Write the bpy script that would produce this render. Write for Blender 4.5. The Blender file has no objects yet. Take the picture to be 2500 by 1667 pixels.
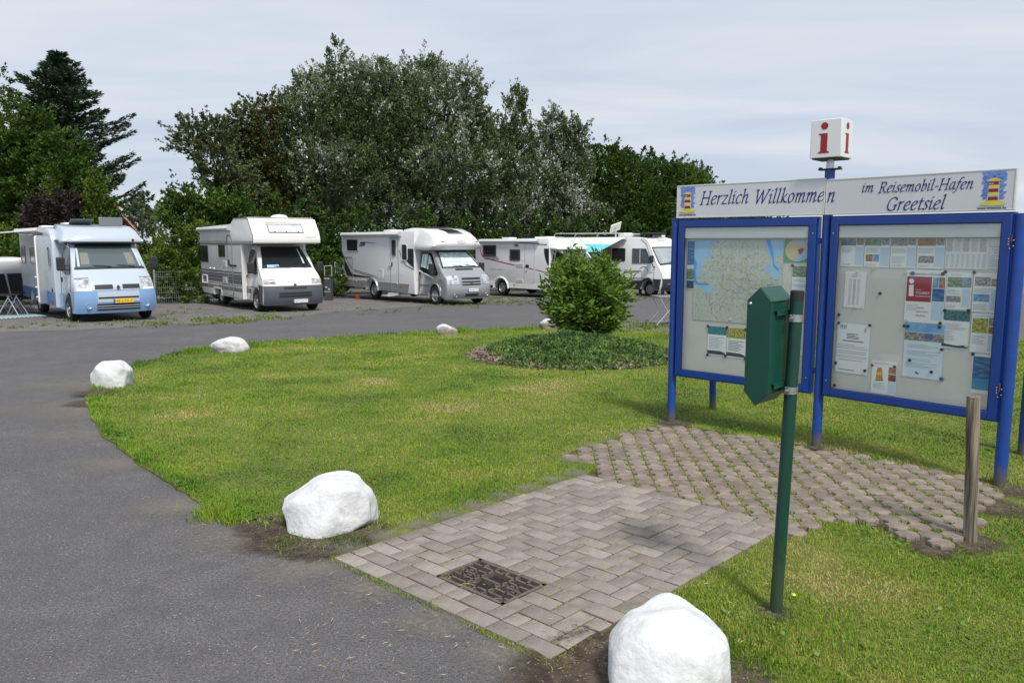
import bpy, bmesh, math, random
import numpy as np
from mathutils import Vector, Matrix, noise as mnoise
from mathutils.geometry import tessellate_polygon
random.seed(7); rng = np.random.default_rng(7)
sc = bpy.context.scene
# ---------------- camera, light, exposure ----------------
F_PX, HOR, CAM_H = 1900.0, 590.0, 1.8          # focal length and horizon row of the 2500 px wide photograph, eye height
PITCH = math.atan((833.5-HOR)/F_PX)
cam_d = bpy.data.cameras.new('camera'); cam = bpy.data.objects.new('camera', cam_d); sc.collection.objects.link(cam)
cam_d.sensor_width = 36; cam_d.lens = F_PX/2500*36; cam_d.clip_start = .05; cam_d.clip_end = 3000
cam.location = (0, 0, CAM_H); cam.rotation_euler = (math.pi/2-PITCH, 0, 0); sc.camera = cam
sc.view_settings.view_transform = 'Standard'; sc.view_settings.look = 'None'
sc.view_settings.exposure = 0.36; sc.view_settings.gamma = 1; sc.view_settings.use_curve_mapping = False
SUN_DIR = Vector((.38, -.92, 0)).normalized(); SUN_EL = math.radians(53)
world = bpy.data.worlds.new('World'); sc.world = world; world.use_nodes = True
nt = world.node_tree; nt.nodes.clear()
def N(t, **k):
    n = nt.nodes.new(t)
    for a, b in k.items(): setattr(n, a, b)
    return n
sky = N('ShaderNodeTexSky', sky_type='NISHITA'); sky.sun_disc = False; sky.sun_elevation = SUN_EL
sky.sun_rotation = math.atan2(SUN_DIR.x, SUN_DIR.y); sky.dust_density = 2
bg1 = N('ShaderNodeBackground'); bg1.inputs[1].default_value = .10; nt.links.new(sky.outputs[0], bg1.inputs[0])
tc = N('ShaderNodeTexCoord'); sep = N('ShaderNodeSeparateXYZ'); nt.links.new(tc.outputs['Generated'], sep.inputs[0])
mx = N('ShaderNodeMath', operation='MAXIMUM'); nt.links.new(sep.outputs[2], mx.inputs[0]); mx.inputs[1].default_value = 0
ad = N('ShaderNodeMath', operation='ADD'); nt.links.new(mx.outputs[0], ad.inputs[0]); ad.inputs[1].default_value = .10
dx = N('ShaderNodeMath', operation='DIVIDE'); nt.links.new(sep.outputs[0], dx.inputs[0]); nt.links.new(ad.outputs[0], dx.inputs[1])
dy = N('ShaderNodeMath', operation='DIVIDE'); nt.links.new(sep.outputs[1], dy.inputs[0]); nt.links.new(ad.outputs[0], dy.inputs[1])
cb = N('ShaderNodeCombineXYZ'); nt.links.new(dx.outputs[0], cb.inputs[0]); nt.links.new(dy.outputs[0], cb.inputs[1])
mp = N('ShaderNodeMapping'); mp.inputs['Scale'].default_value = (.34, .8, 1); mp.inputs['Rotation'].default_value = (0, 0, .14); nt.links.new(cb.outputs[0], mp.inputs[0])
nz = N('ShaderNodeTexNoise'); nz.inputs['Scale'].default_value = 1.3; nz.inputs['Detail'].default_value = 5; nz.inputs['Roughness'].default_value = .5; nz.inputs['Distortion'].default_value = .35
nt.links.new(mp.outputs[0], nz.inputs[0])
rp = N('ShaderNodeValToRGB'); e = rp.color_ramp.elements
e[0].position = .36; e[0].color = (.475, .545, .66, 1); e[1].position = .62; e[1].color = (.63, .665, .72, 1)
nt.links.new(nz.outputs[0], rp.inputs[0])
bg2 = N('ShaderNodeBackground'); bg2.inputs[1].default_value = .95; nt.links.new(rp.outputs[0], bg2.inputs[0])
ms = N('ShaderNodeMixShader'); ms.inputs[0].default_value = .9
nt.links.new(bg1.outputs[0], ms.inputs[1]); nt.links.new(bg2.outputs[0], ms.inputs[2])
wo = N('ShaderNodeOutputWorld'); nt.links.new(ms.outputs[0], wo.inputs[0])
sd = bpy.data.lights.new('sun', 'SUN'); sd.energy = 3.0; sd.angle = math.radians(10); sd.color = (1, .96, .9)
sun = bpy.data.objects.new('sun', sd); sc.collection.objects.link(sun)
sv = SUN_DIR*math.cos(SUN_EL)+Vector((0, 0, math.sin(SUN_EL)))
sun.rotation_euler = sv.to_track_quat('Z', 'Y').to_euler(); sun.location = (0, 0, 30)

# ---------------- helpers ----------------
def zg(Y):                      # the ground falls gently away from the entrance
    if Y < 5: return 0.0
    if Y < 9: return -.025*(Y-5)**2/8
    return max(-.05-.025*(Y-9), -1.05)
zgv = np.vectorize(zg)
def ray(x, y):
    u = (x-1250)/F_PX; v = (833.5-y)/F_PX
    return (u, math.cos(PITCH)+v*math.sin(PITCH), -math.sin(PITCH)+v*math.cos(PITCH))
def P(x, y):                    # ground point seen at a pixel of the photograph
    d = ray(x, y); z = 0; t = 0
    for i in range(60):
        t = (z-CAM_H)/d[2]; z = .5*z+.5*zg(t*d[1])
    return Vector((t*d[0], t*d[1], z))
def HZ(x, y, Y):                # point at a pixel and a given distance
    d = ray(x, y); t = Y/d[1]
    return Vector((t*d[0], Y, CAM_H+t*d[2]))
def tag(o, label=None, cat=None, group=None, kind=None):
    for k, v in (('label', label), ('category', cat), ('group', group), ('kind', kind)):
        if v: o[k] = v
    return o
def link(o, parent=None):
    sc.collection.objects.link(o)
    if parent is not None: o.parent = parent
    return o
def empty(name, loc, rz=0):
    o = bpy.data.objects.new(name, None); o.empty_display_size = .2; o.location = loc; o.rotation_euler = (0, 0, rz)
    return link(o)
MATS = {}
def mat(name, col, rough=.5, metal=0.0, var=0.0, vscale=4.0, col2=None, bump=0.0, bscale=60.0, coat=0.0, spec=.5, obj_rand=0.0, flake=0.0):
    if name in MATS: return MATS[name]
    m = bpy.data.materials.new(name); m.use_nodes = True; t = m.node_tree; b = t.nodes['Principled BSDF']
    b.inputs['Roughness'].default_value = rough; b.inputs['Metallic'].default_value = metal
    b.inputs['Coat Weight'].default_value = coat; b.inputs['Coat Roughness'].default_value = .08; b.inputs['Specular IOR Level'].default_value = spec
    c = (*col, 1); b.inputs['Base Color'].default_value = c
    co = None
    if var or bump or col2: co = t.nodes.new('ShaderNodeTexCoord')
    src = None
    if var or col2:
        n = t.nodes.new('ShaderNodeTexNoise'); n.inputs['Scale'].default_value = vscale; n.inputs['Detail'].default_value = 6; n.inputs['Roughness'].default_value = .6
        t.links.new(co.outputs['Object'], n.inputs[0])
        r = t.nodes.new('ShaderNodeValToRGB'); t.links.new(n.outputs[0], r.inputs[0])
        c2 = col2 or tuple(x*(1-var) for x in col)
        r.color_ramp.elements[0].position = .35; r.color_ramp.elements[0].color = (*c2, 1)
        r.color_ramp.elements[1].position = .62; r.color_ramp.elements[1].color = c
        src = r.outputs[0]
    if obj_rand:
        oi = t.nodes.new('ShaderNodeObjectInfo'); mr = t.nodes.new('ShaderNodeMapRange'); t.links.new(oi.outputs['Random'], mr.inputs[0])
        mr.inputs[3].default_value = 1-obj_rand; mr.inputs[4].default_value = 1+obj_rand*.6
        mm = t.nodes.new('ShaderNodeVectorMath'); mm.operation = 'SCALE'
        if src: t.links.new(src, mm.inputs[0])
        else: mm.inputs[0].default_value = col
        t.links.new(mr.outputs[0], mm.inputs['Scale']); src = mm.outputs[0]
    if src: t.links.new(src, b.inputs['Base Color'])
    if bump:
        n2 = t.nodes.new('ShaderNodeTexNoise'); n2.inputs['Scale'].default_value = bscale; n2.inputs['Detail'].default_value = 6
        t.links.new(co.outputs['Object'], n2.inputs[0]); bp = t.nodes.new('ShaderNodeBump'); bp.inputs['Strength'].default_value = bump; bp.inputs['Distance'].default_value = .01
        t.links.new(n2.outputs[0], bp.inputs['Height']); t.links.new(bp.outputs[0], b.inputs['Normal'])
    MATS[name] = m; return m
def ground_dirt(m, z0, z1, col, sc_=14):
    t = m.node_tree; b = t.nodes['Principled BSDF']; ip = b.inputs['Base Color']; g = t.nodes.new('ShaderNodeNewGeometry'); sp = t.nodes.new('ShaderNodeSeparateXYZ'); t.links.new(g.outputs['Position'], sp.inputs[0])
    r = t.nodes.new('ShaderNodeMapRange'); r.inputs[1].default_value = z0; r.inputs[2].default_value = z1; r.inputs[3].default_value = .75; r.inputs[4].default_value = 0; t.links.new(sp.outputs[2], r.inputs[0])
    n = t.nodes.new('ShaderNodeTexNoise'); n.inputs['Scale'].default_value = sc_; n.inputs['Detail'].default_value = 8; n.inputs['Roughness'].default_value = .75; t.links.new(g.outputs['Position'], n.inputs[0])
    a = t.nodes.new('ShaderNodeMath'); a.operation = 'ADD'; t.links.new(n.outputs[0], a.inputs[0]); t.links.new(r.outputs[0], a.inputs[1]); r2 = t.nodes.new('ShaderNodeMapRange'); r2.inputs[1].default_value = .66; r2.inputs[2].default_value = 1.0; t.links.new(a.outputs[0], r2.inputs[0])
    x = t.nodes.new('ShaderNodeMix'); x.data_type = 'RGBA'; t.links.new(r2.outputs[0], x.inputs[0]); x.inputs[7].default_value = (*col, 1)
    if ip.links: t.links.new(ip.links[0].from_socket, x.inputs[6])
    else: x.inputs[6].default_value = ip.default_value
    t.links.new(x.outputs[2], ip)
def mesh_np(name, V, Fc, m, attr=None, smooth=False):
    V = np.asarray(V, np.float32); Fc = np.asarray(Fc, np.int32); k = Fc.shape[1]
    me = bpy.data.meshes.new(name); me.vertices.add(len(V)); me.vertices.foreach_set('co', V.ravel())
    me.loops.add(Fc.size); me.loops.foreach_set('vertex_index', Fc.ravel())
    me.polygons.add(len(Fc)); me.polygons.foreach_set('loop_start', np.arange(0, Fc.size, k, dtype=np.int32))
    me.polygons.foreach_set('loop_total', np.full(len(Fc), k, np.int32))
    if smooth: me.polygons.foreach_set('use_smooth', np.ones(len(Fc), bool))
    me.materials.append(m)
    if attr is not None:
        for an, av in attr.items():
            a = me.attributes.new(an, 'FLOAT', 'POINT'); a.data.foreach_set('value', np.asarray(av, np.float32))
    me.update(); return me
class MB:                        # collects solids, builds ONE mesh object
    def __init__(s): s.v = []; s.f = []
    def add(s, vs, fs):
        o = len(s.v); s.v += [tuple(v) for v in vs]; s.f += [tuple(i+o for i in f) for f in fs]; return s
    def box(s, x0, y0, z0, x1, y1, z1, M=None):
        vs = [Vector((x, y, z)) for z in (z0, z1) for y in (y0, y1) for x in (x0, x1)]
        if M: vs = [M @ v for v in vs]
        return s.add(vs, [(0, 2, 3, 1), (4, 5, 7, 6), (0, 1, 5, 4), (2, 6, 7, 3), (0, 4, 6, 2), (1, 3, 7, 5)])
    def tube(s, p, q, r, r2=None, n=12, caps=True):
        p = Vector(p); q = Vector(q); r2 = r if r2 is None else r2; d = (q-p).normalized()
        a = d.orthogonal().normalized(); b = d.cross(a)
        vs = [c+(a*math.cos(6.28318*i/n)+b*math.sin(6.28318*i/n))*rr for c, rr in ((p, r), (q, r2)) for i in range(n)]
        fs = [(i, (i+1) % n, n+(i+1) % n, n+i) for i in range(n)]
        if caps: fs += [tuple(range(n-1, -1, -1)), tuple(range(n, 2*n))]
        return s.add(vs, fs)
    def path(s, pts, r, n=8):
        for a, b in zip(pts[:-1], pts[1:]): s.tube(a, b, r, n=n)
        return s
    def lathe(s, prof, M=None, n=28):  # prof of (radius, axial) round the local z axis
        vs = []; m = len(prof)
        for i in range(n):
            c, sn = math.cos(6.283185*i/n), math.sin(6.283185*i/n)
            for r, z in prof:
                v = Vector((r*c, r*sn, z)); vs.append(M @ v if M else v)
        fs = [(i*m+j, ((i+1) % n)*m+j, ((i+1) % n)*m+j+1, i*m+j+1) for i in range(n) for j in range(m-1)]
        return s.add(vs, fs)
    def prism(s, poly, d, M=None):  # polygon in local xy, extruded along z from 0 to d
        n = len(poly); vs = [Vector((x, y, z)) for z in (0, d) for x, y in poly]
        if M: vs = [M @ v for v in vs]
        return s.add(vs, [tuple(range(n-1, -1, -1)), tuple(range(n, 2*n))]+[(i, (i+1) % n, n+(i+1) % n, n+i) for i in range(n)])
    def mesh(s, name, m, smooth=False):
        me = bpy.data.meshes.new(name); me.from_pydata(s.v, [], s.f); me.materials.append(m)
        if smooth: me.polygons.foreach_set('use_smooth', [True]*len(me.polygons))
        me.update(); return me
    def build(s, name, m, parent=None, smooth=False, bevel=0, seg=2, angle=35):
        o = bpy.data.objects.new(name, s.mesh(name, m, smooth)); link(o, parent)
        bmx = bmesh.new(); bmx.from_mesh(o.data); bmesh.ops.recalc_face_normals(bmx, faces=bmx.faces); bmx.to_mesh(o.data); bmx.free()
        if bevel:
            b = o.modifiers.new('bevel', 'BEVEL'); b.width = bevel; b.segments = seg; b.limit_method = 'ANGLE'; b.angle_limit = math.radians(angle); b.harden_normals = False
        if smooth or bevel: o.data.polygons.foreach_set('use_smooth', [True]*len(o.data.polygons)); o.data.set_sharp_from_angle(angle=math.radians(38))
        return o
def frame(origin, ex, ey, ez=None):
    ex = Vector(ex).normalized(); ey = Vector(ey).normalized(); ez = Vector(ez).normalized() if ez else ex.cross(ey)
    return Matrix.Translation(Vector(origin)) @ Matrix((ex, ey, ez)).transposed().to_4x4()
def text_obj(s, size, m, M, parent=None, name='lettering', shear=0, align='LEFT', sx=1.0, extrude=.001, offset=0, spacing=1):
    cu = bpy.data.curves.new('t', 'FONT'); cu.body = s; cu.size = size; cu.shear = shear; cu.align_x = align; cu.extrude = extrude; cu.offset = offset
    cu.space_character = spacing; cu.resolution_u = 3
    o = bpy.data.objects.new('t', cu); me = bpy.data.meshes.new_from_object(o)
    bpy.data.objects.remove(o); bpy.data.curves.remove(cu)
    me.materials.clear(); me.materials.append(m); me.transform(M @ Matrix.Diagonal((sx, 1, 1, 1)))
    r = bpy.data.objects.new(name, me); return link(r, parent)
def inpoly(x, y, poly):
    c = np.zeros(len(x), bool); n = len(poly)
    for i in range(n):
        x1, y1 = poly[i][:2]; x2, y2 = poly[(i+1) % n][:2]
        if y1 == y2: continue
        k = ((y1 > y) != (y2 > y)) & (x < (x2-x1)*(y-y1)/(y2-y1)+x1); c ^= k
    return c
def dist_line(x, y, pts):
    d = np.full(len(x), 1e9)
    for (x1, y1), (x2, y2) in zip(pts[:-1], pts[1:]):
        L2 = (x2-x1)**2+(y2-y1)**2+1e-9; t = np.clip(((x-x1)*(x2-x1)+(y-y1)*(y2-y1))/L2, 0, 1)
        d = np.minimum(d, np.hypot(x-(x1+t*(x2-x1)), y-(y1+t*(y2-y1))))
    return d
def sheet(name, poly, m, zf, step=1.0, kind='structure', label=None, skirt=0.0):
    bm = bmesh.new(); vs = [bm.verts.new((x, y, 0)) for x, y in poly]
    for a, b, c in tessellate_polygon([[Vector((x, y, 0)) for x, y in poly]]):
        ar = (poly[b][0]-poly[a][0])*(poly[c][1]-poly[a][1])-(poly[b][1]-poly[a][1])*(poly[c][0]-poly[a][0])
        if abs(ar) > 1e-9: bm.faces.new((vs[a], vs[b], vs[c]) if ar > 0 else (vs[a], vs[c], vs[b]))
    xs = [p[0] for p in poly]; ys = [p[1] for p in poly]
    for c0, c1, ax in ((max(min(xs), -14), min(max(xs), 14), 0), (max(min(ys), 1), min(max(ys), 50), 1)):
        c = c0+step
        while c < c1:
            st = step if (ax == 0 or c < 12) else step*3
            n = (1, 0, 0) if ax == 0 else (0, 1, 0); co = (c, 0, 0) if ax == 0 else (0, c, 0)
            bmesh.ops.bisect_plane(bm, geom=bm.verts[:]+bm.edges[:]+bm.faces[:], plane_co=co, plane_no=n); c += st
    if skirt:
        be = [ed for ed in bm.edges if len(ed.link_faces) == 1]
        r = bmesh.ops.extrude_edge_only(bm, edges=be); nv = {v for v in r['geom'] if isinstance(v, bmesh.types.BMVert)}
    else: nv = set()
    for v in bm.verts: v.co.z = zf(v.co.x, v.co.y)-(skirt if v in nv else 0)
    me = bpy.data.meshes.new(name); bm.to_mesh(me); bm.free(); me.materials.append(m)
    o = bpy.data.objects.new(name, me); link(o); tag(o, label, kind=kind); return o

# ---------------- ground ----------------
def ground_mat(name, cols, scales, bump, bscale, speck=None, rough=.9, streak=None):
    m = bpy.data.materials.new(name); m.use_nodes = True; t = m.node_tree; b = t.nodes['Principled BSDF']; b.inputs['Roughness'].default_value = rough
    b.inputs['Specular IOR Level'].default_value = .3
    co = t.nodes.new('ShaderNodeTexCoord'); cur = None
    for i, (c, s) in enumerate(zip(cols[1:], scales)):
        n = t.nodes.new('ShaderNodeTexNoise'); n.inputs['Scale'].default_value = s; n.inputs['Detail'].default_value = 7; n.inputs['Roughness'].default_value = .62
        t.links.new(co.outputs['Object'], n.inputs[0]); mr = t.nodes.new('ShaderNodeMapRange'); mr.inputs[1].default_value = .42; mr.inputs[2].default_value = .62
        t.links.new(n.outputs[0], mr.inputs[0]); mixn = t.nodes.new('ShaderNodeMix'); mixn.data_type = 'RGBA'
        t.links.new(mr.outputs[0], mixn.inputs[0])
        if cur: t.links.new(cur, mixn.inputs[6])
        else: mixn.inputs[6].default_value = (*cols[0], 1)
        mixn.inputs[7].default_value = (*c, 1); cur = mixn.outputs[2]
    if speck:
        for sc_, thr, colr in speck:
            v = t.nodes.new('ShaderNodeTexVoronoi'); v.inputs['Scale'].default_value = sc_; t.links.new(co.outputs['Object'], v.inputs[0])
            lt = t.nodes.new('ShaderNodeMath'); lt.operation = 'LESS_THAN'; lt.inputs[1].default_value = .33; t.links.new(v.outputs['Distance'], lt.inputs[0])
            sp = t.nodes.new('ShaderNodeSeparateColor'); t.links.new(v.outputs['Color'], sp.inputs[0])
            g = t.nodes.new('ShaderNodeMath'); g.operation = 'GREATER_THAN'; g.inputs[1].default_value = thr; t.links.new(sp.outputs[0], g.inputs[0])
            mu = t.nodes.new('ShaderNodeMath'); mu.operation = 'MULTIPLY'; t.links.new(lt.outputs[0], mu.inputs[0]); t.links.new(g.outputs[0], mu.inputs[1])
            mixn = t.nodes.new('ShaderNodeMix'); mixn.data_type = 'RGBA'; t.links.new(mu.outputs[0], mixn.inputs[0]); t.links.new(cur, mixn.inputs[6]); mixn.inputs[7].default_value = (*colr, 1); cur = mixn.outputs[2]
    t.links.new(cur, b.inputs['Base Color'])
    n2 = t.nodes.new('ShaderNodeTexNoise'); n2.inputs['Scale'].default_value = bscale; n2.inputs['Detail'].default_value = 4; t.links.new(co.outputs['Object'], n2.inputs[0])
    bp = t.nodes.new('ShaderNodeBump'); bp.inputs['Strength'].default_value = bump; bp.inputs['Distance'].default_value = .01; t.links.new(n2.outputs[0], bp.inputs['Height']); t.links.new(bp.outputs[0], b.inputs['Normal'])
    return m
m_asph = ground_mat('asphalt', [(.135, .128, .131), (.098, .093, .097), (.160, .152, .152), (.115, .109, .112), (.072, .069, .072)], [.16, .9, 4.5, 70], .55, 140,
                    speck=[(170, .80, (.235, .227, .222)), (150, .6, (.07, .067, .07)), (95, .97, (.33, .32, .31))])
_t = m_asph.node_tree; _b = _t.nodes['Principled BSDF']; _l = _b.inputs['Base Color'].links[0].from_socket; _c = _t.nodes.new('ShaderNodeTexCoord')
for rot, scl, col_, lo, hi, am in ((-.4, (.5, .9, 1), (.07, .067, .07), .60, .74, .45), (1.1, (2.2, 2.2, 1), (.085, .08, .08), .70, .76, .6)):
    _p = _t.nodes.new('ShaderNodeMapping'); _p.inputs['Rotation'].default_value = (0, 0, rot); _p.inputs['Scale'].default_value = scl; _t.links.new(_c.outputs['Object'], _p.inputs[0]); _n = _t.nodes.new('ShaderNodeTexNoise'); _n.inputs['Scale'].default_value = 1; _n.inputs['Detail'].default_value = 7; _n.inputs['Roughness'].default_value = .6; _t.links.new(_p.outputs[0], _n.inputs[0])
    _r = _t.nodes.new('ShaderNodeMapRange'); _r.inputs[1].default_value = lo; _r.inputs[2].default_value = hi; _r.inputs[4].default_value = am; _t.links.new(_n.outputs[0], _r.inputs[0]); _m = _t.nodes.new('ShaderNodeMix'); _m.data_type = 'RGBA'; _t.links.new(_r.outputs[0], _m.inputs[0]); _t.links.new(_l, _m.inputs[6]); _m.inputs[7].default_value = (*col_, 1); _l = _m.outputs[2]
_t.links.new(_l, _b.inputs['Base Color'])
m_gravel = ground_mat('gravel', [(.17, .16, .155), (.115, .108, .106), (.22, .205, .19), (.10, .095, .09)], [.6, 3, 30], .8, 50,
                      speck=[(45, .7, (.34, .33, .31)), (60, .6, (.06, .058, .055))])
m_soil = ground_mat('soil', [(.085, .062, .045), (.13, .10, .072), (.05, .036, .027)], [4, 22], .9, 60, speck=[(70, .82, (.24, .19, .12)), (90, .75, (.03, .022, .016))])
m_lawn = ground_mat('turf', [(.15, .18, .032), (.20, .20, .052), (.09, .13, .022), (.11, .11, .036)], [.9, 5, 38], .8, 70)
m_field = ground_mat('field', [(.07, .10, .03), (.10, .12, .04)], [.2], .3, 10)
base = sheet('ground', [(-400, -6), (400, -6), (400, 900), (-400, 900)], m_field, lambda x, y: zg(y)-.09, step=2)

A = P(814, 1368); B = P(1427, 1164); D = P(1344, 1620); C0 = B+(D-A)
def px2(l): return [tuple(P(x, y)[:2]) for x, y in l]
def dense(pts, jit=.03, n=5):
    out = []
    for i, (p, q) in enumerate(zip(pts[:-1], pts[1:])):
        for k in range(n):
            t = k/n; out.append((p[0]+(q[0]-p[0])*t+random.uniform(-jit, jit)*(k > 0), p[1]+(q[1]-p[1])*t+random.uniform(-jit, jit)*(k > 0)))
    return out+[pts[-1]]
left_edge = px2([(812, 1367), (765, 1345), (700, 1318), (640, 1293), (600, 1285), (545, 1262), (470, 1222), (400, 1175), (330, 1130), (285, 1095), (245, 1062), (222, 1010), (212, 975), (232, 940), (285, 912), (330, 890), (405, 872), (470, 858), (560, 846), (640, 838), (750, 830), (870, 822), (1000, 814), (1110, 808), (1240, 803), (1340, 800), (1480, 805), (1640, 812), (1900, 820), (2300, 828)])+[(16, 15.5), (40, 15.5)]
left_edge = [left_edge[0]]+dense(left_edge[1:], .025, 4)
right_start = px2([(1400, 1655)])[0]
asph_poly = [(-60, -5), (.55, -5), (.62, 2.5), right_start, (D.x+.012, D.y-.01), (A.x-.012, A.y-.012)]+left_edge[1:]+[(40, 60), (-60, 60)]
sheet('road', asph_poly, m_asph, lambda x, y: zg(y), step=1.0)
grav = px2([(0, 812), (200, 806), (330, 797), (430, 792), (520, 788), (600, 783), (720, 772), (830, 762), (950, 753), (1080, 744), (1200, 738), (1330, 731), (1500, 722), (1640, 716), (1900, 710)])
grav = [(-60, 17.5)]+dense(grav, .12, 4)+[(40, 33.5), (40, 58), (-60, 58)]
sheet('gravel_lot', grav, m_gravel, lambda x, y: zg(y)+.005, step=2)
g2 = px2([(1490, 806), (1455, 790), (1500, 778), (1570, 786), (1640, 780), (1900, 785), (1900, 816), (1640, 811)])
sheet('gravel_patch', dense(g2+[g2[0]], .06, 4)[:-1], m_gravel, lambda x, y: zg(y)+.004, step=2)
gp_px = [(1427, 1164), (1470, 1140), (1395, 1128), (1378, 1118), (1400, 1104), (1470, 1085), (1540, 1062), (1600, 1044), (1640, 1038), (1700, 1048), (1800, 1066), (1900, 1083), (2010, 1098), (2120, 1118), (2230, 1140), (2330, 1160), (2400, 1178), (2437, 1205), (2430, 1220), (2390, 1232), (2375, 1300), (2290, 1335), (2215, 1318), (2140, 1286), (2060, 1275), (2000, 1282), (1960, 1306), (1925, 1318)]
gpoly = px2(gp_px)
cC = (C0.x, C0.y)
lawn_poly = [(.55, -5), (.62, 2.5), right_start, (D.x, D.y), cC]+gpoly[::-1]+[(A.x, A.y)]+left_edge[1:]+[(40, -5)]
def side_dc(x, y):               # how far to the right of the brick path's right edge
    d = (C0-D); n = Vector((d.y, -d.x, 0)).normalized(); return (x-D.x)*n.x+(y-D.y)*n.y
def zl(x, y):
    base = zg(y)+.018
    s = side_dc(x, y); t = min(max((s+.1)/.5, 0), 1)*min(max((7-y)/2, 0), 1)
    return base-.034*t
sheet('lawn', lawn_poly, m_lawn, zl, step=.5, skirt=.06)
bed = [(D.x, D.y), cC]+gpoly[::-1]+[(A.x, A.y)]
sheet('paving_bed', bed, m_soil, lambda x, y: zg(y)-.012, step=1.0, skirt=.05)

# ---------------- pavers ----------------
m_brick = mat('concrete_brick', (.285, .252, .218), .9, var=.0, col2=(.185, .160, .138), vscale=7, bump=.6, bscale=120, obj_rand=.22)
m_tile = mat('concrete_grass_paver', (.26, .215, .18), .9, col2=(.17, .135, .11), vscale=7, bump=.5, bscale=90, obj_rand=.25)
eu = (B-A)/20; ev = (D-A)/16
path = empty('brick_path', (A.x, A.y, 0)); tag(path, kind='structure')
def brick_mesh(nu, nv, seed):
    r = random.Random(seed); g = .045; b = .06; vs = []
    for z, ins in ((-.06, 0), (.018, 0), (.0235, b)):
        for a, c in ((g+ins, g+ins), (nu-g-ins, g+ins), (nu-g-ins, nv-g-ins), (g+ins, nv-g-ins)):
            p = eu*(a+r.uniform(-.02, .02))+ev*(c+r.uniform(-.02, .02)); vs.append((p.x, p.y, z+r.uniform(-.001, .001)))
    mb = MB(); mb.add(vs, [(4*k+i, 4*k+(i+1) % 4, 4*k+4+(i+1) % 4, 4*k+4+i) for k in (0, 1) for i in range(4)]+[(8, 9, 10, 11)])
    bm = bmesh.new(); me = mb.mesh('brick', m_brick); bm.from_mesh(me); bmesh.ops.recalc_face_normals(bm, faces=bm.faces)
    bm.to_mesh(me); bm.free()
    if me.polygons[8].normal.z < 0: me.flip_normals()
    return me
BM = {(a, b): [brick_mesh(a, b, 10*a+b+k) for k in range(4)] for a, b in ((2, 1), (1, 2), (1, 1))}
drain_cells = {(i, j) for i in (2, 3, 4) for j in range(6, 11)}
cells = {(i, j): None for i in range(20) for j in range(16) if (i, j) not in drain_cells}
def put_brick(i, j, a, b):
    o = bpy.data.objects.new('brick', random.choice(BM[(a, b)])); p = eu*i+ev*j
    o.location = (p.x, p.y, random.uniform(-.002, .003)); o.rotation_euler = (random.gauss(0, .006), random.gauss(0, .006), random.gauss(0, .008)); link(o, path)
done = set()
for i in (0, 19):
    for j in range(0, 16, 2): put_brick(i, j, 1, 2); done |= {(i, j), (i, j+1)}
for i in range(1, 19):
    for j in range(16):
        if (i, j) in done or (i, j) not in cells: continue
        k = (i+j) % 4
        mate = {0: (i+1, j), 1: (i-1, j), 2: (i, j+1), 3: (i, j-1)}[k]
        if k in (0, 1):
            # horizontal pairs need the neighbour to hold the other half
            pass
        ok = mate in cells and mate not in done and 1 <= mate[0] < 19
        if ok:
            a = (min(i, mate[0]), min(j, mate[1])); put_brick(a[0], a[1], 2 if mate[1] == j else 1, 1 if mate[1] == j else 2); done |= {(i, j), mate}
        else: put_brick(i, j, 1, 1); done.add((i, j))
# interlocking grass pavers, notched at the corners
gpath = empty('grass_paver_area', (2.2, 6, 0)); tag(gpath, kind='structure')
def tile_mesh(seed):
    r = random.Random(seed); h = .0665; c = .032; pts = []
    for k in range(4):
        a = math.pi/4+k*math.pi/2; cx, cy = h*math.copysign(1, math.cos(a)), h*math.copysign(1, math.sin(a))
        for q in (-1, -.35, .35, 1):
            ang = a+math.pi-q*math.pi/4
            pts.append((cx+c*math.cos(ang)*1.1+r.uniform(-.002, .002), cy+c*math.sin(ang)*1.1+r.uniform(-.002, .002)))
    vs = [(x, y, -.05) for x, y in pts]+[(x, y, .013) for x, y in pts]+[(x*.92, y*.92, .02) for x, y in pts]; n = 16
    mb = MB().add(vs, [(k*n+i, k*n+(i+1) % n, (k+1)*n+(i+1) % n, (k+1)*n+i) for k in (0, 1) for i in range(n)]+[tuple(range(2*n, 3*n))])
    return mb.mesh('grass_paver', m_tile)
TM = [tile_mesh(k) for k in range(5)]
TP = .136; tang = math.radians(-3); holes = []
cnt = 0
for i in range(-20, 45):
    for j in range(-16, 35):
        x = 1.2+(i*TP)*math.cos(tang)-(j*TP)*math.sin(tang); y = 4.4+(i*TP)*math.sin(tang)+(j*TP)*math.cos(tang)
        if inpoly(np.array([x]), np.array([y]), gpoly)[0]:
            o = bpy.data.objects.new('grass_paver', random.choice(TM)); o.location = (x-2.2, y-6, zg(y)+random.uniform(-.003, .005))
            o.rotation_euler = (random.gauss(0, .012), random.gauss(0, .012), tang+random.gauss(0, .012)+random.choice((0, 1.5708, 3.1416))); link(o, gpath); cnt += 1
            holes.append((x+TP/2*math.cos(tang)-TP/2*math.sin(tang), y+TP/2*math.sin(tang)+TP/2*math.cos(tang)))
print('grass pavers', cnt)
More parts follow.
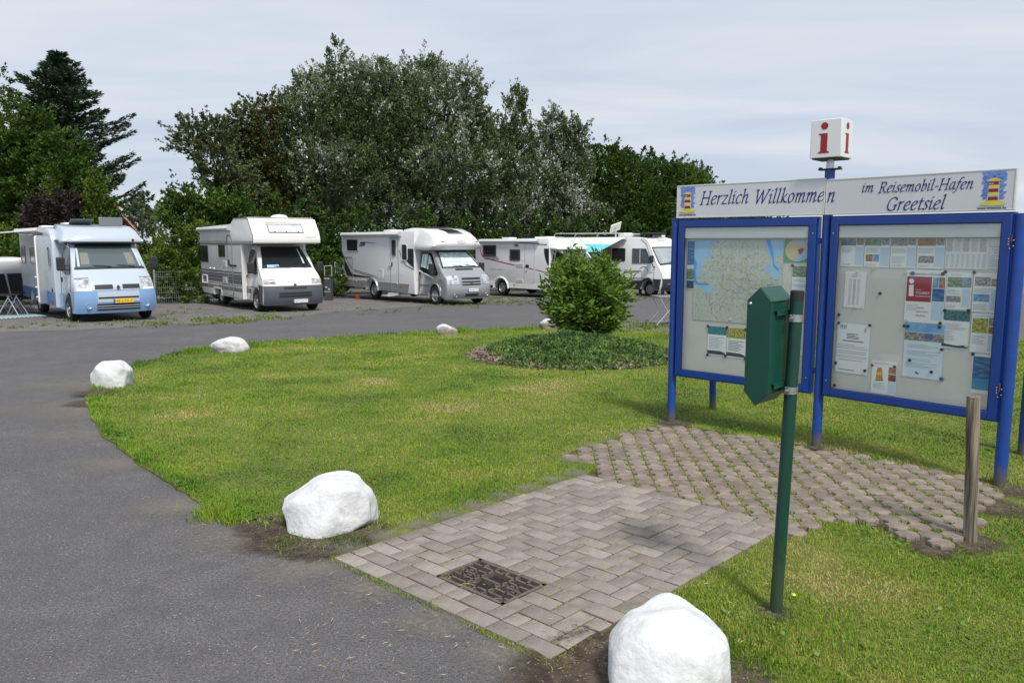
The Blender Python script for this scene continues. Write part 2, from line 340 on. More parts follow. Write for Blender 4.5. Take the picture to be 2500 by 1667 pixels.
# cast iron drain grate
m_iron = mat('cast_iron', (.15, .115, .10), .7, .1, col2=(.09, .07, .06), vscale=30, bump=.5, bscale=150)
m_dark = mat('dark_void', (.012, .012, .011), .9)
gr = empty('drain_grate', tuple(A+eu*2+ev*6)); tag(gr, 'rusty cast iron drain grate set in the grey brick path', 'drain grate')
U = eu*3; Vv = ev*5
def gq(a, b): return U*a+Vv*b
def gbar(mb, pts, w=.012, z0=-.02, z1=.019):
    for p, q in zip(pts[:-1], pts[1:]):
        p = gq(*p); q = gq(*q); d = (q-p); L = d.length; d.normalize(); n = Vector((-d.y, d.x, 0))*w/2; e = d*w*.45
        c = [p-e-n, q+e-n, q+e+n, p-e+n]; mb.add([(v.x, v.y, z) for z in (z0, z1) for v in c], [(3, 2, 1, 0), (4, 5, 6, 7), (0, 1, 5, 4), (1, 2, 6, 5), (2, 3, 7, 6), (3, 0, 4, 7)])
mb = MB(); gbar(mb, [(.05, .03), (.95, .03), (.95, .97), (.05, .97), (.05, .03)], .022, -.05, .021); mb.build('frame', m_iron, gr)
mb = MB()
for l in ([(.05, .35), (.95, .35)], [(.05, .65), (.95, .65)], [(.5, .35), (.5, .65)], [(.2, .03), (.2, .97)], [(.8, .03), (.8, .97)], [(.35, .03), (.35, .35)], [(.65, .03), (.65, .35)],
          [(.35, .65), (.35, .97)], [(.65, .65), (.65, .97)], [(.5, .12), (.5, .35)], [(.5, .65), (.5, .88)], [(.05, .5), (.2, .5)], [(.8, .5), (.95, .5)], [(.05, .18), (.2, .1)], [(.05, .8), (.2, .88)],
          [(.8, .18), (.95, .2)], [(.8, .82), (.95, .8)], [(.35, .18), (.43, .18), (.43, .28), (.5, .28)], [(.65, .2), (.58, .2), (.58, .12), (.5, .12)], [(.65, .8), (.58, .8), (.58, .72), (.5, .72)], [(.35, .82), (.43, .82), (.43, .9), (.5, .9)]):
    gbar(mb, l, .013)
mb.build('bars', m_iron, gr)
mb = MB(); c = [gq(.05, .03), gq(.95, .03), gq(.95, .97), gq(.05, .97)]; mb.add([(v.x, v.y, -.008) for v in c], [(0, 1, 2, 3)]); mb.build('pit', m_dark, gr)

# ---------------- white painted boulders ----------------
m_white = ground_mat('white_paint_stone', [(.61, .615, .625), (.50, .505, .505), (.64, .645, .65)], [4, 22], .6, 42, rough=.8)
_t = m_white.node_tree; _b = _t.nodes['Principled BSDF']; _l = _b.inputs['Base Color'].links[0].from_socket; _c = _t.nodes.new('ShaderNodeTexCoord'); _n = _t.nodes.new('ShaderNodeTexNoise'); _n.inputs['Scale'].default_value = 9; _n.inputs['Detail'].default_value = 12; _n.inputs['Roughness'].default_value = .85; _t.links.new(_c.outputs['Object'], _n.inputs[0]); _r = _t.nodes.new('ShaderNodeMapRange'); _r.inputs[1].default_value = .59; _r.inputs[2].default_value = .74; _t.links.new(_n.outputs[0], _r.inputs[0]); _m = _t.nodes.new('ShaderNodeMix'); _m.data_type = 'RGBA'; _t.links.new(_r.outputs[0], _m.inputs[0]); _t.links.new(_l, _m.inputs[6]); _m.inputs[7].default_value = (.36, .35, .30, 1); _t.links.new(_m.outputs[2], _b.inputs['Base Color'])
def stone(label, loc, w, h, dep, planes, seed, rz=0.0, p=9, sink=.25):
    bm = bmesh.new(); bmesh.ops.create_icosphere(bm, subdivisions=6, radius=1)
    pl = [(Vector(n).normalized(), d) for n, d in planes]; sd = Vector((seed*3.1, seed*1.7, 0))
    for v in bm.verts:
        d = v.co.normalized(); s = sum((max(0, n.dot(d))/q)**p for n, q in pl); r = s**(-1/p) if s > 1e-6 else 2; r = min(r, 1.6)
        q = d*r; q += d*(mnoise.noise(q*1.6+sd)*.09+mnoise.noise(q*3.2+sd)*.022+mnoise.noise(q*14+sd)*.005+mnoise.noise(q*34+sd)*.0025)
        v.co = (q.x*w/2, q.y*dep/2, (q.z+1)*h/2*(1+sink)-sink*h)
    me = bpy.data.meshes.new('boulder'); bm.to_mesh(me); bm.free(); me.materials.append(m_white); me.polygons.foreach_set('use_smooth', [True]*len(me.polygons))
    o = bpy.data.objects.new('white_boulder', me); o.location = loc; o.rotation_euler = (0, 0, rz); link(o)
    tag(o, label, 'boulder', 'white painted boulders along the lawn edge'); return o
BX = [((0, 1, 0), 1), ((0, -1, 0), 1), ((0, 0, -1), 1), ((-.7, -.8, -.3), 1.05), ((.7, -.8, .1), 1.05), ((.5, .8, .2), 1), ((-.5, .8, .2), 1)]
FR = [((0, 1, 0), 1), ((0, 0, -1), 1), ((.6, .8, .2), 1), ((-.6, .8, .2), 1)]
stone('large white painted boulder at the left corner of the grey brick path', P(790, 1308)+Vector((0, .15, 0)), .56, .355, .42, FR+[((1, 0, .12), .99), ((-1, 0, -.35), .95), ((-.62, -.1, .78), .74), ((-.2, 0, 1), .80), ((.12, -.1, 1), .84), ((.8, 0, .6), 1.02), ((0, -1, .5), .93), ((-.55, -.85, .2), .95), ((.62, -.8, .1), .93), ((.6, -.3, -.8), .92)], 1, p=22)
stone('rounded white painted boulder on bare soil in the bottom foreground', P(1650, 1735)+Vector((0.0, .16, -.03)), .475, .385, .42, FR+[((1, 0, .05), 1), ((-1, 0, -.1), 1), ((-.66, 0, .76), .95), ((-.1, 0, 1), .80), ((.45, 0, .9), .90), ((.85, 0, .5), 1.06), ((0, -1, .5), .95), ((-.6, -.8, .35), .97), ((.6, -.8, .25), .97), ((.1, -.5, .9), .90)], 2, p=20)
stone('white painted boulder with a dark hollow at its foot, on the road bend', P(263, 948)+Vector((0, .12, 0)), .50, .36, .36, BX+[((1, 0, -.2), .92), ((-1, 0, 0), .98), ((-.8, 0, .65), .84), ((.7, 0, .7), .98), ((.05, 0, 1), .86), ((0, -1, .8), .95), ((-.5, -.8, -.1), .9)], 3, p=20)
stone('long low white painted boulder on the road side of the lawn', P(557, 862)+Vector((0, .1, 0)), .66, .30, .42, BX+[((1, 0, 0), 1), ((-1, 0, 0), 1), ((-.55, 0, .85), .86), ((.6, 0, .8), .88), ((0, 0, 1), .95)], 4, p=6)
stone('small egg shaped white painted boulder at the far edge of the lawn', P(1090, 819)+Vector((0, .1, 0)), .50, .27, .34, BX+[((1, 0, 0), 1), ((-1, 0, 0), .95), ((.55, 0, .83), .6), ((-.6, 0, .8), .95), ((-.2, 0, 1), .93)], 5)
stone('white painted boulder half hidden behind the round green shrub', P(1342, 808)+Vector((0, .3, 0)), .50, .28, .34, BX+[((1, 0, 0), 1), ((-1, 0, 0), .95), ((.6, 0, .8), .7), ((-.6, 0, .8), .9), ((0, 0, 1), .93)], 6)

# ---------------- grass ----------------
def blade_mat(name, cols, scale, tr=.25, attr='tone'):
    m = bpy.data.materials.new(name); m.use_nodes = True; t = m.node_tree; b = t.nodes['Principled BSDF']; b.inputs['Roughness'].default_value = .65; b.inputs['Specular IOR Level'].default_value = .25
    co = t.nodes.new('ShaderNodeTexCoord'); n = t.nodes.new('ShaderNodeTexNoise'); n.inputs['Scale'].default_value = scale; n.inputs['Detail'].default_value = 5; n.inputs['Roughness'].default_value = .6
    t.links.new(co.outputs['Object'], n.inputs[0]); a = t.nodes.new('ShaderNodeAttribute'); a.attribute_name = attr
    s1 = t.nodes.new('ShaderNodeMapRange'); s1.inputs[1].default_value = .36; s1.inputs[2].default_value = .66; t.links.new(n.outputs[0], s1.inputs[0])
    ma = t.nodes.new('ShaderNodeMath'); ma.operation = 'MULTIPLY'; ma.inputs[1].default_value = .5; t.links.new(s1.outputs[0], ma.inputs[0])
    mb_ = t.nodes.new('ShaderNodeMath'); mb_.operation = 'MULTIPLY_ADD'; mb_.inputs[1].default_value = .5; t.links.new(a.outputs['Fac'], mb_.inputs[0]); t.links.new(ma.outputs[0], mb_.inputs[2])
    r = t.nodes.new('ShaderNodeValToRGB'); el = r.color_ramp.elements; el[0].position = cols[0][0]; el[0].color = (*cols[0][1], 1); el[1].position = cols[-1][0]; el[1].color = (*cols[-1][1], 1)
    for p_, c_ in cols[1:-1]: q = el.new(p_); q.color = (*c_, 1)
    t.links.new(mb_.outputs[0], r.inputs[0]); t.links.new(r.outputs[0], b.inputs['Base Color'])
    if tr:
        tl = t.nodes.new('ShaderNodeBsdfTranslucent'); t.links.new(r.outputs[0], tl.inputs[0]); mixs = t.nodes.new('ShaderNodeMixShader'); mixs.inputs[0].default_value = tr
        t.links.new(b.outputs[0], mixs.inputs[1]); t.links.new(tl.outputs[0], mixs.inputs[2]); t.links.new(mixs.outputs[0], t.nodes['Material Output'].inputs[0])
    return m
m_grass = blade_mat('grass', [(.12, (.06, .14, .014)), (.38, (.165, .30, .024)), (.60, (.28, .35, .045)), (.78, (.42, .38, .12)), (.94, (.55, .45, .21))], .8)
m_weed = blade_mat('weed_green', [(.1, (.05, .10, .015)), (.5, (.12, .19, .03)), (.9, (.24, .24, .07))], 3)
def blades(name, x, y, z, h, w, m, lean=.5, tone=None, label=None, kind='stuff', parent=None, splay=None):
    n = len(x); a = rng.uniform(0, 6.283, n); ln = np.abs(rng.normal(0, lean, n))*h; la = rng.uniform(0, 6.283, n) if splay is None else splay
    dxy = np.stack([np.cos(a), np.sin(a)], 1)*w[:, None]/2; V = np.zeros((n, 5, 3)); b = np.stack([x, y], 1)
    V[:, 0, :2] = b-dxy; V[:, 1, :2] = b+dxy; mid = b+np.stack([np.cos(la), np.sin(la)], 1)*ln[:, None]*.35
    V[:, 2, :2] = mid+dxy*.8; V[:, 3, :2] = mid-dxy*.8; V[:, 4, :2] = b+np.stack([np.cos(la), np.sin(la)], 1)*ln[:, None]
    V[:, :2, 2] = z[:, None]-.004; V[:, 2:4, 2] = (z+h*.55)[:, None]; V[:, 4, 2] = z+h*np.maximum(.35, 1-.35*(ln/h))
    i = np.arange(n)*5; q = np.stack([np.stack([i, i+1, i+2], 1), np.stack([i, i+2, i+3], 1), np.stack([i+3, i+2, i+4], 1)], 1).reshape(-1, 3)
    tn = np.clip(rng.normal(.5, .22, n), 0, 1) if tone is None else tone
    me = mesh_np(name, V.reshape(-1, 3), q, m, {'tone': np.repeat(tn, 5)}); o = bpy.data.objects.new(name, me); link(o, parent); tag(o, label, kind=kind); return o
zlv = np.vectorize(zl)
NB = 800000
d_ = np.exp(rng.uniform(np.log(2.3), np.log(21), NB)); an = rng.uniform(-.78, .85, NB); gx = d_*np.sin(an); gy = d_*np.cos(an)
k = inpoly(gx, gy, lawn_poly); gx, gy, d_ = gx[k], gy[k], d_[k]
edge = dist_line(gx, gy, [(A.x, A.y)]+left_edge[1:-4]); paveedge = dist_line(gx, gy, [(A.x, A.y), (B.x, B.y)]); pe2 = dist_line(gx, gy, gpoly[:7]); pe3 = dist_line(gx, gy, [(D.x, D.y), cC]); pe4 = dist_line(gx, gy, gpoly[7:19])
dens = np.ones(len(gx))
nz1 = np.array([mnoise.noise(Vector((a*2.2, b*2.2, 3))) for a, b in zip(gx, gy)])
dens *= np.clip((paveedge+nz1*.1)/.16-.15, .04, 1)*np.clip((pe2+nz1*.1)/.13, .08, 1)*np.clip((pe3+nz1*.04)/.06, .25, 1)
DIRT = [(690, 1305, .2, .85), (775, 1330, .26, .85), (870, 1300, .25, .8), (640, 1290, .2, .8), (1560, 1640, .42, .97), (1440, 1640, .3, .95), (1800, 1660, .22, .8), (1500, 1600, .2, .85), (232, 962, .28, .9), (1640, 1036, .22, .7), (2440, 1190, .25, .7), (2368, 1318, .22, .8), (2410, 1230, .28, .75), (1893, 1490, .10, .5), (1992, 1100, .1, .6), (2280, 1340, .15, .7)]
MOUND = (P(1400, 868)); MW, MD = 1.78, 1.95
em = np.hypot((gx-MOUND.x)/MW, (gy-MOUND.y)/MD); 
for x, y, r, s in DIRT:
    q = P(x, y); dd = np.hypot(gx-q.x, gy-q.y)+nz1*r*.5; dens *= 1-s*np.clip(1.4-dd/r, 0, 1)
k = (rng.uniform(0, 1, len(gx)) < dens) & (em > 1.0)
gx, gy, d_, edge, nz1, em, pe4, pe3 = [v[k] for v in (gx, gy, d_, edge, nz1, em, pe4, pe3)]
tall = np.clip(1-(edge+nz1*.08)/.28, 0, 1)*(d_ > 3)*np.clip(.55+nz1*1.2, .2, 1)
nz2 = np.array([mnoise.noise(Vector((a*.8, b*.8, 9))) for a, b in zip(gx, gy)])
hgt = (.013+.014*rng.random(len(gx)))*(1+.6*nz2+.9*(rng.random(len(gx)) < .02))+tall*(.03+.07*rng.random(len(gx)))
hgt = np.maximum(hgt, .012)*(1+np.clip(d_-8, 0, 20)*.05)
wid = .0018+.00072*d_
PALE = [(535, 1115, .35), (900, 935, .5), (640, 930, .4), (1000, 1020, .5), (460, 1010, .4), (1320, 1090, .3), (1700, 1060, .5), (1250, 985, .6), (1350, 940, .8), (2000, 1400, .35), (1850, 1560, .3), (2420, 1330, .3), (1650, 1420, .3), (1050, 870, .5), (2100, 1120, .5), (1640, 880, 1.)]
tn = rng.normal(.42, .2, len(gx))-tall*.45+.22*nz2-.25*(nz1*.6+nz2 > .38)
for x, y, r in PALE:
    q = P(x, y); tn += .38*np.clip(1.2-(np.hypot((gx-q.x), (gy-q.y)*.6)+nz1*r*.6)/r, 0, 1)
tn += np.clip(.25-paveedge[0]*0, 0, 0)
tn += .25*np.clip(1-pe4/.5, 0, 1)+.12*(side_dc_v := np.array([1.0 if side_dc(a, b) > .0 and b < 6 else 0.0 for a, b in zip(gx, gy)]))*(.5+nz1)
blades('lawn_grass', gx, gy, zlv(gx, gy), hgt, wid, m_grass, .75, np.clip(tn, 0, 1), 'mown lawn grass with dry straw coloured patches')
print('blades', len(gx))
# dirt sheets beside the stones, on the lawn and spilling onto the asphalt
m_spill = m_soil.copy(); m_spill.name = 'loose_soil'
def alpha_edge(m, lo, hi):
    _t = m.node_tree; _o = _t.nodes['Material Output']; _b = _t.nodes['Principled BSDF']; _a = _t.nodes.new('ShaderNodeAttribute'); _a.attribute_name = 'edge'
    _n = _t.nodes.new('ShaderNodeTexNoise'); _n.inputs['Scale'].default_value = 28; _n.inputs['Detail'].default_value = 6; _n.inputs['Roughness'].default_value = .7; _c = _t.nodes.new('ShaderNodeTexCoord'); _t.links.new(_c.outputs['Object'], _n.inputs[0])
    _s = _t.nodes.new('ShaderNodeMath'); _s.operation = 'ADD'; _t.links.new(_a.outputs['Fac'], _s.inputs[0]); _t.links.new(_n.outputs[0], _s.inputs[1])
    _r = _t.nodes.new('ShaderNodeMapRange'); _r.inputs[1].default_value = lo; _r.inputs[2].default_value = hi; _t.links.new(_s.outputs[0], _r.inputs[0])
    _x = _t.nodes.new('ShaderNodeBsdfTransparent'); _m = _t.nodes.new('ShaderNodeMixShader'); _t.links.new(_r.outputs[0], _m.inputs[0]); _t.links.new(_x.outputs[0], _m.inputs[1]); _t.links.new(_b.outputs[0], _m.inputs[2]); _t.links.new(_m.outputs[0], _o.inputs[0]); return m
alpha_edge(m_spill, .62, 1.3)
def dirt(px, r, sx=1.0, dz=.004, seed=0, onroad=False):
    c = P(*px); V = [(c.x, c.y)]; ed = [1.0]; n = 26; R = 7; Fc = []
    for k in range(1, R+1):
        for i in range(n):
            a = 6.283*i/n; rr = r*1.35*(1+.28*mnoise.noise(Vector((math.cos(a)*1.3+seed, math.sin(a)*1.3, seed))))*k/R
            V.append((c.x+rr*sx*math.cos(a), c.y+rr*math.sin(a))); ed.append(1-(k/R)**1.5)
    for i in range(n): Fc.append((0, 1+i, 1+(i+1) % n))
    for k in range(R-1):
        for i in range(n):
            p = 1+k*n+i; q = 1+k*n+(i+1) % n; Fc += [(p, p+n, q+n), (p, q+n, q)]
    V3 = [(x, y, (zg(y) if onroad else zl(x, y))+dz) for x, y in V]
    me = mesh_np('soil', V3, Fc, m_spill, {'edge': ed}); o = bpy.data.objects.new('bare_soil', me); link(o); tag(o, kind='structure')
for i, (x, y, r, s_) in enumerate(DIRT): dirt((x, y), r*.85, 1, .004+.0006*i, i+1)
dirt((745, 1328), .22, 1.5, .021, 31, True); dirt((1470, 1650), .34, 1.2, .012, 32, True); dirt((222, 985), .25, 1.1, .006, 33, True)
m_spill = alpha_edge(ground_mat('road_dust', [(.23, .20, .175), (.17, .148, .128), (.27, .24, .20)], [3, 30], .7, 60, speck=[(80, .85, (.36, .33, .28))]), .88, 2.1)
for i, (x, y, r) in enumerate(((195, 1000, .8), (215, 1060, .5), (170, 940, .7), (300, 1130, .4), (450, 1235, .35), (600, 1310, .35), (740, 1380, .3), (900, 1440, .22), (1060, 1520, .2), (1230, 1600, .2), (1350, 1660, .25))): dirt((x, y), r, 1.3, .003+.0007*i, 80+i, True)
for i in range(9):
    q = A.lerp(B, .06+i*.115)+Vector((-.05, .05, 0)); V0 = q; t_ = ((q.x), (q.y))
    px_ = 1250+F_PX*q.x/(q.y*math.cos(PITCH)+CAM_H*math.sin(PITCH)); py_ = 833.5-F_PX*(q.y*math.sin(PITCH)-CAM_H*math.cos(PITCH))/(q.y*math.cos(PITCH)+CAM_H*math.sin(PITCH)); dirt((px_, py_), .13, 1, .006+.0008*i, 40+i)
for i, (x, y) in enumerate(((1440, 1092), (1530, 1058), (1400, 1130))): dirt((x, y), .12, 1, .007+.001*i, 60+i)
# grass in the paver openings and joints
hx = []; hy = []
for (x, y) in holes:
    n = random.choice((20, 34, 46, 60, 70)); hx += list(rng.normal(x, .017, n)); hy += list(rng.normal(y, .017, n))
for _ in range(1500):
    i = random.choice(range(1, 20)); j = random.uniform(0, 16)
    if random.random() < .5: i, j = random.uniform(1, 19), random.choice(range(1, 16))
    if mnoise.noise(Vector((i*.35, j*.35, 1))) < .08 or (1.9 < i < 5.1 and 5.9 < j < 11.1): continue
    q = A+eu*i+ev*j; hx += list(rng.normal(q.x, .008, 5)); hy += list(rng.normal(q.y, .008, 5))
for (i, j, n, s) in ((5.0, 10.8, 90, .02), (2.1, 8.2, 30, .015), (3.6, 6.0, 40, .02), (1, 9.8, 40, .02), (1, 7.6, 30, .02), (2.2, 6.2, 50, .03), (0, 4.5, 40, .02), (0, 8.5, 50, .025), (4.9, 8.3, 30, .015), (.4, 15.9, 160, .045), (1.4, 15.9, 80, .04), (7.2, 12.2, 60, .02), (6.3, 13.3, 40, .02), (9.6, 14.3, 30, .015)):
    q = A+eu*i+ev*j; hx += list(rng.normal(q.x, s, n)); hy += list(rng.normal(q.y, s, n))
for t in np.linspace(0, 1, 120):
    q = A.lerp(D, t)
    if mnoise.noise(Vector((t*9, 2, 1))) > -.05: k = 3 if t < .75 else 6; hx += list(rng.normal(q.x-.008, .009, k)); hy += list(rng.normal(q.y-.010, .009, k))
hx = np.array(hx); hy = np.array(hy); nh = len(hx)
blades('joint_grass', hx, hy, zgv(hy)-.0+.002, .018+.02*rng.random(nh), np.full(nh, .004), m_grass, .9, np.clip(rng.normal(.72, .25, nh), 0, 1), 'low grass and moss growing out of the paver joints')
# weeds on the gravel lot
wx = []; wy = []
for (x, y, sx, sy, n) in ((560, 783, 60, 4, 900), (640, 778, 40, 4, 300), (400, 790, 50, 5, 250), (250, 790, 150, 6, 300), (900, 760, 60, 5, 160), (1120, 742, 60, 6, 500), (1230, 735, 60, 5, 700), (1500, 722, 60, 4, 500), (1560, 728, 50, 4, 400), (1520, 795, 50, 6, 700), (1600, 800, 30, 6, 350), (60, 800, 60, 5, 100), (430, 765, 60, 8, 200), (1180, 728, 50, 3, 300), (720, 765, 60, 4, 80)):
    for _ in range(max(1, n//12)):
        q = P(rng.normal(x, sx), rng.normal(y, sy)); hx2 = rng.normal(0, .06, 12)
        wx += list(q.x+hx2); wy += list(q.y+rng.normal(0, .06, 12))
wx = np.array(wx); wy = np.array(wy); kk = wy > 17; wx, wy = wx[kk], wy[kk]; n = len(wx)
blades('gravel_weeds', wx, wy, zgv(wy), .05+.06*rng.random(n), np.full(n, .022), m_weed, 1.0, np.clip(rng.normal(.75, .2, n), 0, 1), 'sparse low weeds growing through the gravel')
# unmown tufts round the boulders and posts
tx = []; ty = []; th = []
for (x, y, s, n, h) in ((520, 1262, .06, 260, .11), (575, 1275, .05, 260, .10), (560, 1240, .10, 300, .09), (480, 858, .14, 300, .12), (610, 850, .12, 260, .10), (1040, 820, .2, 350, .10), (1122, 815, .08, 240, .22), (1300, 806, .2, 300, .1), (820, 1325, .05, 120, .06), (700, 1335, .06, 160, .06), (860, 1335, .05, 90, .08), (300, 935, .1, 250, .09), (1640, 1032, .06, 120, .07), (1992, 1092, .06, 160, .06), (2440, 1180, .07, 160, .06), (1740, 1006, .1, 220, .07), (2140, 1122, .1, 200, .07), (2000, 1560, .15, 260, .05), (1880, 1560, .1, 160, .06), (1790, 1590, .12, 200, .06), (1960, 1470, .1, 120, .05), (2080, 1290, .12, 200, .05), (1790, 1055, .1, 160, .07)):
    q = P(x, y); tx += list(rng.normal(q.x, s, n)); ty += list(rng.normal(q.y, s, n)); th += list(rng.uniform(.4, 1, n)*h)
tx = np.array(tx); ty = np.array(ty); th = np.array(th); n = len(tx)
blades('grass_tufts', tx, ty, zgv(ty)-.0+.0, th, .003+.0006*np.hypot(tx, ty), m_grass, .45, np.clip(rng.normal(.15, .15, n), 0, 1), 'longer dark green tufts left standing at the lawn edge')

# broad leaved weeds, straw litter, a yellow flower and a pebble
wl = []
for (x, y, s, n) in ((560, 1275, .12, 60), (510, 1255, .10, 50), (420, 1200, .10, 40), (330, 1135, .1, 40), (265, 1075, .08, 30), (610, 1290, .06, 30), (1010, 1310, .03, 8), (1035, 1302, .03, 8), (2150, 1310, .1, 24), (2350, 1090, .2, 16), (2000, 1600, .2, 14), (2300, 1560, .2, 14), (1860, 1520, .08, 20), (1790, 1050, .06, 16)):
    q = P(x, y); wl += [(q.x+a, q.y+b) for a, b in zip(rng.normal(0, s, n), rng.normal(0, s, n))]
WL = np.array(wl); WL = WL[inpoly(WL[:, 0], WL[:, 1], lawn_poly)]
st_ = []
for (x0, x1, y0, y1, n) in ((700, 1450, 1330, 1660, 150), (300, 900, 1150, 1600, 60), (230, 330, 950, 1150, 30), (800, 1880, 1180, 1600, 130)):
    for _ in range(n): q = P(random.uniform(x0, x1), random.uniform(y0, y1)); st_.append((q.x, q.y))
ST = np.array(st_)

# ---------------- information stand ----------------
m_blue = mat('blue_enamel', (.003, .036, .22), .35, coat=.1, bump=.05, bscale=200)
m_bluep = mat('blue_post_paint', (.007, .055, .30), .45, col2=(.01, .045, .22), vscale=9)
m_signw = mat('sign_white', (.56, .58, .60), .4, col2=(.52, .54, .56), vscale=1.5)
m_board = mat('board_grey', (.62, .60, .57), .55, col2=(.57, .555, .53), vscale=2.2)
m_paper = mat('paper', (.76, .77, .79), .7); m_paperb = mat('paper_blue_tint', (.50, .62, .74), .7)
m_ink = mat('ink_grey', (.22, .23, .26), .8); m_inkl = mat('ink_light', (.42, .44, .48), .8); m_inkd = mat('ink_dark', (.06, .06, .08), .8)
m_navy = mat('sign_navy', (.012, .02, .16), .5); m_red = mat('print_red', (.27, .008, .012), .5); m_wine = mat('print_wine', (.30, .012, .03), .5)
m_yel = mat('print_yellow', (.62, .58, .06), .6, col2=(.50, .50, .08), vscale=20); m_skyb = mat('print_blue', (.06, .15, .55), .6, col2=(.16, .28, .66), vscale=18)
m_lbl = mat('print_paleblue', (.33, .52, .72), .7); m_teal = mat('print_teal', (.06, .30, .32), .6); m_petrol = mat('print_petrol', (.012, .06, .10), .6)
m_steel = mat('steel', (.55, .55, .55), .35, 1.0, bump=.15, bscale=90); m_black = mat('black_plastic', (.015, .015, .016), .5)
m_rust = mat('rust', (.18, .06, .02), .85, .4)
def glass_mat(name, refl=.07, tint=(1, 1, 1)):
    m = bpy.data.materials.new(name); m.use_nodes = True; t = m.node_tree; o = t.nodes['Material Output']; t.nodes.remove(t.nodes['Principled BSDF'])
    a = t.nodes.new('ShaderNodeBsdfTransparent'); a.inputs[0].default_value = (*tint, 1); g = t.nodes.new('ShaderNodeBsdfGlossy'); g.inputs['Roughness'].default_value = .03
    fr0 = t.nodes.new('ShaderNodeLayerWeight'); fr0.inputs[0].default_value = .5; fr = t.nodes.new('ShaderNodeMath'); fr.operation = 'POWER'; fr.inputs[1].default_value = 5; t.links.new(fr0.outputs['Facing'], fr.inputs[0]); mm = t.nodes.new('ShaderNodeMath'); mm.operation = 'ADD'; mm.inputs[1].default_value = refl; t.links.new(fr.outputs[0], mm.inputs[0])
    x = t.nodes.new('ShaderNodeMixShader'); t.links.new(mm.outputs[0], x.inputs[0]); t.links.new(a.outputs[0], x.inputs[1]); t.links.new(g.outputs[0], x.inputs[2]); t.links.new(x.outputs[0], o.inputs[0]); return m
m_glass = glass_mat('case_glass', .045, (.97, .99, .98))
def photo_mat(name, cols, scale=9, sy=1.0):
    m = bpy.data.materials.new(name); m.use_nodes = True; t = m.node_tree; b = t.nodes['Principled BSDF']; b.inputs['Roughness'].default_value = .5
    co = t.nodes.new('ShaderNodeTexCoord'); mp_ = t.nodes.new('ShaderNodeMapping'); mp_.inputs['Scale'].default_value = (scale, scale*sy, 1); t.links.new(co.outputs['Object'], mp_.inputs[0])
    n = t.nodes.new('ShaderNodeTexNoise'); n.inputs['Scale'].default_value = 1; n.inputs['Detail'].default_value = 5; n.inputs['Roughness'].default_value = .65; t.links.new(mp_.outputs[0], n.inputs[0])
    r = t.nodes.new('ShaderNodeValToRGB'); r.color_ramp.interpolation = 'LINEAR'; el = r.color_ramp.elements; k = len(cols)
    el[0].position = .33; el[0].color = (*cols[0], 1); el[1].position = .67; el[1].color = (*cols[-1], 1)
    for i, c in enumerate(cols[1:-1]): q = el.new(.33+.34*(i+1)/(k-1)); q.color = (*c, 1)
    t.links.new(n.outputs[0], r.inputs[0]); t.links.new(r.outputs[0], b.inputs['Base Color']); return m
ph_land = photo_mat('photo_landscape', [(.05, .10, .02), (.14, .2, .06), (.3, .42, .5)], 25, 2)
ph_town = photo_mat('photo_town', [(.05, .05, .06), (.25, .22, .2), (.5, .5, .5)], 55)
ph_yel = photo_mat('photo_yellow', [(.06, .07, .01), (.35, .33, .03), (.6, .58, .25)], 60)
ph_blue = photo_mat('photo_boats', [(.02, .12, .4), (.1, .35, .6), (.5, .35, .3)], 45)
ph_oran = photo_mat('photo_orange', [(.05, .03, .01), (.4, .16, .02), (.25, .22, .2)], 35)
ph_sea = photo_mat('photo_sea', [(.01, .06, .2), (.02, .12, .32), (.08, .3, .5)], 12, 4)
ph_map = photo_mat('map_land', [(.30, .32, .27), (.46, .50, .44), (.52, .55, .49), (.50, .53, .50)], 38)
Lp = P(1638, 1035); Mp = P(1992, 1095); Rp = P(2440, 1185)
stand = empty('information_stand', (Mp.x, Mp.y, 0)); tag(stand, 'blue information stand with two glazed notice cases, white welcome sign and red i cube', 'information stand')
inv = Matrix.Translation((-Mp.x, -Mp.y, 0))
def post(p, h, r=.041, dx=0, dy=0, cap=True):
    mb = MB(); a = (p.x-Mp.x, p.y-Mp.y, zg(p.y)-.08); b = (p.x-Mp.x+dx, p.y-Mp.y+dy, h); mb.tube(a, b, r, n=24)
    return mb.build('post', m_bluep, stand, smooth=True)
post(Lp, 2.03); post(Mp, 2.40, .041); post(Rp, 2.0, .044)
q = P(1740, 1003); post(q, 1.2, .036, -.12, -.35); q = P(2497, 1112); post(q, 2.0, .044)
def board_frame(Aa, Bb):
    e1 = Vector((Bb.x-Aa.x, Bb.y-Aa.y, 0)).normalized(); n = Vector((e1.y, -e1.x, 0)); return e1, n
EL = board_frame(Lp, Mp); ER = board_frame(Mp, Rp)
def BF(base, E, off=0.0, local=True):   # board coordinates: x along the board, y up, z towards the reader
    o = Vector((base.x, base.y, 0))+E[1]*off
    if local: o = o-Vector((Mp.x, Mp.y, 0))
    return frame(o, E[0], (0, 0, 1), E[1])
def ring(mb, x0, z0, x1, z1, w, d0, d1, M):
    mb.box(x0, z0, d0, x0+w, z1, d1, M); mb.box(x1-w, z0, d0, x1, z1, d1, M); mb.box(x0+w, z0, d0, x1-w, z0+w, d1, M); mb.box(x0+w, z1-w, d0, x1-w, z1, d1, M)
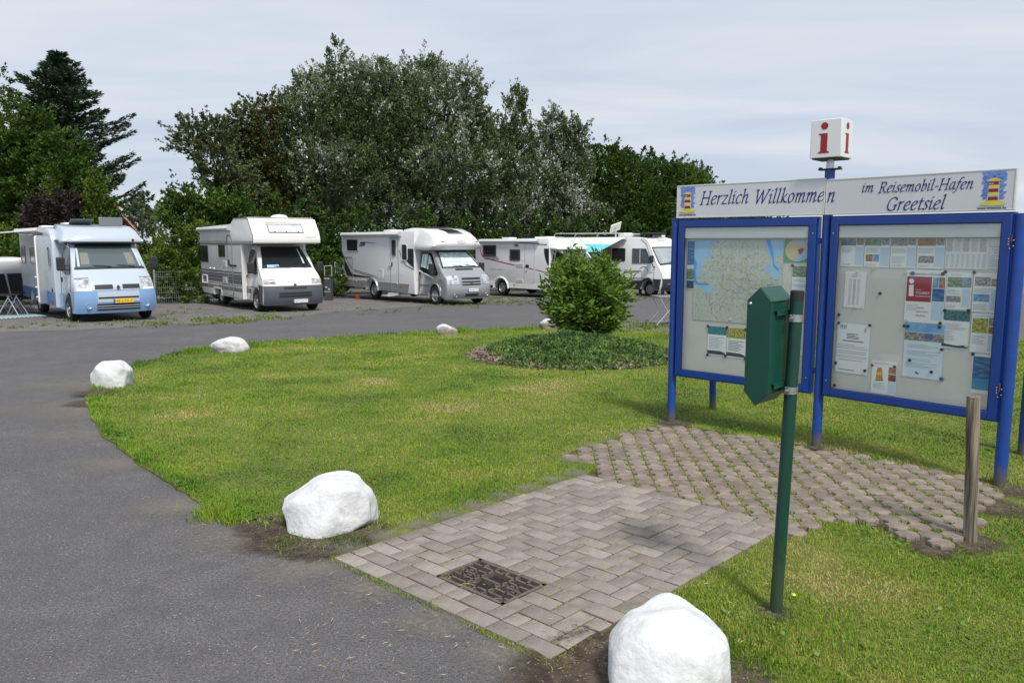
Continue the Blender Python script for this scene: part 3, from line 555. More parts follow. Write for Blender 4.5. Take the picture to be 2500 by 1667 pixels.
for base, E in ((Lp, EL), (Mp, ER)):
    M_ = BF(base, E); cs = MB(); ring(cs, .046, .478, 1.402, 2.012, .06, -.035, .03, M_)
    case = cs.build('display_case', m_blue, stand, bevel=.003)
    mb = MB(); ring(mb, .058, .492, 1.390, 1.998, .062, .031, .054, M_); mb.build('door_frame', m_blue, case, bevel=.004)
    mb = MB(); ring(mb, .118, .552, 1.330, 1.938, .007, .04, .050, M_); mb.build('seal', m_black, case)
    mb = MB(); mb.box(.10, .53, -.02, 1.34, 1.96, -.002, M_); mb.build('back_panel', m_board, case)
    mb = MB(); mb.box(.124, .558, .040, 1.324, 1.932, .043, M_); mb.build('glass_pane', m_glass, case)
    mb = MB(); mb.box(.124, 1.833, .030, 1.324, 1.932, .038, M_); mb.build('header_strip', m_signw, case)
    for z in (.62, 1.87):
        sx_ = 1.365 if base is Lp else .085
        sgn = MB(); sgn.lathe([(0, .006), (.006, .006), (.007, 0)], M_ @ Matrix.Translation((sx_, z, .054)), 12)
        sgn.build('lock', m_steel, case, True)
    for z in (.66, 1.78):
        for a in (0, 1.40): mb = MB(); mb.box(a, z, -.02, a+.05, z+.05, .015, M_); mb.build('bracket', m_blue, case)
    if base is Mp:
        for z in (.70, 1.78):
            mb = MB(); mb.lathe([(.001, 0)]+[(.007 if k % 2 else .0045, .004+.009*k) for k in range(8)]+[(.001, .07)], frame(M_ @ Vector((1.395, z, .05)), M_.to_3x3() @ Vector((1, 0, 0)), M_.to_3x3() @ Vector((0, 0, -1))), 12); mb.build('hinge', m_rust, case, True)
            for i, (a, b) in enumerate(((1.38, 0), (1.38, .02), (1.38, .04), (1.412, -.012), (1.412, .03), (1.39, -.03))): mb = MB(); mb.lathe([(0, .006), (.005, .003), (.005, 0)], M_ @ Matrix.Translation((a, z+b, .056)), 8); mb.build('screw', m_steel, case, True)
# welcome sign
def fit_text(s, x0, x1, y, cap, m, M, parent, shear=.42, off=-.008, spacing=1.05):
    o = text_obj(s, 1, m, Matrix.Identity(4), parent, 'lettering', shear=shear, extrude=.001, offset=off, spacing=spacing)
    xs = [v.co.x for v in o.data.vertices]; mnx, mxx = min(xs), max(xs); h = .70
    S = Matrix.Diagonal(((x1-x0)/(mxx-mnx), cap/h, 1, 1)); o.data.transform(M @ Matrix.Translation((x0, y, 0)) @ S @ Matrix.Translation((-mnx, 0, 0))); return o
signs = []
for base, E, x0, x1 in ((Lp, EL, .028, 1.452), (Mp, ER, -.004, 1.400)):
    M_ = BF(base, E); mb = MB(); mb.box(x0, 2.022, .02, x1, 2.332 if base is Lp else 2.318, .050, M_); s_ = mb.build('sign_panel', m_signw, stand, bevel=.002); signs.append(s_)
    mb = MB(); ring(mb, x0+.004, 2.026, x1-.004, 2.328 if base is Lp else 2.314, .006, .0502, .053, M_); mb.build('sign_edge', m_board, s_)
ML, MR_ = BF(Lp, EL, .0515), BF(Mp, ER, .0515)
GL = {'H': (.70, 'L', [[(.08, 0), (.08, .72)], [(.56, 0), (.56, .72)], [(.08, .37), (.56, .37)], [(-.01, 0), (.17, 0)], [(-.01, .72), (.17, .72)], [(.47, 0), (.65, 0)], [(.47, .72), (.65, .72)]]),
 'W': (.92, 'L', [[(.04, .72), (.19, .0)], [(.19, 0), (.43, .70)], [(.43, .70), (.56, 0)], [(.56, 0), (.84, .72)], [(-.05, .72), (.13, .72)], [(.75, .72), (.92, .72)]]),
 'R': (.60, 'C', [[(.1, 0), (.1, .36), (.1, .72)], [(.08, .72), (.28, .72), (.43, .66), (.46, .53), (.38, .41), (.1, .37)], [(.26, .38), (.46, .06), (.6, 0)], [(0, 0), (.1, 0), (.2, 0)], [(0, .72), (.06, .72), (.12, .72)]]),
 'G': (.70, 'C', [[(.58, .58), (.46, .71), (.28, .71), (.12, .58), (.06, .34), (.13, .1), (.32, 0), (.5, .03), (.57, .09)], [(.57, .03), (.57, .18), (.57, .3)], [(.47, .3), (.56, .3), (.66, .3)]]),
 'e': (.40, 'C', [[(.06, .23), (.2, .26), (.33, .34), (.32, .44), (.22, .48), (.09, .38), (.04, .2), (.1, .04), (.2, 0), (.35, .08)]]), 'r': (.33, 'C', [[(.0, .41), (.08, .48), (.08, .3), (.08, 0)], [(.08, .28), (.17, .44), (.31, .46)]]),
 'z': (.40, 'L', [[(.04, .46), (.34, .46)], [(.34, .46), (.03, .01)], [(.03, .01), (.37, .01)]]), 'l': (.22, 'C', [[(.0, .71), (.08, .76), (.08, .4), (.08, .07), (.13, 0), (.21, .06)]]),
 'i': (.22, 'C', [[(0, .41), (.08, .48), (.08, .25), (.08, .06), (.13, 0), (.21, .06)], [(.07, .63), (.09, .65), (.11, .67)]]), 'c': (.37, 'C', [[(.33, .41), (.24, .48), (.1, .4), (.04, .2), (.1, .04), (.2, 0), (.33, .08)]]),
 'h': (.46, 'C', [[(.0, .71), (.08, .76), (.08, .4), (.08, 0)], [(.08, .26), (.2, .44), (.3, .47), (.34, .38), (.34, .07), (.38, 0), (.46, .06)]]), 'k': (.42, 'C', [[(.0, .71), (.08, .76), (.08, .4), (.08, 0)], [(.34, .46), (.22, .33), (.1, .23)], [(.12, .24), (.28, .05), (.42, .02)]]),
 'o': (.43, 'C', [[(.2, .48), (.08, .4), (.04, .22), (.1, .04), (.2, 0), (.32, .08), (.37, .26), (.31, .43), (.2, .48)]]), 'n': (.46, 'C', [[(0, .41), (.08, .48), (.08, .3), (.08, 0)], [(.08, .26), (.2, .44), (.3, .47), (.34, .38), (.34, .07), (.38, 0), (.46, .06)]]),
 'm': (.68, 'C', [[(0, .41), (.08, .48), (.08, .3), (.08, 0)], [(.08, .26), (.19, .45), (.28, .46), (.3, .36), (.3, 0)], [(.3, .26), (.42, .45), (.51, .46), (.54, .36), (.54, .07), (.58, 0), (.67, .06)]]),
 's': (.32, 'C', [[(.29, .42), (.2, .48), (.1, .42), (.1, .33), (.25, .19), (.25, .07), (.14, 0), (.02, .06)]]), 'b': (.43, 'C', [[(.0, .71), (.08, .76), (.08, .4), (.08, .05), (.2, 0), (.33, .12), (.36, .3), (.28, .46), (.18, .44), (.08, .28)]]),
 '-': (.32, 'L', [[(.04, .25), (.26, .25)]]), 'a': (.45, 'C', [[(.34, .46), (.18, .48), (.06, .34), (.05, .1), (.14, 0), (.26, .1), (.34, .3)], [(.34, .48), (.34, .2), (.34, .06), (.38, 0), (.46, .06)]]),
 'f': (.27, 'C', [[(.38, .72), (.27, .76), (.17, .64), (.13, .3), (.1, .0), (.04, -.17), (-.08, -.2)], [(.02, .46), (.15, .46), (.30, .46)]]), 't': (.27, 'C', [[(.13, .62), (.11, .3), (.11, .08), (.16, 0), (.26, .06)], [(.01, .46), (.14, .46), (.27, .46)]]), ' ': (.25, 'L', [])}
def pen_text(s, x0, x1, y, cap, M, parent, slant=.26, nib=.040):
    wtot = sum(GL[c][0]+.055 for c in s)-.055; S = cap/.72; sx_ = (x1-x0-slant*cap*.3)/wtot; x = 0
    for c in s:
        w, kind, st = GL[c]; mb = MB(); k_ = 0
        for line in st:
            pts = line
            if kind == 'C' and len(line) > 2:
                P_ = [line[0]]+line+[line[-1]]; pts = []
                for i in range(1, len(P_)-2):
                    for t in np.linspace(0, 1, 5)[:-1 if i < len(P_)-3 else None]:
                        pts.append(tuple(.5*((2*P_[i][d])+(-P_[i-1][d]+P_[i+1][d])*t+(2*P_[i-1][d]-5*P_[i][d]+4*P_[i+1][d]-P_[i+2][d])*t*t+(-P_[i-1][d]+3*P_[i][d]-3*P_[i+1][d]+P_[i+2][d])*t**3) for d in (0, 1)))
            n1, n2 = (nib*.82, nib*.42), (-nib*.16, nib*.30)
            for p, q in zip(pts[:-1], pts[1:]):
                hull = [(a[0]+e_*n1[0]+f_*n2[0], a[1]+e_*n1[1]+f_*n2[1]) for a in (p, q) for e_, f_ in ((1, 1), (1, -1), (-1, -1), (-1, 1))]
                hull = sorted(set(hull)); lo = []; up = []
                for h in hull:
                    while len(lo) > 1 and (lo[-1][0]-lo[-2][0])*(h[1]-lo[-2][1])-(lo[-1][1]-lo[-2][1])*(h[0]-lo[-2][0]) <= 0: lo.pop()
                    lo.append(h)
                for h in hull[::-1]:
                    while len(up) > 1 and (up[-1][0]-up[-2][0])*(h[1]-up[-2][1])-(up[-1][1]-up[-2][1])*(h[0]-up[-2][0]) <= 0: up.pop()
                    up.append(h)
                hull = lo[:-1]+up[:-1]; k_ += 1
                mb.prism([(x0+(x+a)*sx_+slant*b*S, y+b*S) for a, b in hull], .0008+.00003*k_, M)
        if k_: mb.build('letter', m_navy, parent)
        x += w+.055
pen_text('Herzlich', .284, .765, 2.146, .118, ML, signs[0]); pen_text('Willkomme', .820, 1.445, 2.138, .118, ML, signs[0]); pen_text('n', .008, .078, 2.130, .118, MR_, signs[1])
pen_text('im', .299, .397, 2.198, .075, MR_, signs[1]); pen_text('Reisemobil-Hafen', .437, 1.122, 2.188, .080, MR_, signs[1]); pen_text('Greetsiel', .499, .936, 2.045, .100, MR_, signs[1])
fit_text('www.greetsiel.de', .057, .238, 2.046, .020, m_navy, ML, signs[0], 0, 0); fit_text('www.greetsiel.de', 1.160, 1.347, 2.032, .020, m_navy, MR_, signs[1], 0, 0)
def emblem(M, x, y, w, h, par):
    def poly(pts, m, d, nm):
        MB().prism([(x+a*w, y+b*h) for a, b in pts], .0008, M @ Matrix.Translation((0, 0, d))).build(nm, m, par)
    r = random.Random(3)
    mb = MB()
    for i in range(11):
        yy = 1.0-i*.075; a0 = .10+r.uniform(-.05, .06); a1 = .92+r.uniform(-.06, .05); k = 6
        top = [(a0+(a1-a0)*j/k, yy+r.uniform(-.01, .012)) for j in range(k+1)]; bot = [(a0+.02+(a1-a0-.04)*j/k, yy-.062+r.uniform(-.014, .012)) for j in range(k+1)]
        mb.prism([(x+a*w, y+b*h) for a, b in bot+top[::-1]], .0006, M)
    mb.build('painted_sky', m_skyb, par)
    poly([(.30, .13), (.72, .13), (.70, .74), (.34, .74)], m_signw, .0010, 'tower_outline')
    for i, (b0, b1, mm) in enumerate(((.145, .25, m_red), (.275, .365, m_yel), (.385, .485, m_red), (.50, .58, m_yel), (.60, .70, m_red))):
        poly([(.33, b0), (.69, b0), (.68, b1), (.345, b1)], mm, .0022, 'tower_band')
    poly([(.22, .72), (.82, .72), (.62, .79), (.52, .81), (.40, .79)], m_yel, .0024, 'tower_roof'); poly([(.49, .81), (.55, .81), (.55, .86), (.49, .86)], m_red, .0026, 'tower_lantern')
    for a, b in ((.36, .62), (.44, .62)): poly([(a, b), (a+.05, b), (a+.05, b+.03), (a, b+.03)], m_signw, .0034, 'tower_window')
    for a, b in ((.15, .885), (.62, .925)): poly([(a, b), (a+.06, b+.02), (a+.1, b+.005), (a+.17, b+.022), (a+.1, b+.018), (a+.06, b+.032)], m_signw, .0030, 'gull')
    poly([(.0, .02), (.2, -.0), (.5, -.03), (.85, 0), (1., .05), (.85, .10), (.6, .135), (.4, .135), (.2, .09)], m_yel, .0030, 'green_hill')
emblem(ML, .056, 2.078, .18, .238, signs[0]); emblem(MR_, 1.163, 2.062, .185, .24, signs[1])
# information cube on the middle post
m_cube = mat('cube_white', (.66, .67, .68), .35)
ce = math.radians(-43); cbm = frame((0, 0, 0), (math.cos(ce), math.sin(ce), 0), (0, 0, 1), (math.sin(ce), -math.cos(ce), 0))
mb = MB(); mb.box(-.128, 2.49, -.128, .128, 2.80, .128, cbm); cube = mb.build('information_cube', m_cube, stand, bevel=.006)
mb = MB(); mb.tube((0, 0, 2.41), (0, 0, 2.49), .031, n=16); mb.build('cube_neck', m_steel, stand, True)
mb = MB(); mb.box(-.085, 2.398, -.05, .085, 2.408, .05, cbm); mb.box(-.09, 2.396, -.02, -.07, 2.422, .02, cbm); mb.box(.07, 2.396, -.02, .09, 2.422, .02, cbm); mb.build('flange_plate', m_black, stand, bevel=.002)
mb = MB(); mb.box(-.113, 2.480, -.113, .113, 2.489, .113, cbm); mb.build('cube_base', m_black, stand)
ipoly = [(-.045, -.105), (.045, -.105), (.045, -.097), (.027, -.088), (.027, .055), (-.045, .055), (-.045, .047), (-.027, .04), (-.027, -.088), (-.045, -.097)]
for rz in (0, math.pi/2):
    Mi = Matrix.Rotation(rz, 4, 'Z') @ cbm @ Matrix.Translation((-.012 if rz == 0 else 0, 2.632, .1285))
    mb = MB(); mb.prism(ipoly, .002, Mi); mb.prism([(.029*math.cos(a*.2618), .115+.029*math.sin(a*.2618)) for a in range(24)], .002, Mi); mb.build('letter_i', m_red, cube)

# ---------------- notices behind the glass ----------------
def case_M(base, E, d):
    return BF(base, E, .0, False) @ Matrix.Translation((.124, 1.932, d))
CW, CH = 1.20, 1.374
MAG = []
def notice(side, name, label, cat, u0, v0, u1, v1, items, m=None, rot=0, lift=0, group='notices pinned in the display cases'):
    M_ = case_M(Lp, EL, .0) if side == 'L' else case_M(Mp, ER, .0)
    W, Hh = (u1-u0)*CW, (v1-v0)*CH
    o = MB().box(0, -Hh, 0, W, 0, .0008).build(name, m or m_paper); o.matrix_world = M_ @ Matrix.Translation((u0*CW, -v0*CH, .0015+lift)) @ Matrix.Rotation(rot, 4, 'Z'); tag(o, label, cat, group)
    for it in items:
        k = it[0]
        if k == 'p': MB().box(it[1]*W, -it[4]*Hh, .0009, it[3]*W, -it[2]*Hh, .0013).build('photo' if len(it) < 7 else it[6], it[5], o)
        elif k == 'l':
            mb = MB(); n = it[5]; r = random.Random(n+int(W*1000))
            for i in range(n):
                y = -(it[2]+(it[4]-it[2])*(i+.5)/n)*Hh; hh = (it[4]-it[2])*Hh/n*.22; xe = it[3]-(r.random()**2)*(it[3]-it[1])*.5 if n > 2 else it[3]
                mb.box(it[1]*W, y-hh, .0009, xe*W, y+hh, .0012)
            mb.build('printed_lines', it[6] if len(it) > 6 else m_inkl, o)
        elif k == 't':
            t_ = text_obj(it[1], 1, it[6], Matrix.Identity(4), o, 'lettering', shear=it[7] if len(it) > 7 else 0); xs = [v.co.x for v in t_.data.vertices]; a, b = min(xs), max(xs)
            t_.data.transform(Matrix.Translation((it[2]*W, -it[4]*Hh, .0014)) @ Matrix.Diagonal(((it[3]-it[2])*W/(b-a), it[5]*Hh/.7, .3, 1)) @ Matrix.Translation((-a, 0, 0)))
        elif k == 'poly': MB().prism([(x*W, -y*Hh) for x, y in it[1]], .0004, Matrix.Translation((0, 0, .0009+it[3]))).build(it[4], it[2], o)
    return o
# left case
notice('L', 'leaflet', 'dark blue printed sheet tucked behind the left edge of the area map', 'leaflet', .004, .086, .078, .43, [('p', .05, .02, .95, .5, ph_sea), ('p', .05, .58, .95, .8, ph_land), ('p', .05, .82, .95, .98, m_petrol, 'print_block')], m_paperb)
water1 = [(0, 0), (.27, 0), (.17, .13), (.21, .2), (.12, .25), (.09, .42), (.03, .5), (.05, .54), (.19, .55), (.24, .6), (.20, .66), (.13, .66), (.10, .60), (.0, .555), (0, .3)]
water2 = [(.80, 0), (.995, 0), (.99, .18), (.93, .2), (.92, .28), (.98, .31), (.985, .38), (.95, .45), (.91, .47), (.89, .42), (.82, .36), (.82, .31), (.88, .29), (.87, .2), (.83, .13)]
deep1 = [(0, .22), (.035, .28), (.02, .40), (.03, .50), (.06, .535), (.19, .54), (.17, .56), (.05, .56), (0, .53)]; deep2 = [(.81, 0), (.86, .0), (.9, .16), (.905, .28), (.96, .34), (.955, .37), (.90, .31), (.885, .22)]
am = notice('L', 'area_map', 'large folded area map with blue sea inlets in the left case', 'map', .072, .084, .806, .642, [('poly', water1, mat('map_water', (.28, .50, .78), .7, col2=(.35, .58, .78), vscale=8), 0, 'map_water'), ('poly', water2, MATS['map_water'], 0, 'map_water'), ('poly', deep1, mat('map_deep', (.08, .33, .75), .7), .0005, 'map_channel'), ('poly', deep2, MATS['map_deep'], .0005, 'map_channel')], ph_map, lift=.001)
r_ = random.Random(11); mb = MB(); W_, H_ = (.806-.072)*CW, (.642-.084)*CH
for i in range(46):
    x, y = r_.uniform(.2, .95)*W_, -r_.uniform(.05, .95)*H_; pts = [(x, y, .0017)]; a = r_.uniform(0, 6.28)
    if .8*W_ < x and y > -.5*H_: continue
    for k in range(7): a += r_.uniform(-.7, .7); x += math.cos(a)*.028; y += math.sin(a)*.028; x = min(max(x, .16*W_), .97*W_); y = max(min(y, -.02*H_), -.98*H_); pts.append((x, y, .0017))
    mb.path(pts, .0009, 4)
mb.build('map_roads', m_ink, am)['kind'] = 'stuff'
mb = MB()
for i in range(26):
    x, y = r_.uniform(.3, .85)*W_, -r_.uniform(.25, .8)*H_; mb.prism([(x+.012*r_.uniform(.4, 1)*math.cos(k), y+.014*r_.uniform(.4, 1)*math.sin(k)) for k in range(6)], .0006, Matrix.Translation((0, 0, .0009)))
mb.build('map_woods', m_yel, am)['kind'] = 'stuff'
mb = MB()
for i in range(1, 4): mb.box(W_*i/4, -H_, .0009, W_*i/4+.0015, 0, .0011)
for i in range(1, 4): mb.box(0, -H_*i/4, .0009, W_, -H_*i/4+.0015, .0011)
mb.build('map_folds', m_paper, am)
tm = notice('L', 'town_map', 'small round town plan on green sheet beside the large map', 'map', .811, .081, .995, .229, [('poly', [(.50+.46*math.cos(a*.35)*1.0, .48+.47*math.sin(a*.35)) for a in range(18)], mat('map_sand', (.55, .47, .25), .7), 0, 'map_land'), ('poly', [(.95, .35), (.96, .8), (.6, .96), (.42, .93), (.7, .5)], m_lbl, .0006, 'map_water'), ('poly', [(.55, .45), (.7, .36), (.83, .42), (.7, .62), (.62, .66)], m_red, .001, 'map_harbour'), ('poly', [(.3, .0), (.98, .0), (.85, .3), (.7, .35), (.4, .2)], m_inkl, .0008, 'map_legend')], mat('map_green', (.08, .32, .16), .7))
notice('L', 'leaflet', 'leaflet with a green meadow photo under the round town plan', 'leaflet', .879, .246, .995, .42, [('p', .02, .02, .98, .42, ph_land), ('l', .05, .5, .95, .6, 3), ('l', .05, .68, .95, .8, 2, m_lbl)])
notice('L', 'flyer', 'flyer with a teal group photo, left of the two under the map', 'flyer', .212, .678, .375, .879, [('p', 0, 0, 1, .28, mat('teal_photo', (.05, .30, .33), .6, col2=(.02, .08, .09), vscale=60)), ('l', .08, .36, .9, .78, 8), ('poly', [(0, .84), (.7, .84), (.9, .88), (1, .95), (1, .97), (0, .97)], m_petrol, 0, 'print_block')])
notice('L', 'flyer', 'flyer with a photo of yellow fruit, right of the two under the map', 'flyer', .378, .679, .542, .883, [('p', 0, 0, 1, .34, ph_yel), ('l', .08, .42, .9, .78, 7, m_ink), ('poly', [(0, .82), (.7, .84), (.9, .88), (1, .95), (1, .97), (0, .95)], m_inkd, 0, 'print_block')])
notice('L', 'flyer', 'flyer with a teal head half hidden behind the green dispenser box', 'flyer', .552, .682, .71, .883, [('p', 0, 0, 1, .28, MATS['teal_photo']), ('l', .08, .36, .9, .78, 8), ('p', 0, .84, 1, .97, m_petrol, 'print_block')])
for i, (u0, u1) in enumerate(((.745, .86), (.87, .985))): notice('L', 'leaflet', ('white sheet low in the left case behind the green post', 'white timetable sheet at the lower right of the left case')[i], 'leaflet', u0, .52+.1*i, u1, .72+.1*i, [('l', .08, .1, .9, .9, 12)])
# right case
heads = ('farm and flower photos', 'two small harbour photos', 'grey village photo', 'one golden photo'); hp = (ph_land, ph_land, ph_town, ph_oran)
for i, (u0, u1) in enumerate(((.006, .166), (.172, .340), (.347, .508), (.517, .681))):
    it = [('p', 0, 0, .66, .24, hp[i]), ('p', .68, 0, .98, .22, ph_town if i else ph_oran), ('p', .64, .30, .98, .94, m_paperb, 'tinted_column'), ('l', .05, .32, .6, .5, 4), ('l', .67, .33, .95, .6, 7, m_lbl), ('l', .05, .88, .45, .96, 2)]
    it += [[('p', .05, .1, .6, .24, ph_blue)], [('p', .06, .55, .34, .80, ph_oran), ('p', .36, .55, .60, .80, ph_blue)], [('l', .05, .6, .6, .86, 6)], [('p', .05, .58, .62, .82, ph_town)]][i]
    notice('R', 'notice_sheet', 'sheet with %s in the top row of the right case' % heads[i], 'notice', u0, .08, u1, .246, it)
notice('R', 'table_sheet', 'wide grey sheet of number columns in the top row', 'notice', .686, .078, .935, .244, [('l', .02+.19*k, .02, .17+.19*k, .44, 16, m_ink if k % 2 == 0 else m_inkl) for k in range(5)]+[('l', .02+.12*k, .52, .10+.12*k, .96, 22) for k in range(8)], mat('paper_grey', (.70, .71, .73), .7))
notice('R', 'table_sheet', 'narrow sheet headed by short bold lines at the top right corner', 'notice', .937, .078, .996, .24, [('t', 'Apotheken', .1, .98, .3, .06, m_ink), ('t', 'Notdienst', .2, .98, .40, .06, m_ink), ('t', '2017', .4, .85, .5, .05, m_ink), ('l', .05, .55, .98, .95, 6)], MATS['paper_grey'])
notice('R', 'list_sheet', 'white tide table sheet hanging alone at the upper left', 'notice', .048, .276, .195, .494, [('l', .2+.2*k, .2, .34+.2*k, .92, 24, m_inkl if k != 1 else m_ink) for k in range(3)]+[('t', 'L', .14, .18, .96, .03, m_inkd), ('t', 'L', .88, .92, .96, .03, m_inkd), ('l', .3, .05, .75, .16, 3)], rot=-.012)
notice('R', 'letter_sheet', 'typed white letter with bold centred lines at the lower left', 'notice', .012, .592, .242, .896, [('l', .3, .19, .68, .31, 4, m_inkd), ('l', .18, .33, .82, .37, 1, m_inkd), ('l', .03, .41, .97, .52, 3), ('l', .04, .54, .92, .62, 2), ('l', .06, .64, .94, .70, 2), ('l', .1, .725, .85, .75, 1, m_ink), ('t', 'ffff', .08, .30, .12, .09, m_ink), ('poly', [(.84, .05), (.88, .06), (.9, .12), (.87, .17), (.82, .14)], m_inkl, 0, 'logo'), ('l', .1, .92, .6, .96, 1, m_ink)], rot=-.01)
tp = notice('R', 'tourist_poster', 'white poster with a dark red tourist information square', 'poster', .458, .256, .702, .556, [
    ('t', 'Krummhörn-Greetsiel', .06, .98, .095, .045, m_inkd, .25), ('p', .02, .125, .655, .60, m_wine, 'red_square'), ('poly', [(.14+.065*math.cos(a*.3927), .215+.05*math.sin(a*.3927)) for a in range(16)], m_paper, .0006, 'letter_i'),
    ('poly', [(.08, .29), (.20, .285), (.21, .48), (.22, .50), (.09, .505)], m_paper, .0006, 'letter_i'), ('t', 'GEPRÜFTE', .26, .42, .385, .018, m_paper), ('t', 'TOURIST', .26, .62, .455, .045, m_paper), ('t', 'INFORMATION', .26, .63, .51, .028, m_paper),
    ('p', .68, .13, .82, .33, ph_blue), ('p', .83, .13, .98, .33, ph_oran), ('p', .68, .34, .98, .58, ph_sea), ('p', .68, .6, .98, .94, m_paperb, 'tinted_column'), ('l', .05, .65, .35, .78, 4), ('l', .3, .68, .62, .9, 3, m_inkl)])
notice('R', 'notice_sheet', 'sheet with a photo of two walkers on a green dyke', 'notice', .706, .264, .852, .468, [('p', .04, .13, .98, .40, ph_land), ('p', .62, .14, .98, .36, m_lbl, 'tinted_column'), ('l', .05, .45, .55, .6, 4), ('p', .64, .42, .96, .92, m_paperb, 'tinted_column'), ('p', .03, .64, .6, .80, ph_town), ('l', .04, .88, .4, .96, 2), ('t', 'Gästeführer', .15, .6, .08, .05, m_inkl)])
notice('R', 'notice_sheet', 'sheet with a ship model photo and a small ferry photo', 'notice', .861, .264, .992, .474, [('p', .05, .10, .72, .33, ph_town), ('p', .75, .14, .98, .33, ph_land), ('l', .05, .38, .98, .52, 4), ('p', .04, .54, .72, .73, ph_blue), ('l', .05, .8, .6, .95, 3), ('p', .76, .4, .98, .95, m_paperb, 'tinted_column')])
notice('R', 'flyer', 'flyer with a photo of a cow herd and a dark wavy foot', 'flyer', .702, .474, .856, .684, [('p', 0, .0, 1, .27, mat('cow_photo', (.05, .24, .26), .6, col2=(.02, .02, .02), vscale=55), 'photo'), ('l', .06, .34, .95, .52, 7), ('l', .06, .54, .5, .82, 9), ('poly', [(0, .86), (.2, .90), (.6, .92), (1, .88), (1, .97), (.6, .98), (0, .96)], m_petrol, 0, 'print_block')], rot=-.01)
notice('R', 'notice_sheet', 'sheet with a dry heath photo beside small black pictures', 'notice', .866, .482, .998, .694, [('p', .04, .12, .70, .50, ph_yel), ('p', .73, .1, .98, .3, ph_town), ('p', .73, .32, .98, .5, ph_oran), ('l', .06, .56, .65, .8, 6), ('p', .73, .54, .98, .95, m_paperb, 'tinted_column'), ('l', .06, .04, .95, .09, 1, m_lbl)])
notice('R', 'harbour_poster', 'pale blue poster with a wide harbour and lighthouse photo', 'poster', .470, .56, .714, .874, [('p', 0, 0, 1, .16, mat('banner_blue', (.12, .33, .62), .6, col2=(.3, .5, .75), vscale=8), 'banner'), ('p', 0, .17, 1, .32, ph_town), ('p', .52, .17, .72, .28, m_skyb, 'photo'), ('l', .08, .38, .9, .46, 3, m_inkl), ('l', .08, .5, .95, .6, 4), ('l', .08, .64, .7, .7, 2, m_lbl), ('l', .08, .72, .9, .82, 4), ('poly', [(.32, .88), (.42, .90), (.44, .94), (.34, .93)], m_skyb, 0, 'logo')], mat('paper_paleblue', (.62, .72, .80), .7))
notice('R', 'sea_poster', 'deep blue poster with white lines at the lower right corner', 'poster', .889, .703, .998, .92, [('p', .03, .06, .98, .62, ph_sea, 'print_block'), ('p', .03, .62, .98, .9, mat('print_lagoon', (.03, .25, .45), .6), 'print_block'), ('l', .12, .12, .95, .55, 12, m_lbl), ('l', .1, .7, .85, .86, 4, m_paper)])
notice('R', 'lighthouse_flyer', 'flyer with a yellow and red striped tower drawing at the bottom edge', 'flyer', .268, .80, .434, .998, [('t', 'Leeks Leuchtturm', .06, .8, .09, .05, m_inkl), ('poly', [(.18, .56), (.20, .30), (.25, .2), (.4, .2), (.43, .32), (.46, .56)], m_skyb and mat('print_orange', (.6, .2, .03), .6), 0, 'tower'), ('poly', [(.19, .36), (.43, .34), (.44, .42), (.19, .44)], m_yel, .0005, 'tower_band'), ('poly', [(.12, .58), (.5, .56), (.48, .6), (.2, .62)], m_land if False else ph_land, 0, 'grass'), ('l', .08, .66, .6, .85, 6), ('p', .68, .16, .98, .36, ph_oran), ('p', .68, .38, .98, .58, mat('photo_red', (.4, .05, .03), .6, col2=(.05, .02, .02), vscale=40)), ('p', .68, .6, .98, .95, m_paperb, 'tinted_column')])
def magnet(side, u, v, colr, r=.013, lab=None):
    M_ = (case_M(Lp, EL, 0) if side == 'L' else case_M(Mp, ER, 0)) @ Matrix.Translation((u*CW, -v*CH, .004))
    cm = {'k': ('black', m_black), 'w': ('beige', mat('magnet_beige', (.62, .58, .48), .5)), 'y': ('yellow', m_yel), 'r': ('red', mat('magnet_red', (.4, .08, .06), .5)), 'b': ('blue', mat('magnet_blue', (.02, .08, .3), .4))}[colr]
    o = MB().lathe([(0, .007), (r*.8, .007), (r, .004), (r, 0)], None, 14).build('magnet', cm[1], smooth=True); o.matrix_world = M_
    where = 'left' if side == 'L' else 'right'
    lab = '%s round magnet %s' % (cm[0], lab); tag(o, lab, 'magnet', 'round magnets holding the notices')
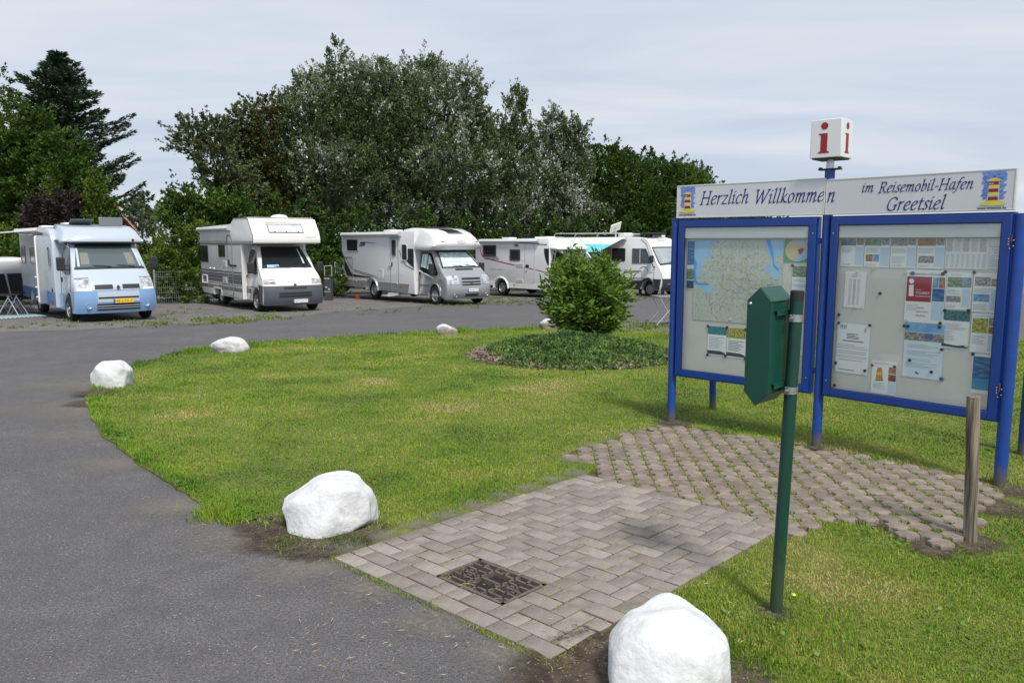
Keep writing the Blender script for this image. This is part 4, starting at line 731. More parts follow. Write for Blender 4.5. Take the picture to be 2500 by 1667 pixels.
for u, v, c, lb in ((.132, .276, 'w', 'on the top edge of the tide table sheet'), (.237, .26, 'y', 'on bare board right of the tide table sheet'), (.125, .492, 'w', 'on the bottom edge of the tide table sheet'), (.293, .4, 'k', 'alone on bare board in the middle of the right case'),
    (.017, .543, 'k', 'at the left frame, above the typed letter and clear of it'), (.019, .593, 'k', 'on the top left corner of the typed letter'), (.237, .594, 'k', 'on the top right corner of the typed letter'), (.013, .843, 'k', 'on the left edge of the typed letter near its foot'), (.222, .87, 'k', 'on the bottom right corner of the typed letter'), (.013, .984, 'k', 'in the bottom left corner of the right case'),
    (.27, .831, 'r', 'at the left edge of the striped tower flyer'), (.419, .825, 'k', 'on the top right corner of the striped tower flyer'), (.454, .271, 'w', 'at the top left corner of the tourist information poster'), (.497, .276, 'b', 'on the heading of the tourist information poster'), (.679, .274, 'k', 'at the right end of the tourist poster heading'), (.694, .262, 'k', 'at the top left corner of the walkers sheet'),
    (.861, .261, 'k', 'at the top left corner of the ship model sheet'), (.477, .547, 'w', 'on the bottom left corner of the tourist information poster'), (.465, .581, 'k', 'just left of the harbour poster banner'), (.487, .581, 'k', 'on the left end of the harbour poster banner'), (.685, .55, 'k', 'on the bottom right corner of the tourist information poster'), (.683, .572, 'k', 'on the right end of the harbour poster banner'),
    (.844, .469, 'k', 'on the top right corner of the cow flyer'), (.707, .477, 'k', 'on the top left corner of the cow flyer'), (.845, .664, 'w', 'on the right end of the cow flyer foot'), (.705, .698, 'k', 'just below the left end of the cow flyer'), (.513, .777, 'k', 'on the lines in the lower left of the harbour poster'), (.652, .831, 'k', 'beside the logo of the harbour poster'),
    (.716, .864, 'b', 'on the bottom right corner of the harbour poster'), (.888, .706, 'k', 'on the top left corner of the deep blue poster')): magnet('R', u, v, c, .016 if c == 'b' else .0125, lb)
for u, v, c, lb in ((.212, .68, 'k', 'on the top left corner of the teal photo flyer'), (.377, .679, 'k', 'at the top between the teal and the fruit flyer'), (.533, .682, 'k', 'on the top right corner of the fruit flyer'), (.215, .882, 'k', 'on the bottom left corner of the teal photo flyer'), (.372, .876, 'k', 'at the bottom between the teal and the fruit flyer'), (.538, .883, 'k', 'on the bottom right corner of the fruit flyer'), (.402, .623, 'w', 'on the bottom edge of the large area map'), (.879, .248, 'k', 'on the top left corner of the meadow leaflet')): magnet('L', u, v, c, .013, lb)

# ---------------- green dispenser box on its post ----------------
m_gpost = mat('green_post', (.006, .052, .036), .42, col2=(.005, .040, .028), vscale=5); m_gbox = mat('green_sheet_metal', (.004, .060, .040), .38, col2=(.0035, .052, .034), vscale=3, bump=.03, bscale=30)
gp0 = P(1893, 1488); gp = empty('bag_dispenser', (gp0.x, gp0.y, 0)); tag(gp, 'green sheet metal bag dispenser box clamped to a round green post', 'bag dispenser')
top = Vector((.036, 0, 1.575)); MB().tube((0, 0, -.1), top-Vector((0, 0, .045)), .030, n=28).build('post', m_gpost, gp, True)
ax = (top-Vector((0, 0, -.1))).normalized()
MB().tube(top-ax*.046, top-ax*.004, .0315, n=28).tube(top-ax*.004, top, .0315, .027, n=28).build('post_cap', m_black, gp, True)
MB().tube((-.022, -.024, .845), (-.024, -.028, .846), .004).build('drill_hole', m_black, gp)
# box: pointed hexagonal end plate facing left, body running back beside the post
bw, bl = .118, .20; ex_ = Vector((.707, -.707, 0)); c1 = Vector((1.193, 3.567, 0))-Vector((gp0.x, gp0.y, 0)); MBx = frame(c1-ex_*bw, ex_, (0, 0, 1))
HB = [(0, 1.528), (bw/2, 1.583), (bw, 1.528), (bw, 1.095), (bw/2, 1.036), (0, 1.095)]
mb = MB(); mb.prism(HB, -bl, MBx); box = mb.build('box_body', m_gbox, gp, bevel=.0025)
mb = MB(); k = .006; mb.prism([(-.002, 1.529), (bw/2, 1.587), (bw+.002, 1.529), (bw+.002, 1.094), (bw/2, 1.031), (-.002, 1.094)], .006, MBx); mb.build('end_plate', m_gbox, box, bevel=.0015)
mb = MB()
for a, b, c_, d in ((0, 1.528, bw/2, 1.583), (bw, 1.528, bw/2, 1.583)):
    mb.prism([(a-.004 if a == 0 else a+.004, b-.004), (c_, d+.004), (c_, d+.0075), (a-.004 if a == 0 else a+.004, b+.0005)], -bl-.004, MBx)
mb.build('lid', m_gbox, box)
mb = MB(); mb.lathe([(0, .006), (.006, .005), (.009, 0)], MBx @ Matrix.Translation((.014, 1.512, .006)), 14); mb.build('lock', m_steel, box, True)
for z in (1.478, 1.135):
    mb = MB(); mb.box(bw+.001, z, -.185, bw+.016, z+.004, -.03, MBx); mb.box(bw+.012, z-.018, -.185, bw+.016, z, -.03, MBx); mb.build('rail', m_gbox, box)
    zc_ = z-.033; pc = Vector((0, 0, 0)).lerp(top, zc_/1.575); loc = Matrix.Translation(pc)
    mb = MB(); mb.lathe([(.0305, -.017), (.0335, -.017), (.0335, .017), (.0305, .017)], Matrix.Translation(pc), 28)
    Mt = MBx
    mb.box(bw+.004, zc_-.018, -.155, bw+.03, zc_+.018, -.150, Mt); cl = mb.build('clamp_band', m_steel, gp, True)
    d = Vector((-.75, -.66, 0)).normalized(); e = Vector((d.y, -d.x, 0)); cf = frame(pc+d*.036, e, (0, 0, 1), -d if False else e.cross(Vector((0, 0, 1))))
    mb = MB(); mb.box(-.012, -.018, -.004, -.002, .018, .012, cf); mb.box(.002, -.018, -.004, .010, .018, .012, cf); mb.build('clamp_jaw', m_steel, cl, bevel=.001)
    mb = MB(); mb.tube(pc+d*.030, pc+d*.056, .0055, n=8).tube(pc+d*.04, pc+d*.046, .009, n=6); mb.build('clamp_bolt', m_steel, cl)
# ---------------- wooden post ----------------
def wood_mat():
    m = bpy.data.materials.new('weathered_wood'); m.use_nodes = True; t = m.node_tree; b = t.nodes['Principled BSDF']; b.inputs['Roughness'].default_value = .85
    co = t.nodes.new('ShaderNodeTexCoord'); mp_ = t.nodes.new('ShaderNodeMapping'); mp_.inputs['Scale'].default_value = (60, 60, 2.2); t.links.new(co.outputs['Object'], mp_.inputs[0])
    n = t.nodes.new('ShaderNodeTexNoise'); n.inputs['Scale'].default_value = 1; n.inputs['Detail'].default_value = 6; t.links.new(mp_.outputs[0], n.inputs[0])
    r = t.nodes.new('ShaderNodeValToRGB'); el = r.color_ramp.elements; el[0].position = .36; el[0].color = (.06, .045, .032, 1); el[1].position = .64; el[1].color = (.30, .255, .20, 1); q = el.new(.5); q.color = (.19, .155, .12, 1)
    t.links.new(n.outputs[0], r.inputs[0]); t.links.new(r.outputs[0], b.inputs['Base Color']); bp = t.nodes.new('ShaderNodeBump'); bp.inputs['Strength'].default_value = .9; bp.inputs['Distance'].default_value = .012; t.links.new(n.outputs[0], bp.inputs['Height']); t.links.new(bp.outputs[0], b.inputs['Normal']); return m
m_wood = wood_mat(); wp = P(2368, 1316); vs = []; fs = []; nr, na = 30, 32
for i in range(nr):
    z = -.06+(.885+.06)*i/(nr-1)
    for j in range(na):
        a = 6.28318*j/na; r = .0385*(1+.05*mnoise.noise(Vector((math.cos(a)*2, math.sin(a)*2, z*1.5)))-.10*max(0, .12-abs(((a-4.3+.2*math.sin(z*3)) % 6.283)-.1))/.12*(z > .2))*(1-.06*z)
        vs.append((r*math.cos(a)-.045*z/.9, r*math.sin(a), z+(.006*mnoise.noise(Vector((math.cos(a)*3, math.sin(a)*3, 5))) if i == nr-1 else 0)))
fs = [(i*na+j, i*na+(j+1) % na, (i+1)*na+(j+1) % na, (i+1)*na+j) for i in range(nr-1) for j in range(na)]+[tuple(range((nr-1)*na, nr*na))]
mb = MB(); mb.add(vs, fs); o = mb.build('wooden_post', m_wood, smooth=True); o.location = (wp.x, wp.y, 0); tag(o, 'weathered round wooden post standing at the corner of the grass pavers', 'post')
# ---------------- round planting bed ----------------
mc = MOUND
def mound_h(x, y):
    r = math.hypot((x-mc.x)/MW, (y-mc.y)/MD); return zl(x, y)+.005+.24*max(0, 1-r*r)**1.2
bm = bmesh.new(); n = 48; rings = 14; vs = [bm.verts.new((mc.x, mc.y, mound_h(mc.x, mc.y)))]; pr = None
for k in range(1, rings+1):
    row = []
    for i in range(n):
        a = 6.28318*i/n; rr = k/rings*(1+(.04*mnoise.noise(Vector((math.cos(a)*2, math.sin(a)*2, 4)))))*1.02; x = mc.x+MW*rr*math.cos(a); y = mc.y+MD*rr*math.sin(a); row.append(bm.verts.new((x, y, mound_h(x, y)+(.02*mnoise.noise(Vector((x*6, y*6, 0))) if k < rings else 0))))
    if pr is None:
        for i in range(n): bm.faces.new((vs[0], row[i], row[(i+1) % n]))
    else:
        for i in range(n): bm.faces.new((pr[i], row[i], row[(i+1) % n], pr[(i+1) % n]))
    pr = row
me = bpy.data.meshes.new('planting_bed'); bm.to_mesh(me); bm.free(); me.materials.append(m_soil); o = bpy.data.objects.new('planting_bed', me); link(o); tag(o, kind='structure')
m_bark = mat('wood_chip', (.30, .24, .185), .9, col2=(.13, .095, .07), vscale=6)
def leaf_mesh(name, C, size, m, tone, nrm=None, asp=.5, fold=.25, up=.0, dirs=None):
    n = len(C); d = rng.normal(0, 1, (n, 3)) if dirs is None else dirs+rng.normal(0, .35, (n, 3)); d[:, 2] += up; d /= np.linalg.norm(d, axis=1)[:, None]+1e-9
    r = rng.normal(0, 1, (n, 3)); s = np.cross(d, r); s /= np.linalg.norm(s, axis=1)[:, None]+1e-9; nn = np.cross(s, d); sz = size*(.7+.6*rng.random(n)); sz = sz[:, None]
    V = np.zeros((n, 4, 3)); V[:, 0] = C; V[:, 1] = C+d*sz*.5+s*sz*asp*.5+nn*sz*fold*.3; V[:, 2] = C+d*sz; V[:, 3] = C+d*sz*.5-s*sz*asp*.5+nn*sz*fold*.3
    i = np.arange(n)*4; return mesh_np(name, V.reshape(-1, 3), np.stack([np.stack([i, i+1, i+2], 1), np.stack([i, i+2, i+3], 1)], 1).reshape(-1, 3), m, {'tone': np.repeat(tone, 4)})
def leaf_obj(*a, label=None, kind=None, parent=None, **k):
    o = bpy.data.objects.new(a[0], leaf_mesh(*a, **k)); link(o, parent); tag(o, label, kind=kind); return o
m_wleaf = mat('weed_leaf', (.12, .22, .035), .6, col2=(.07, .15, .02), vscale=8); n = len(WL)
leaf_obj('broad_weeds', np.stack([WL[:, 0], WL[:, 1], zlv(WL[:, 0], WL[:, 1])+.012+.02*rng.random(n)], 1), .030, m_wleaf, rng.random(n), asp=.7, dirs=np.stack([rng.normal(0, 1, n), rng.normal(0, 1, n), .3*rng.random(n)], 1), label='broad leaved weeds along the lawn edges', kind='stuff')
n = len(ST); aa = rng.uniform(0, 6.283, n)
leaf_obj('straw_litter', np.stack([ST[:, 0], ST[:, 1], np.full(n, .027)-.02*(np.array([side_dc(a, b) for a, b in ST]) < -1.62)*1.0], 1), .035, mat('straw', (.42, .34, .2), .8), rng.random(n), asp=.10, dirs=np.stack([np.cos(aa)*3, np.sin(aa)*3, aa*0], 1), label='dry straw bits scattered over bricks and asphalt', kind='stuff')
q = P(1937, 1462); o = MB().lathe([(0, .012), (.010, .010), (.013, .004), (0, 0)], None, 10).build('yellow_flower', m_yel, smooth=True); o.location = (q.x, q.y, zl(q.x, q.y)+.035); MB().tube((0, 0, -.04), (0, 0, .003), .0015, n=5).build('stem', m_wleaf, o); tag(o, 'single tiny yellow flower in the grass right of the green post', 'flower')
q = P(1588, 1056); bm = bmesh.new(); bmesh.ops.create_icosphere(bm, subdivisions=3, radius=.035)
for v in bm.verts: v.co *= 1+.3*mnoise.noise(v.co*30); v.co.z *= .6
me = bpy.data.meshes.new('pebble'); bm.to_mesh(me); bm.free(); me.materials.append(m_tile); o = bpy.data.objects.new('pebble', me); o.location = (q.x, q.y, zl(q.x, q.y)+.02); link(o); tag(o, 'small grey stone lying at the upper left edge of the grass pavers', 'stone')
ground_dirt(m_bluep, -.02, .22, (.09, .085, .09)); ground_dirt(m_gpost, .0, .5, (.035, .06, .035)); ground_dirt(m_gbox, -1, -.5, (.02, .05, .035)); ground_dirt(m_white, -.25, .02, (.22, .20, .16), 9)
n = 9000; a = rng.uniform(0, 6.283, n); r = np.sqrt(rng.uniform(.55, 1.03, n)); x = mc.x+MW*r*np.cos(a); y = mc.y+MD*r*np.sin(a)
mh = np.vectorize(mound_h); zz = mh(x, y)
dd = np.stack([np.cos(rng.uniform(0, 6.283, n)), np.sin(rng.uniform(0, 6.283, n)), rng.normal(0, .15, n)], 1)
leaf_obj('wood_chips', np.stack([x, y, zz+.012], 1), .07, m_bark, rng.random(n), asp=.35, dirs=dd, label='reddish wood chips round the rim of the planting bed', kind='stuff')
m_cover = blade_mat('ground_cover', [(.1, (.025, .06, .018)), (.35, (.06, .125, .035)), (.6, (.12, .20, .045)), (.85, (.20, .25, .07))], 2.5, .2)
n = 52000; a = rng.uniform(0, 6.283, n); r = np.sqrt(rng.uniform(0, 1.05, n)); x = mc.x+MW*r*np.cos(a); y = mc.y+MD*r*np.sin(a)
cl = np.array([mnoise.noise(Vector((p*2.5, q*2.5, 1))) for p, q in zip(x, y)]); rr = r+cl*.16; k = (rr < .93) | ((rng.random(n) < .22))
k &= ~((np.cos(a) < -.75) & (r > .84)); x, y, r, cl = x[k], y[k], r[k], cl[k]; n = len(x)
zz = mh(x, y)+rng.random(n)*(.10+.06*cl)*np.clip(1.25-r, .25, 1)
leaf_obj('ground_cover', np.stack([x, y, zz], 1), .058, m_cover, np.clip(rng.normal(.42, .22, n)+(r-.6)*.5, 0, 1), asp=.55, up=.4, label='dense low evergreen ground cover on the round mound', kind='stuff')
# the round shrub
sb = P(1425, 836)+Vector((0, -.25, .12)); sh = empty('round_shrub', (sb.x, sb.y, sb.z)); tag(sh, 'bushy bright green round shrub growing from the ivy covered mound', 'shrub')
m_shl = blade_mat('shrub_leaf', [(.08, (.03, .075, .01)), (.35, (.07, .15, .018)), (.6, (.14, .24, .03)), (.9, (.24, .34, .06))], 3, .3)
m_stem = mat('shrub_stem', (.10, .075, .045), .85)
tips = []; stems = MB(); L_ = []; Ld = []; Lt = []
for i in range(340):
    a = random.uniform(0, 6.283); el = random.uniform(-.75, 1.0); el = math.asin(max(-.8, min(1, el)))
    rr = random.uniform(.70, 1.16)*(1+.20*mnoise.noise(Vector((math.cos(a)*2, math.sin(a)*2, el*2)))); tip = Vector((.80*rr*math.cos(el)*math.cos(a), .80*rr*math.cos(el)*math.sin(a), .80+.84*rr*math.sin(el)))
    if tip.z < .15: tip.x *= .9; tip.y *= .9; tip.z = .15+random.random()*.1
    b0 = Vector((random.gauss(0, .07), random.gauss(0, .07), 0)); mid = Vector((tip.x*.45, tip.y*.45, tip.z*.62)); prev = b0; pts = [b0.lerp(mid, t).lerp(mid.lerp(tip, t), t) for t in (0, .25, .5, .75, 1)]
    if i % 2 == 0: stems.path(pts, .007, 5)
    dirn = (pts[-1]-pts[-2]).normalized()
    for k in range(32):
        t = 1-random.random()**1.6*.55; q = b0.lerp(mid, t).lerp(mid.lerp(tip, t), t)+Vector((random.gauss(0, .045), random.gauss(0, .045), random.gauss(0, .045)))
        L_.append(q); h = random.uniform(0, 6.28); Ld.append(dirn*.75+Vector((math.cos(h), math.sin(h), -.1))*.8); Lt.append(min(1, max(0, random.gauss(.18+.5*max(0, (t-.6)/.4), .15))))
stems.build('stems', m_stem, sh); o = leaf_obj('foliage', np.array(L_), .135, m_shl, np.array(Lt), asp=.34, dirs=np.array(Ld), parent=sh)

# ---------------- motorhomes ----------------
m_vg = mat('vehicle_glass', (.012, .016, .019), .04, spec=.6); m_vg2 = mat('vehicle_glass_light', (.085, .11, .12), .06, spec=.7)
m_acr = mat('acrylic_window', (.022, .02, .022), .12); m_rub = mat('tyre_rubber', (.02, .02, .021), .85, .3, bump=.2, bscale=60); m_rim = mat('rim_silver', (.42, .43, .44), .35, .7)
m_chr = mat('chrome', (.6, .6, .6), .15, 1.0); m_seam = mat('panel_gap', (.05, .05, .055), .8); m_blkp = mat('trim_black', (.02, .02, .022), .6)
m_wht = mat('motorhome_white', (.76, .755, .74), .3, col2=(.70, .70, .69), vscale=1.2, coat=.3); m_wall = mat('motorhome_wall', (.72, .725, .735), .4, col2=(.67, .68, .69), vscale=.8, coat=.15)
m_cream = mat('alcove_cream', (.80, .78, .72), .35, col2=(.74, .72, .66), vscale=.9); m_oldw = mat('old_white_wall', (.68, .675, .655), .45, col2=(.60, .595, .58), vscale=1.1)
m_slv = mat('silver_paint', (.42, .43, .445), .28, .55, coat=.5); m_ice = mat('ice_blue_paint', (.50, .57, .64), .25, .2, coat=.6); m_lblu = mat('light_blue_paint', (.22, .37, .62), .3, .1, coat=.5)
m_mblu = mat('mid_blue_band', (.10, .20, .42), .35); m_gryp = mat('grey_bumper_plastic', (.075, .085, .10), .55); m_gsk = mat('grey_skirt', (.22, .235, .25), .4, coat=.2); m_anth = mat('anthracite', (.035, .033, .034), .5)
m_lamp = mat('headlight_glass', (.60, .63, .65), .08, col2=(.18, .19, .20), vscale=9, spec=.8, coat=.8); m_orng = mat('indicator_orange', (.65, .14, .02), .3); m_plw = mat('plate_white', (.80, .80, .80), .4); m_ply = mat('plate_yellow', (.85, .50, .02), .4); m_plb = mat('plate_blue', (.02, .08, .45), .4)
m_sgry = mat('stripe_grey', (.17, .175, .185), .5); m_sdk = mat('stripe_dark', (.05, .055, .065), .5); m_stl = mat('stripe_light', (.42, .43, .44), .5); m_blind = mat('window_blind', (.60, .62, .66), .5, col2=(.45, .46, .50), vscale=3)
m_insul = photo_mat('insulating_mat', [(.28, .42, .42), (.62, .76, .76), (.86, .90, .92)], 9, .5); m_agrill = mat('vent_grille', (.45, .44, .38), .6)
def rrect(x0, z0, x1, z1, r, k=4):
    out = []
    for cx, cz, a0 in ((x1-r, z1-r, 0), (x0+r, z1-r, 90), (x0+r, z0+r, 180), (x1-r, z0+r, 270)):
        for i in range(k+1): a = math.radians(a0+90*i/k); out.append((cx+r*math.cos(a), cz+r*math.sin(a)))
    return out
class Shell:
    def __init__(s, prof, w, zb=1.15, k=.10, fx0=-.6, fx1=.9, c=.2, pw=4, drop=.0, zd=.9, r=.03, front=None):
        s.prof = prof; s.w = w; s.zb = zb; s.k = k; s.fx0 = fx0; s.fx1 = fx1; s.c = c; s.pw = pw; s.drop = drop; s.zd = zd; s.r = r
        s.front = sorted(front, key=lambda p: p[1]) if front else None
    def W(s, z): return s.w-s.k*max(0, z-s.zb)
    def pt(s, x, z, t, inset=0):
        u = min(max((x-s.fx0)/(s.fx1-s.fx0), 0), 1); u = u*u*(3-2*u); a = abs(t)
        return Vector((x-s.c*u*a**s.pw, t*s.W(z), z-s.drop*a**3*min(max((z-s.zd)/.2, 0), 1)*u))
    def build(s, name, m, parent):
        p = s.prof; n = len(p); ar = sum(p[i][0]*p[(i+1) % n][1]-p[(i+1) % n][0]*p[i][1] for i in range(n)); sg = 1 if ar > 0 else -1
        nr = []
        for i in range(n):
            a, b, c = Vector(p[i-1]), Vector(p[i]), Vector(p[(i+1) % n]); d1 = (b-a).normalized(); d2 = (c-b).normalized(); nn = Vector((-(d1+d2).y, (d1+d2).x))*sg
            nn = nn.normalized() if nn.length > 1e-6 else Vector((0, 0)); f = max(.5, nn.dot(Vector((-d1.y, d1.x))*sg)); nr.append(nn/f)
        ts = [0, .25, .5, .7, .84, .93]; sl = [(t, 0) for t in ts]; rr = s.r/s.w; sl += [(1-rr, 0), (1-rr*.3, .3*s.r), (1, s.r)]
        sl = [(-t, i) for t, i in sl[::-1]]+sl[1:]; mb = MB(); vs = []
        for t, ins in sl: vs += [s.pt(p[i][0]+nr[i].x*ins, p[i][1]+nr[i].y*ins, t) for i in range(n)]
        m_ = len(sl); fs = [(j*n+i, j*n+(i+1) % n, (j+1)*n+(i+1) % n, (j+1)*n+i) for j in range(m_-1) for i in range(n)]
        for o0 in (0, (m_-1)*n):
            for a, b, c in tessellate_polygon([[Vector((x, z, 0)) for x, z in p]]): fs.append((o0+a, o0+b, o0+c))
        mb.add(vs, fs); return mb.build(name, m, parent, smooth=True)
    def fx(s, z):
        f = s.front
        if z <= f[0][1]: return f[0][0]
        for a, b in zip(f[:-1], f[1:]):
            if z <= b[1]: return a[0]+(b[0]-a[0])*(z-a[1])/max(b[1]-a[1], 1e-6)
        return f[-1][0]
    def fpatch(s, name, m, parent, z0, z1, t0, t1, off=.006, nz=6, ntt=12, th=.012):
        f0 = t0 if callable(t0) else (lambda z: t0); f1 = t1 if callable(t1) else (lambda z: t1); vs = []
        for o in (off, off-th):
            for i in range(nz+1):
                z = z0+(z1-z0)*i/nz; dx_ = (s.fx(z+.03)-s.fx(z-.03)); l = math.hypot(.06, dx_); nx_, nz_ = .06/l, -dx_/l
                for j in range(ntt+1):
                    t = f0(z)+(f1(z)-f0(z))*j/ntt; q = s.pt(s.fx(z), z, t); yn = .35*abs(t)**3*math.copysign(1, t); vs.append(q+Vector((nx_, yn, nz_)).normalized()*o)
        w = ntt+1; K = (nz+1)*w; fs = [(i*w+j, i*w+j+1, (i+1)*w+j+1, (i+1)*w+j) for i in range(nz) for j in range(ntt)]
        bd = [j for j in range(w)]+[i*w+ntt for i in range(1, nz+1)]+[nz*w+j for j in range(ntt-1, -1, -1)]+[i*w for i in range(nz-1, 0, -1)]
        fs += [(bd[i], bd[(i+1) % len(bd)], K+bd[(i+1) % len(bd)], K+bd[i]) for i in range(len(bd))]
        return MB().add(vs, fs).build(name, m, parent, smooth=True)
    def spatch(s, name, m, parent, poly, off=.004, th=.012, side=-1):
        n = len(poly); vs = []
        for o in (off, off-th):
            for x, z in poly: q = s.pt(x, z, side); q.y += side*o; vs.append(q)
        tr = tessellate_polygon([[Vector((x, z, 0)) for x, z in poly]]); fs = [tuple(t) for t in tr]+[(i, (i+1) % n, n+(i+1) % n, n+i) for i in range(n)]
        return MB().add(vs, fs).build(name, m, parent)
    def sring(s, name, m, parent, poly, w=.012, off=.005, side=-1):
        mb = MB(); pts = [s.pt(x, z, side)+Vector((0, side*off, 0)) for x, z in poly]; mb.path(pts+[pts[0]], w/2, 5); return mb.build(name, m, parent)
    def sline(s, name, m, parent, poly, w=.01, off=.003, side=-1):
        pts = [s.pt(x, z, side)+Vector((0, side*off, 0)) for x, z in poly]; return MB().path(pts, w/2, 5).build(name, m, parent)
def band(pts, w):                # a stripe of constant width along a side polyline
    up = []; lo = []
    for i, (x, z) in enumerate(pts):
        a = Vector(pts[max(i-1, 0)]); b = Vector(pts[min(i+1, len(pts)-1)]); d = (b-a).normalized(); n = Vector((-d.y, d.x))*w/2; up.append((x+n.x, z+n.y)); lo.append((x-n.x, z-n.y))
    return up+lo[::-1]
def arch(x, r, z, k=9): return [(x+r*math.cos(math.radians(a)), z+r*math.sin(math.radians(a))) for a in np.linspace(0, 180, k)]
def wheel(root, x, y, r=.335, side=-1, style='steel', w=.21):
    Mx = Matrix.Translation((x, y, r)) @ (Matrix.Rotation(math.pi/2, 4, 'X') if side < 0 else Matrix.Rotation(-math.pi/2, 4, 'X'))
    ty = MB().lathe([(.205, -w), (r-.03, -w), (r-.008, -w+.02), (r, -w+.05), (r, -.05), (r-.008, -.02), (r-.035, 0), (.235, .004), (.215, -.012), (.205, -.06)], Mx, 30).build('wheel', m_rub, root, True)
    MB().lathe([(0, -.03), (.06, -.028), (.075, -.045), (.15, -.05), (.165, -.03), (.2, -.03), (.215, -.008), (.212, -.05)], Mx, 26).build('rim', m_rim, ty, True)
    mb = MB(); n = 8 if style == 'steel' else 7
    for i in range(n):
        a = 6.283*i/n; c = Vector((.16*math.cos(a), .16*math.sin(a), -.032)); mb.lathe([(.0, .004), (.021 if style == 'steel' else .03, .004), (.021, -.01)], Mx @ Matrix.Translation(c), 8)
    mb.build('rim_openings', m_blkp, ty)['kind'] = 'stuff'
    MB().lathe([(0, .012), (.045, .010), (.055, -.03)], Mx @ Matrix.Translation((0, 0, -.028)), 16).build('hub_cap', m_rim, ty, True)
    return ty
def plate(root, x, y, z, s, m, wd=.50, tilt=0):
    M_ = frame((x, y, z), (0, 1, 0), (math.sin(tilt), 0, math.cos(tilt))); o = MB().box(-wd/2, -.055, 0, wd/2, .055, .012, M_).build('licence_plate', m, root, bevel=.003)
    MB().box(-wd/2, -.055, .0125, -wd/2+.045, .055, .0135, M_).build('country_strip', m_plb, o)
    t = text_obj(s, 1, m_inkd, Matrix.Identity(4), o, 'lettering', extrude=.002); xs = [v.co.x for v in t.data.vertices]; a, b = min(xs), max(xs)
    t.data.transform(M_ @ Matrix.Translation((-wd/2+.065, -.035, .0135)) @ Matrix.Diagonal(((wd-.09)/(b-a), .07/.7, .3, 1)) @ Matrix.Translation((-a, 0, 0)))
def side_text(root, sh, s, x0, x1, z, cap, m, shear=0, sp=1.0):
    t = text_obj(s, 1, m, Matrix.Identity(4), root, 'lettering', shear=shear, extrude=.001, spacing=sp); xs = [v.co.x for v in t.data.vertices]; a, b = min(xs), max(xs)
    t.data.transform(frame((x0, -sh.W(z)-.006, z), (1, 0, 0), (0, 0, 1)) @ Matrix.Diagonal(((x1-x0)/(b-a), cap/.7, 1, 1)) @ Matrix.Translation((-a, 0, 0)))
def mirror_(root, x, z, w, sz=(.12, .20, .30), m=None):
    for sd in (-1, 1):
        mb = MB(); y = sd*(w+.20); mb.box(x-sz[0]/2, y-sz[1]/2, z, x+sz[0]/2, y+sz[1]/2, z+sz[2]); o = mb.build('wing_mirror', m or m_blkp, root, bevel=.035, seg=3)
        MB().path([(x, sd*(w-.02), z+.02), (x, y, z+.05)], .016, 6).path([(x, sd*(w-.02), z+.12), (x, y, z+.16)], .012, 6).build('mirror_arm', m_blkp, o)
def wipers(root, sh, z, ys=((-.62, .02), (.02, .66)), dz=.13):
    for a, b in ys:
        p0 = sh.pt(sh.fx(z), z, b/sh.w)+Vector((.03, 0, .02)); p1 = sh.pt(sh.fx(z+dz*.2), z+dz*.2, (a+b)/2/sh.w)+Vector((.035, 0, .03)); p2 = sh.pt(sh.fx(z+dz), z+dz*.25, a/sh.w)+Vector((.03, 0, .025)); MB().path([p0, p1, p2], .012, 5).build('wiper', m_blkp, root)
def awning_box(root, sh, x0, x1, z, m=None, h=.13, d=.14):
    y = -sh.W(z); o = MB().prism([(0, 0), (-d*.8, .01), (-d, h*.4), (-d*.85, h*.8), (-d*.3, h), (.03, h)], x1-x0, frame((x0, y, z), (0, 1, 0), (0, 0, 1), (1, 0, 0))).build('awning_cassette', m or m_wht, root, bevel=.01)
    for a in (x0-.03, x1): MB().prism([(.02, -.02), (-d*.85, 0), (-d*1.08, h*.4), (-d*.9, h*.9), (-d*.3, h*1.05), (.03, h)], .03, frame((a, y, z), (0, 1, 0), (0, 0, 1), (1, 0, 0))).build('end_cap', m_stl, o)
    return o
def van(name, label, x, y, yaw):
    r = empty(name, (x, y, zg(y)), math.radians(yaw)); r.rotation_euler = (0, math.radians(0), math.radians(yaw)); tag(r, label, 'motorhome', 'motorhomes parked in the bays'); return r
def underbody(r, x0, x1): MB().box(x0, -.75, .30, x1, .75, .52).build('chassis', m_blkp, r)

# -- 1: light blue and silver semi-integrated with open door
V = van('motorhome', 'ice blue and silver motorhome with open side door, awning out and yellow number plate', -11.25, 21.7, -48)
WB = 3.8
cabf = [(.86, .27), (.93, .45), (.95, .62), (.93, .85), (.88, 1.0), (.70, 1.18), (.36, 1.46), (.02, 1.82), (-.30, 2.12), (-.5, 2.18)]
cab = Shell([(-1.15, .30), (-.47, .30)]+arch(0, .45, .34)[::-1]+[(.47, .30)]+cabf+[(-1.15, 2.2)], 1.0, 1.2, .17, -.2, .95, .22, 4, .03, .9, .035, front=cabf)
cb_ = cab.build('cab', m_ice, V); underbody(V, -5, .5)
cab.fpatch('front_bumper', m_lblu, V, .27, .86, -1, 1, .022, 6, 20); 
for sd in (-1, 1): cab.spatch('wing_lower', m_lblu, V, [(.46, .27), (.80, .27), (.85, .85), (.50, .85), (.36, .80), (.46, .60)], .012, side=sd); cab.spatch('sill_panel', m_lblu, V, [(-1.14, .31), (-.47, .31), (-.48, .5), (-.40, .66), (-.28, .74), (-1.14, .74)], .006, side=sd)
cab.fpatch('bumper_insert', m_ice, V, .56, .84, -.52, .52, .034, 3, 10)
cab.fpatch('grille', m_blkp, V, .655, .70, -.5, .5, .042, 1, 10); cab.fpatch('grille', m_blkp, V, .36, .52, -.54, .54, .034, 2, 10)
for k in range(2): cab.fpatch('grille_bar', m_ice, V, .405+.055*k, .418+.055*k, -.54, .54, .045, 1, 10)
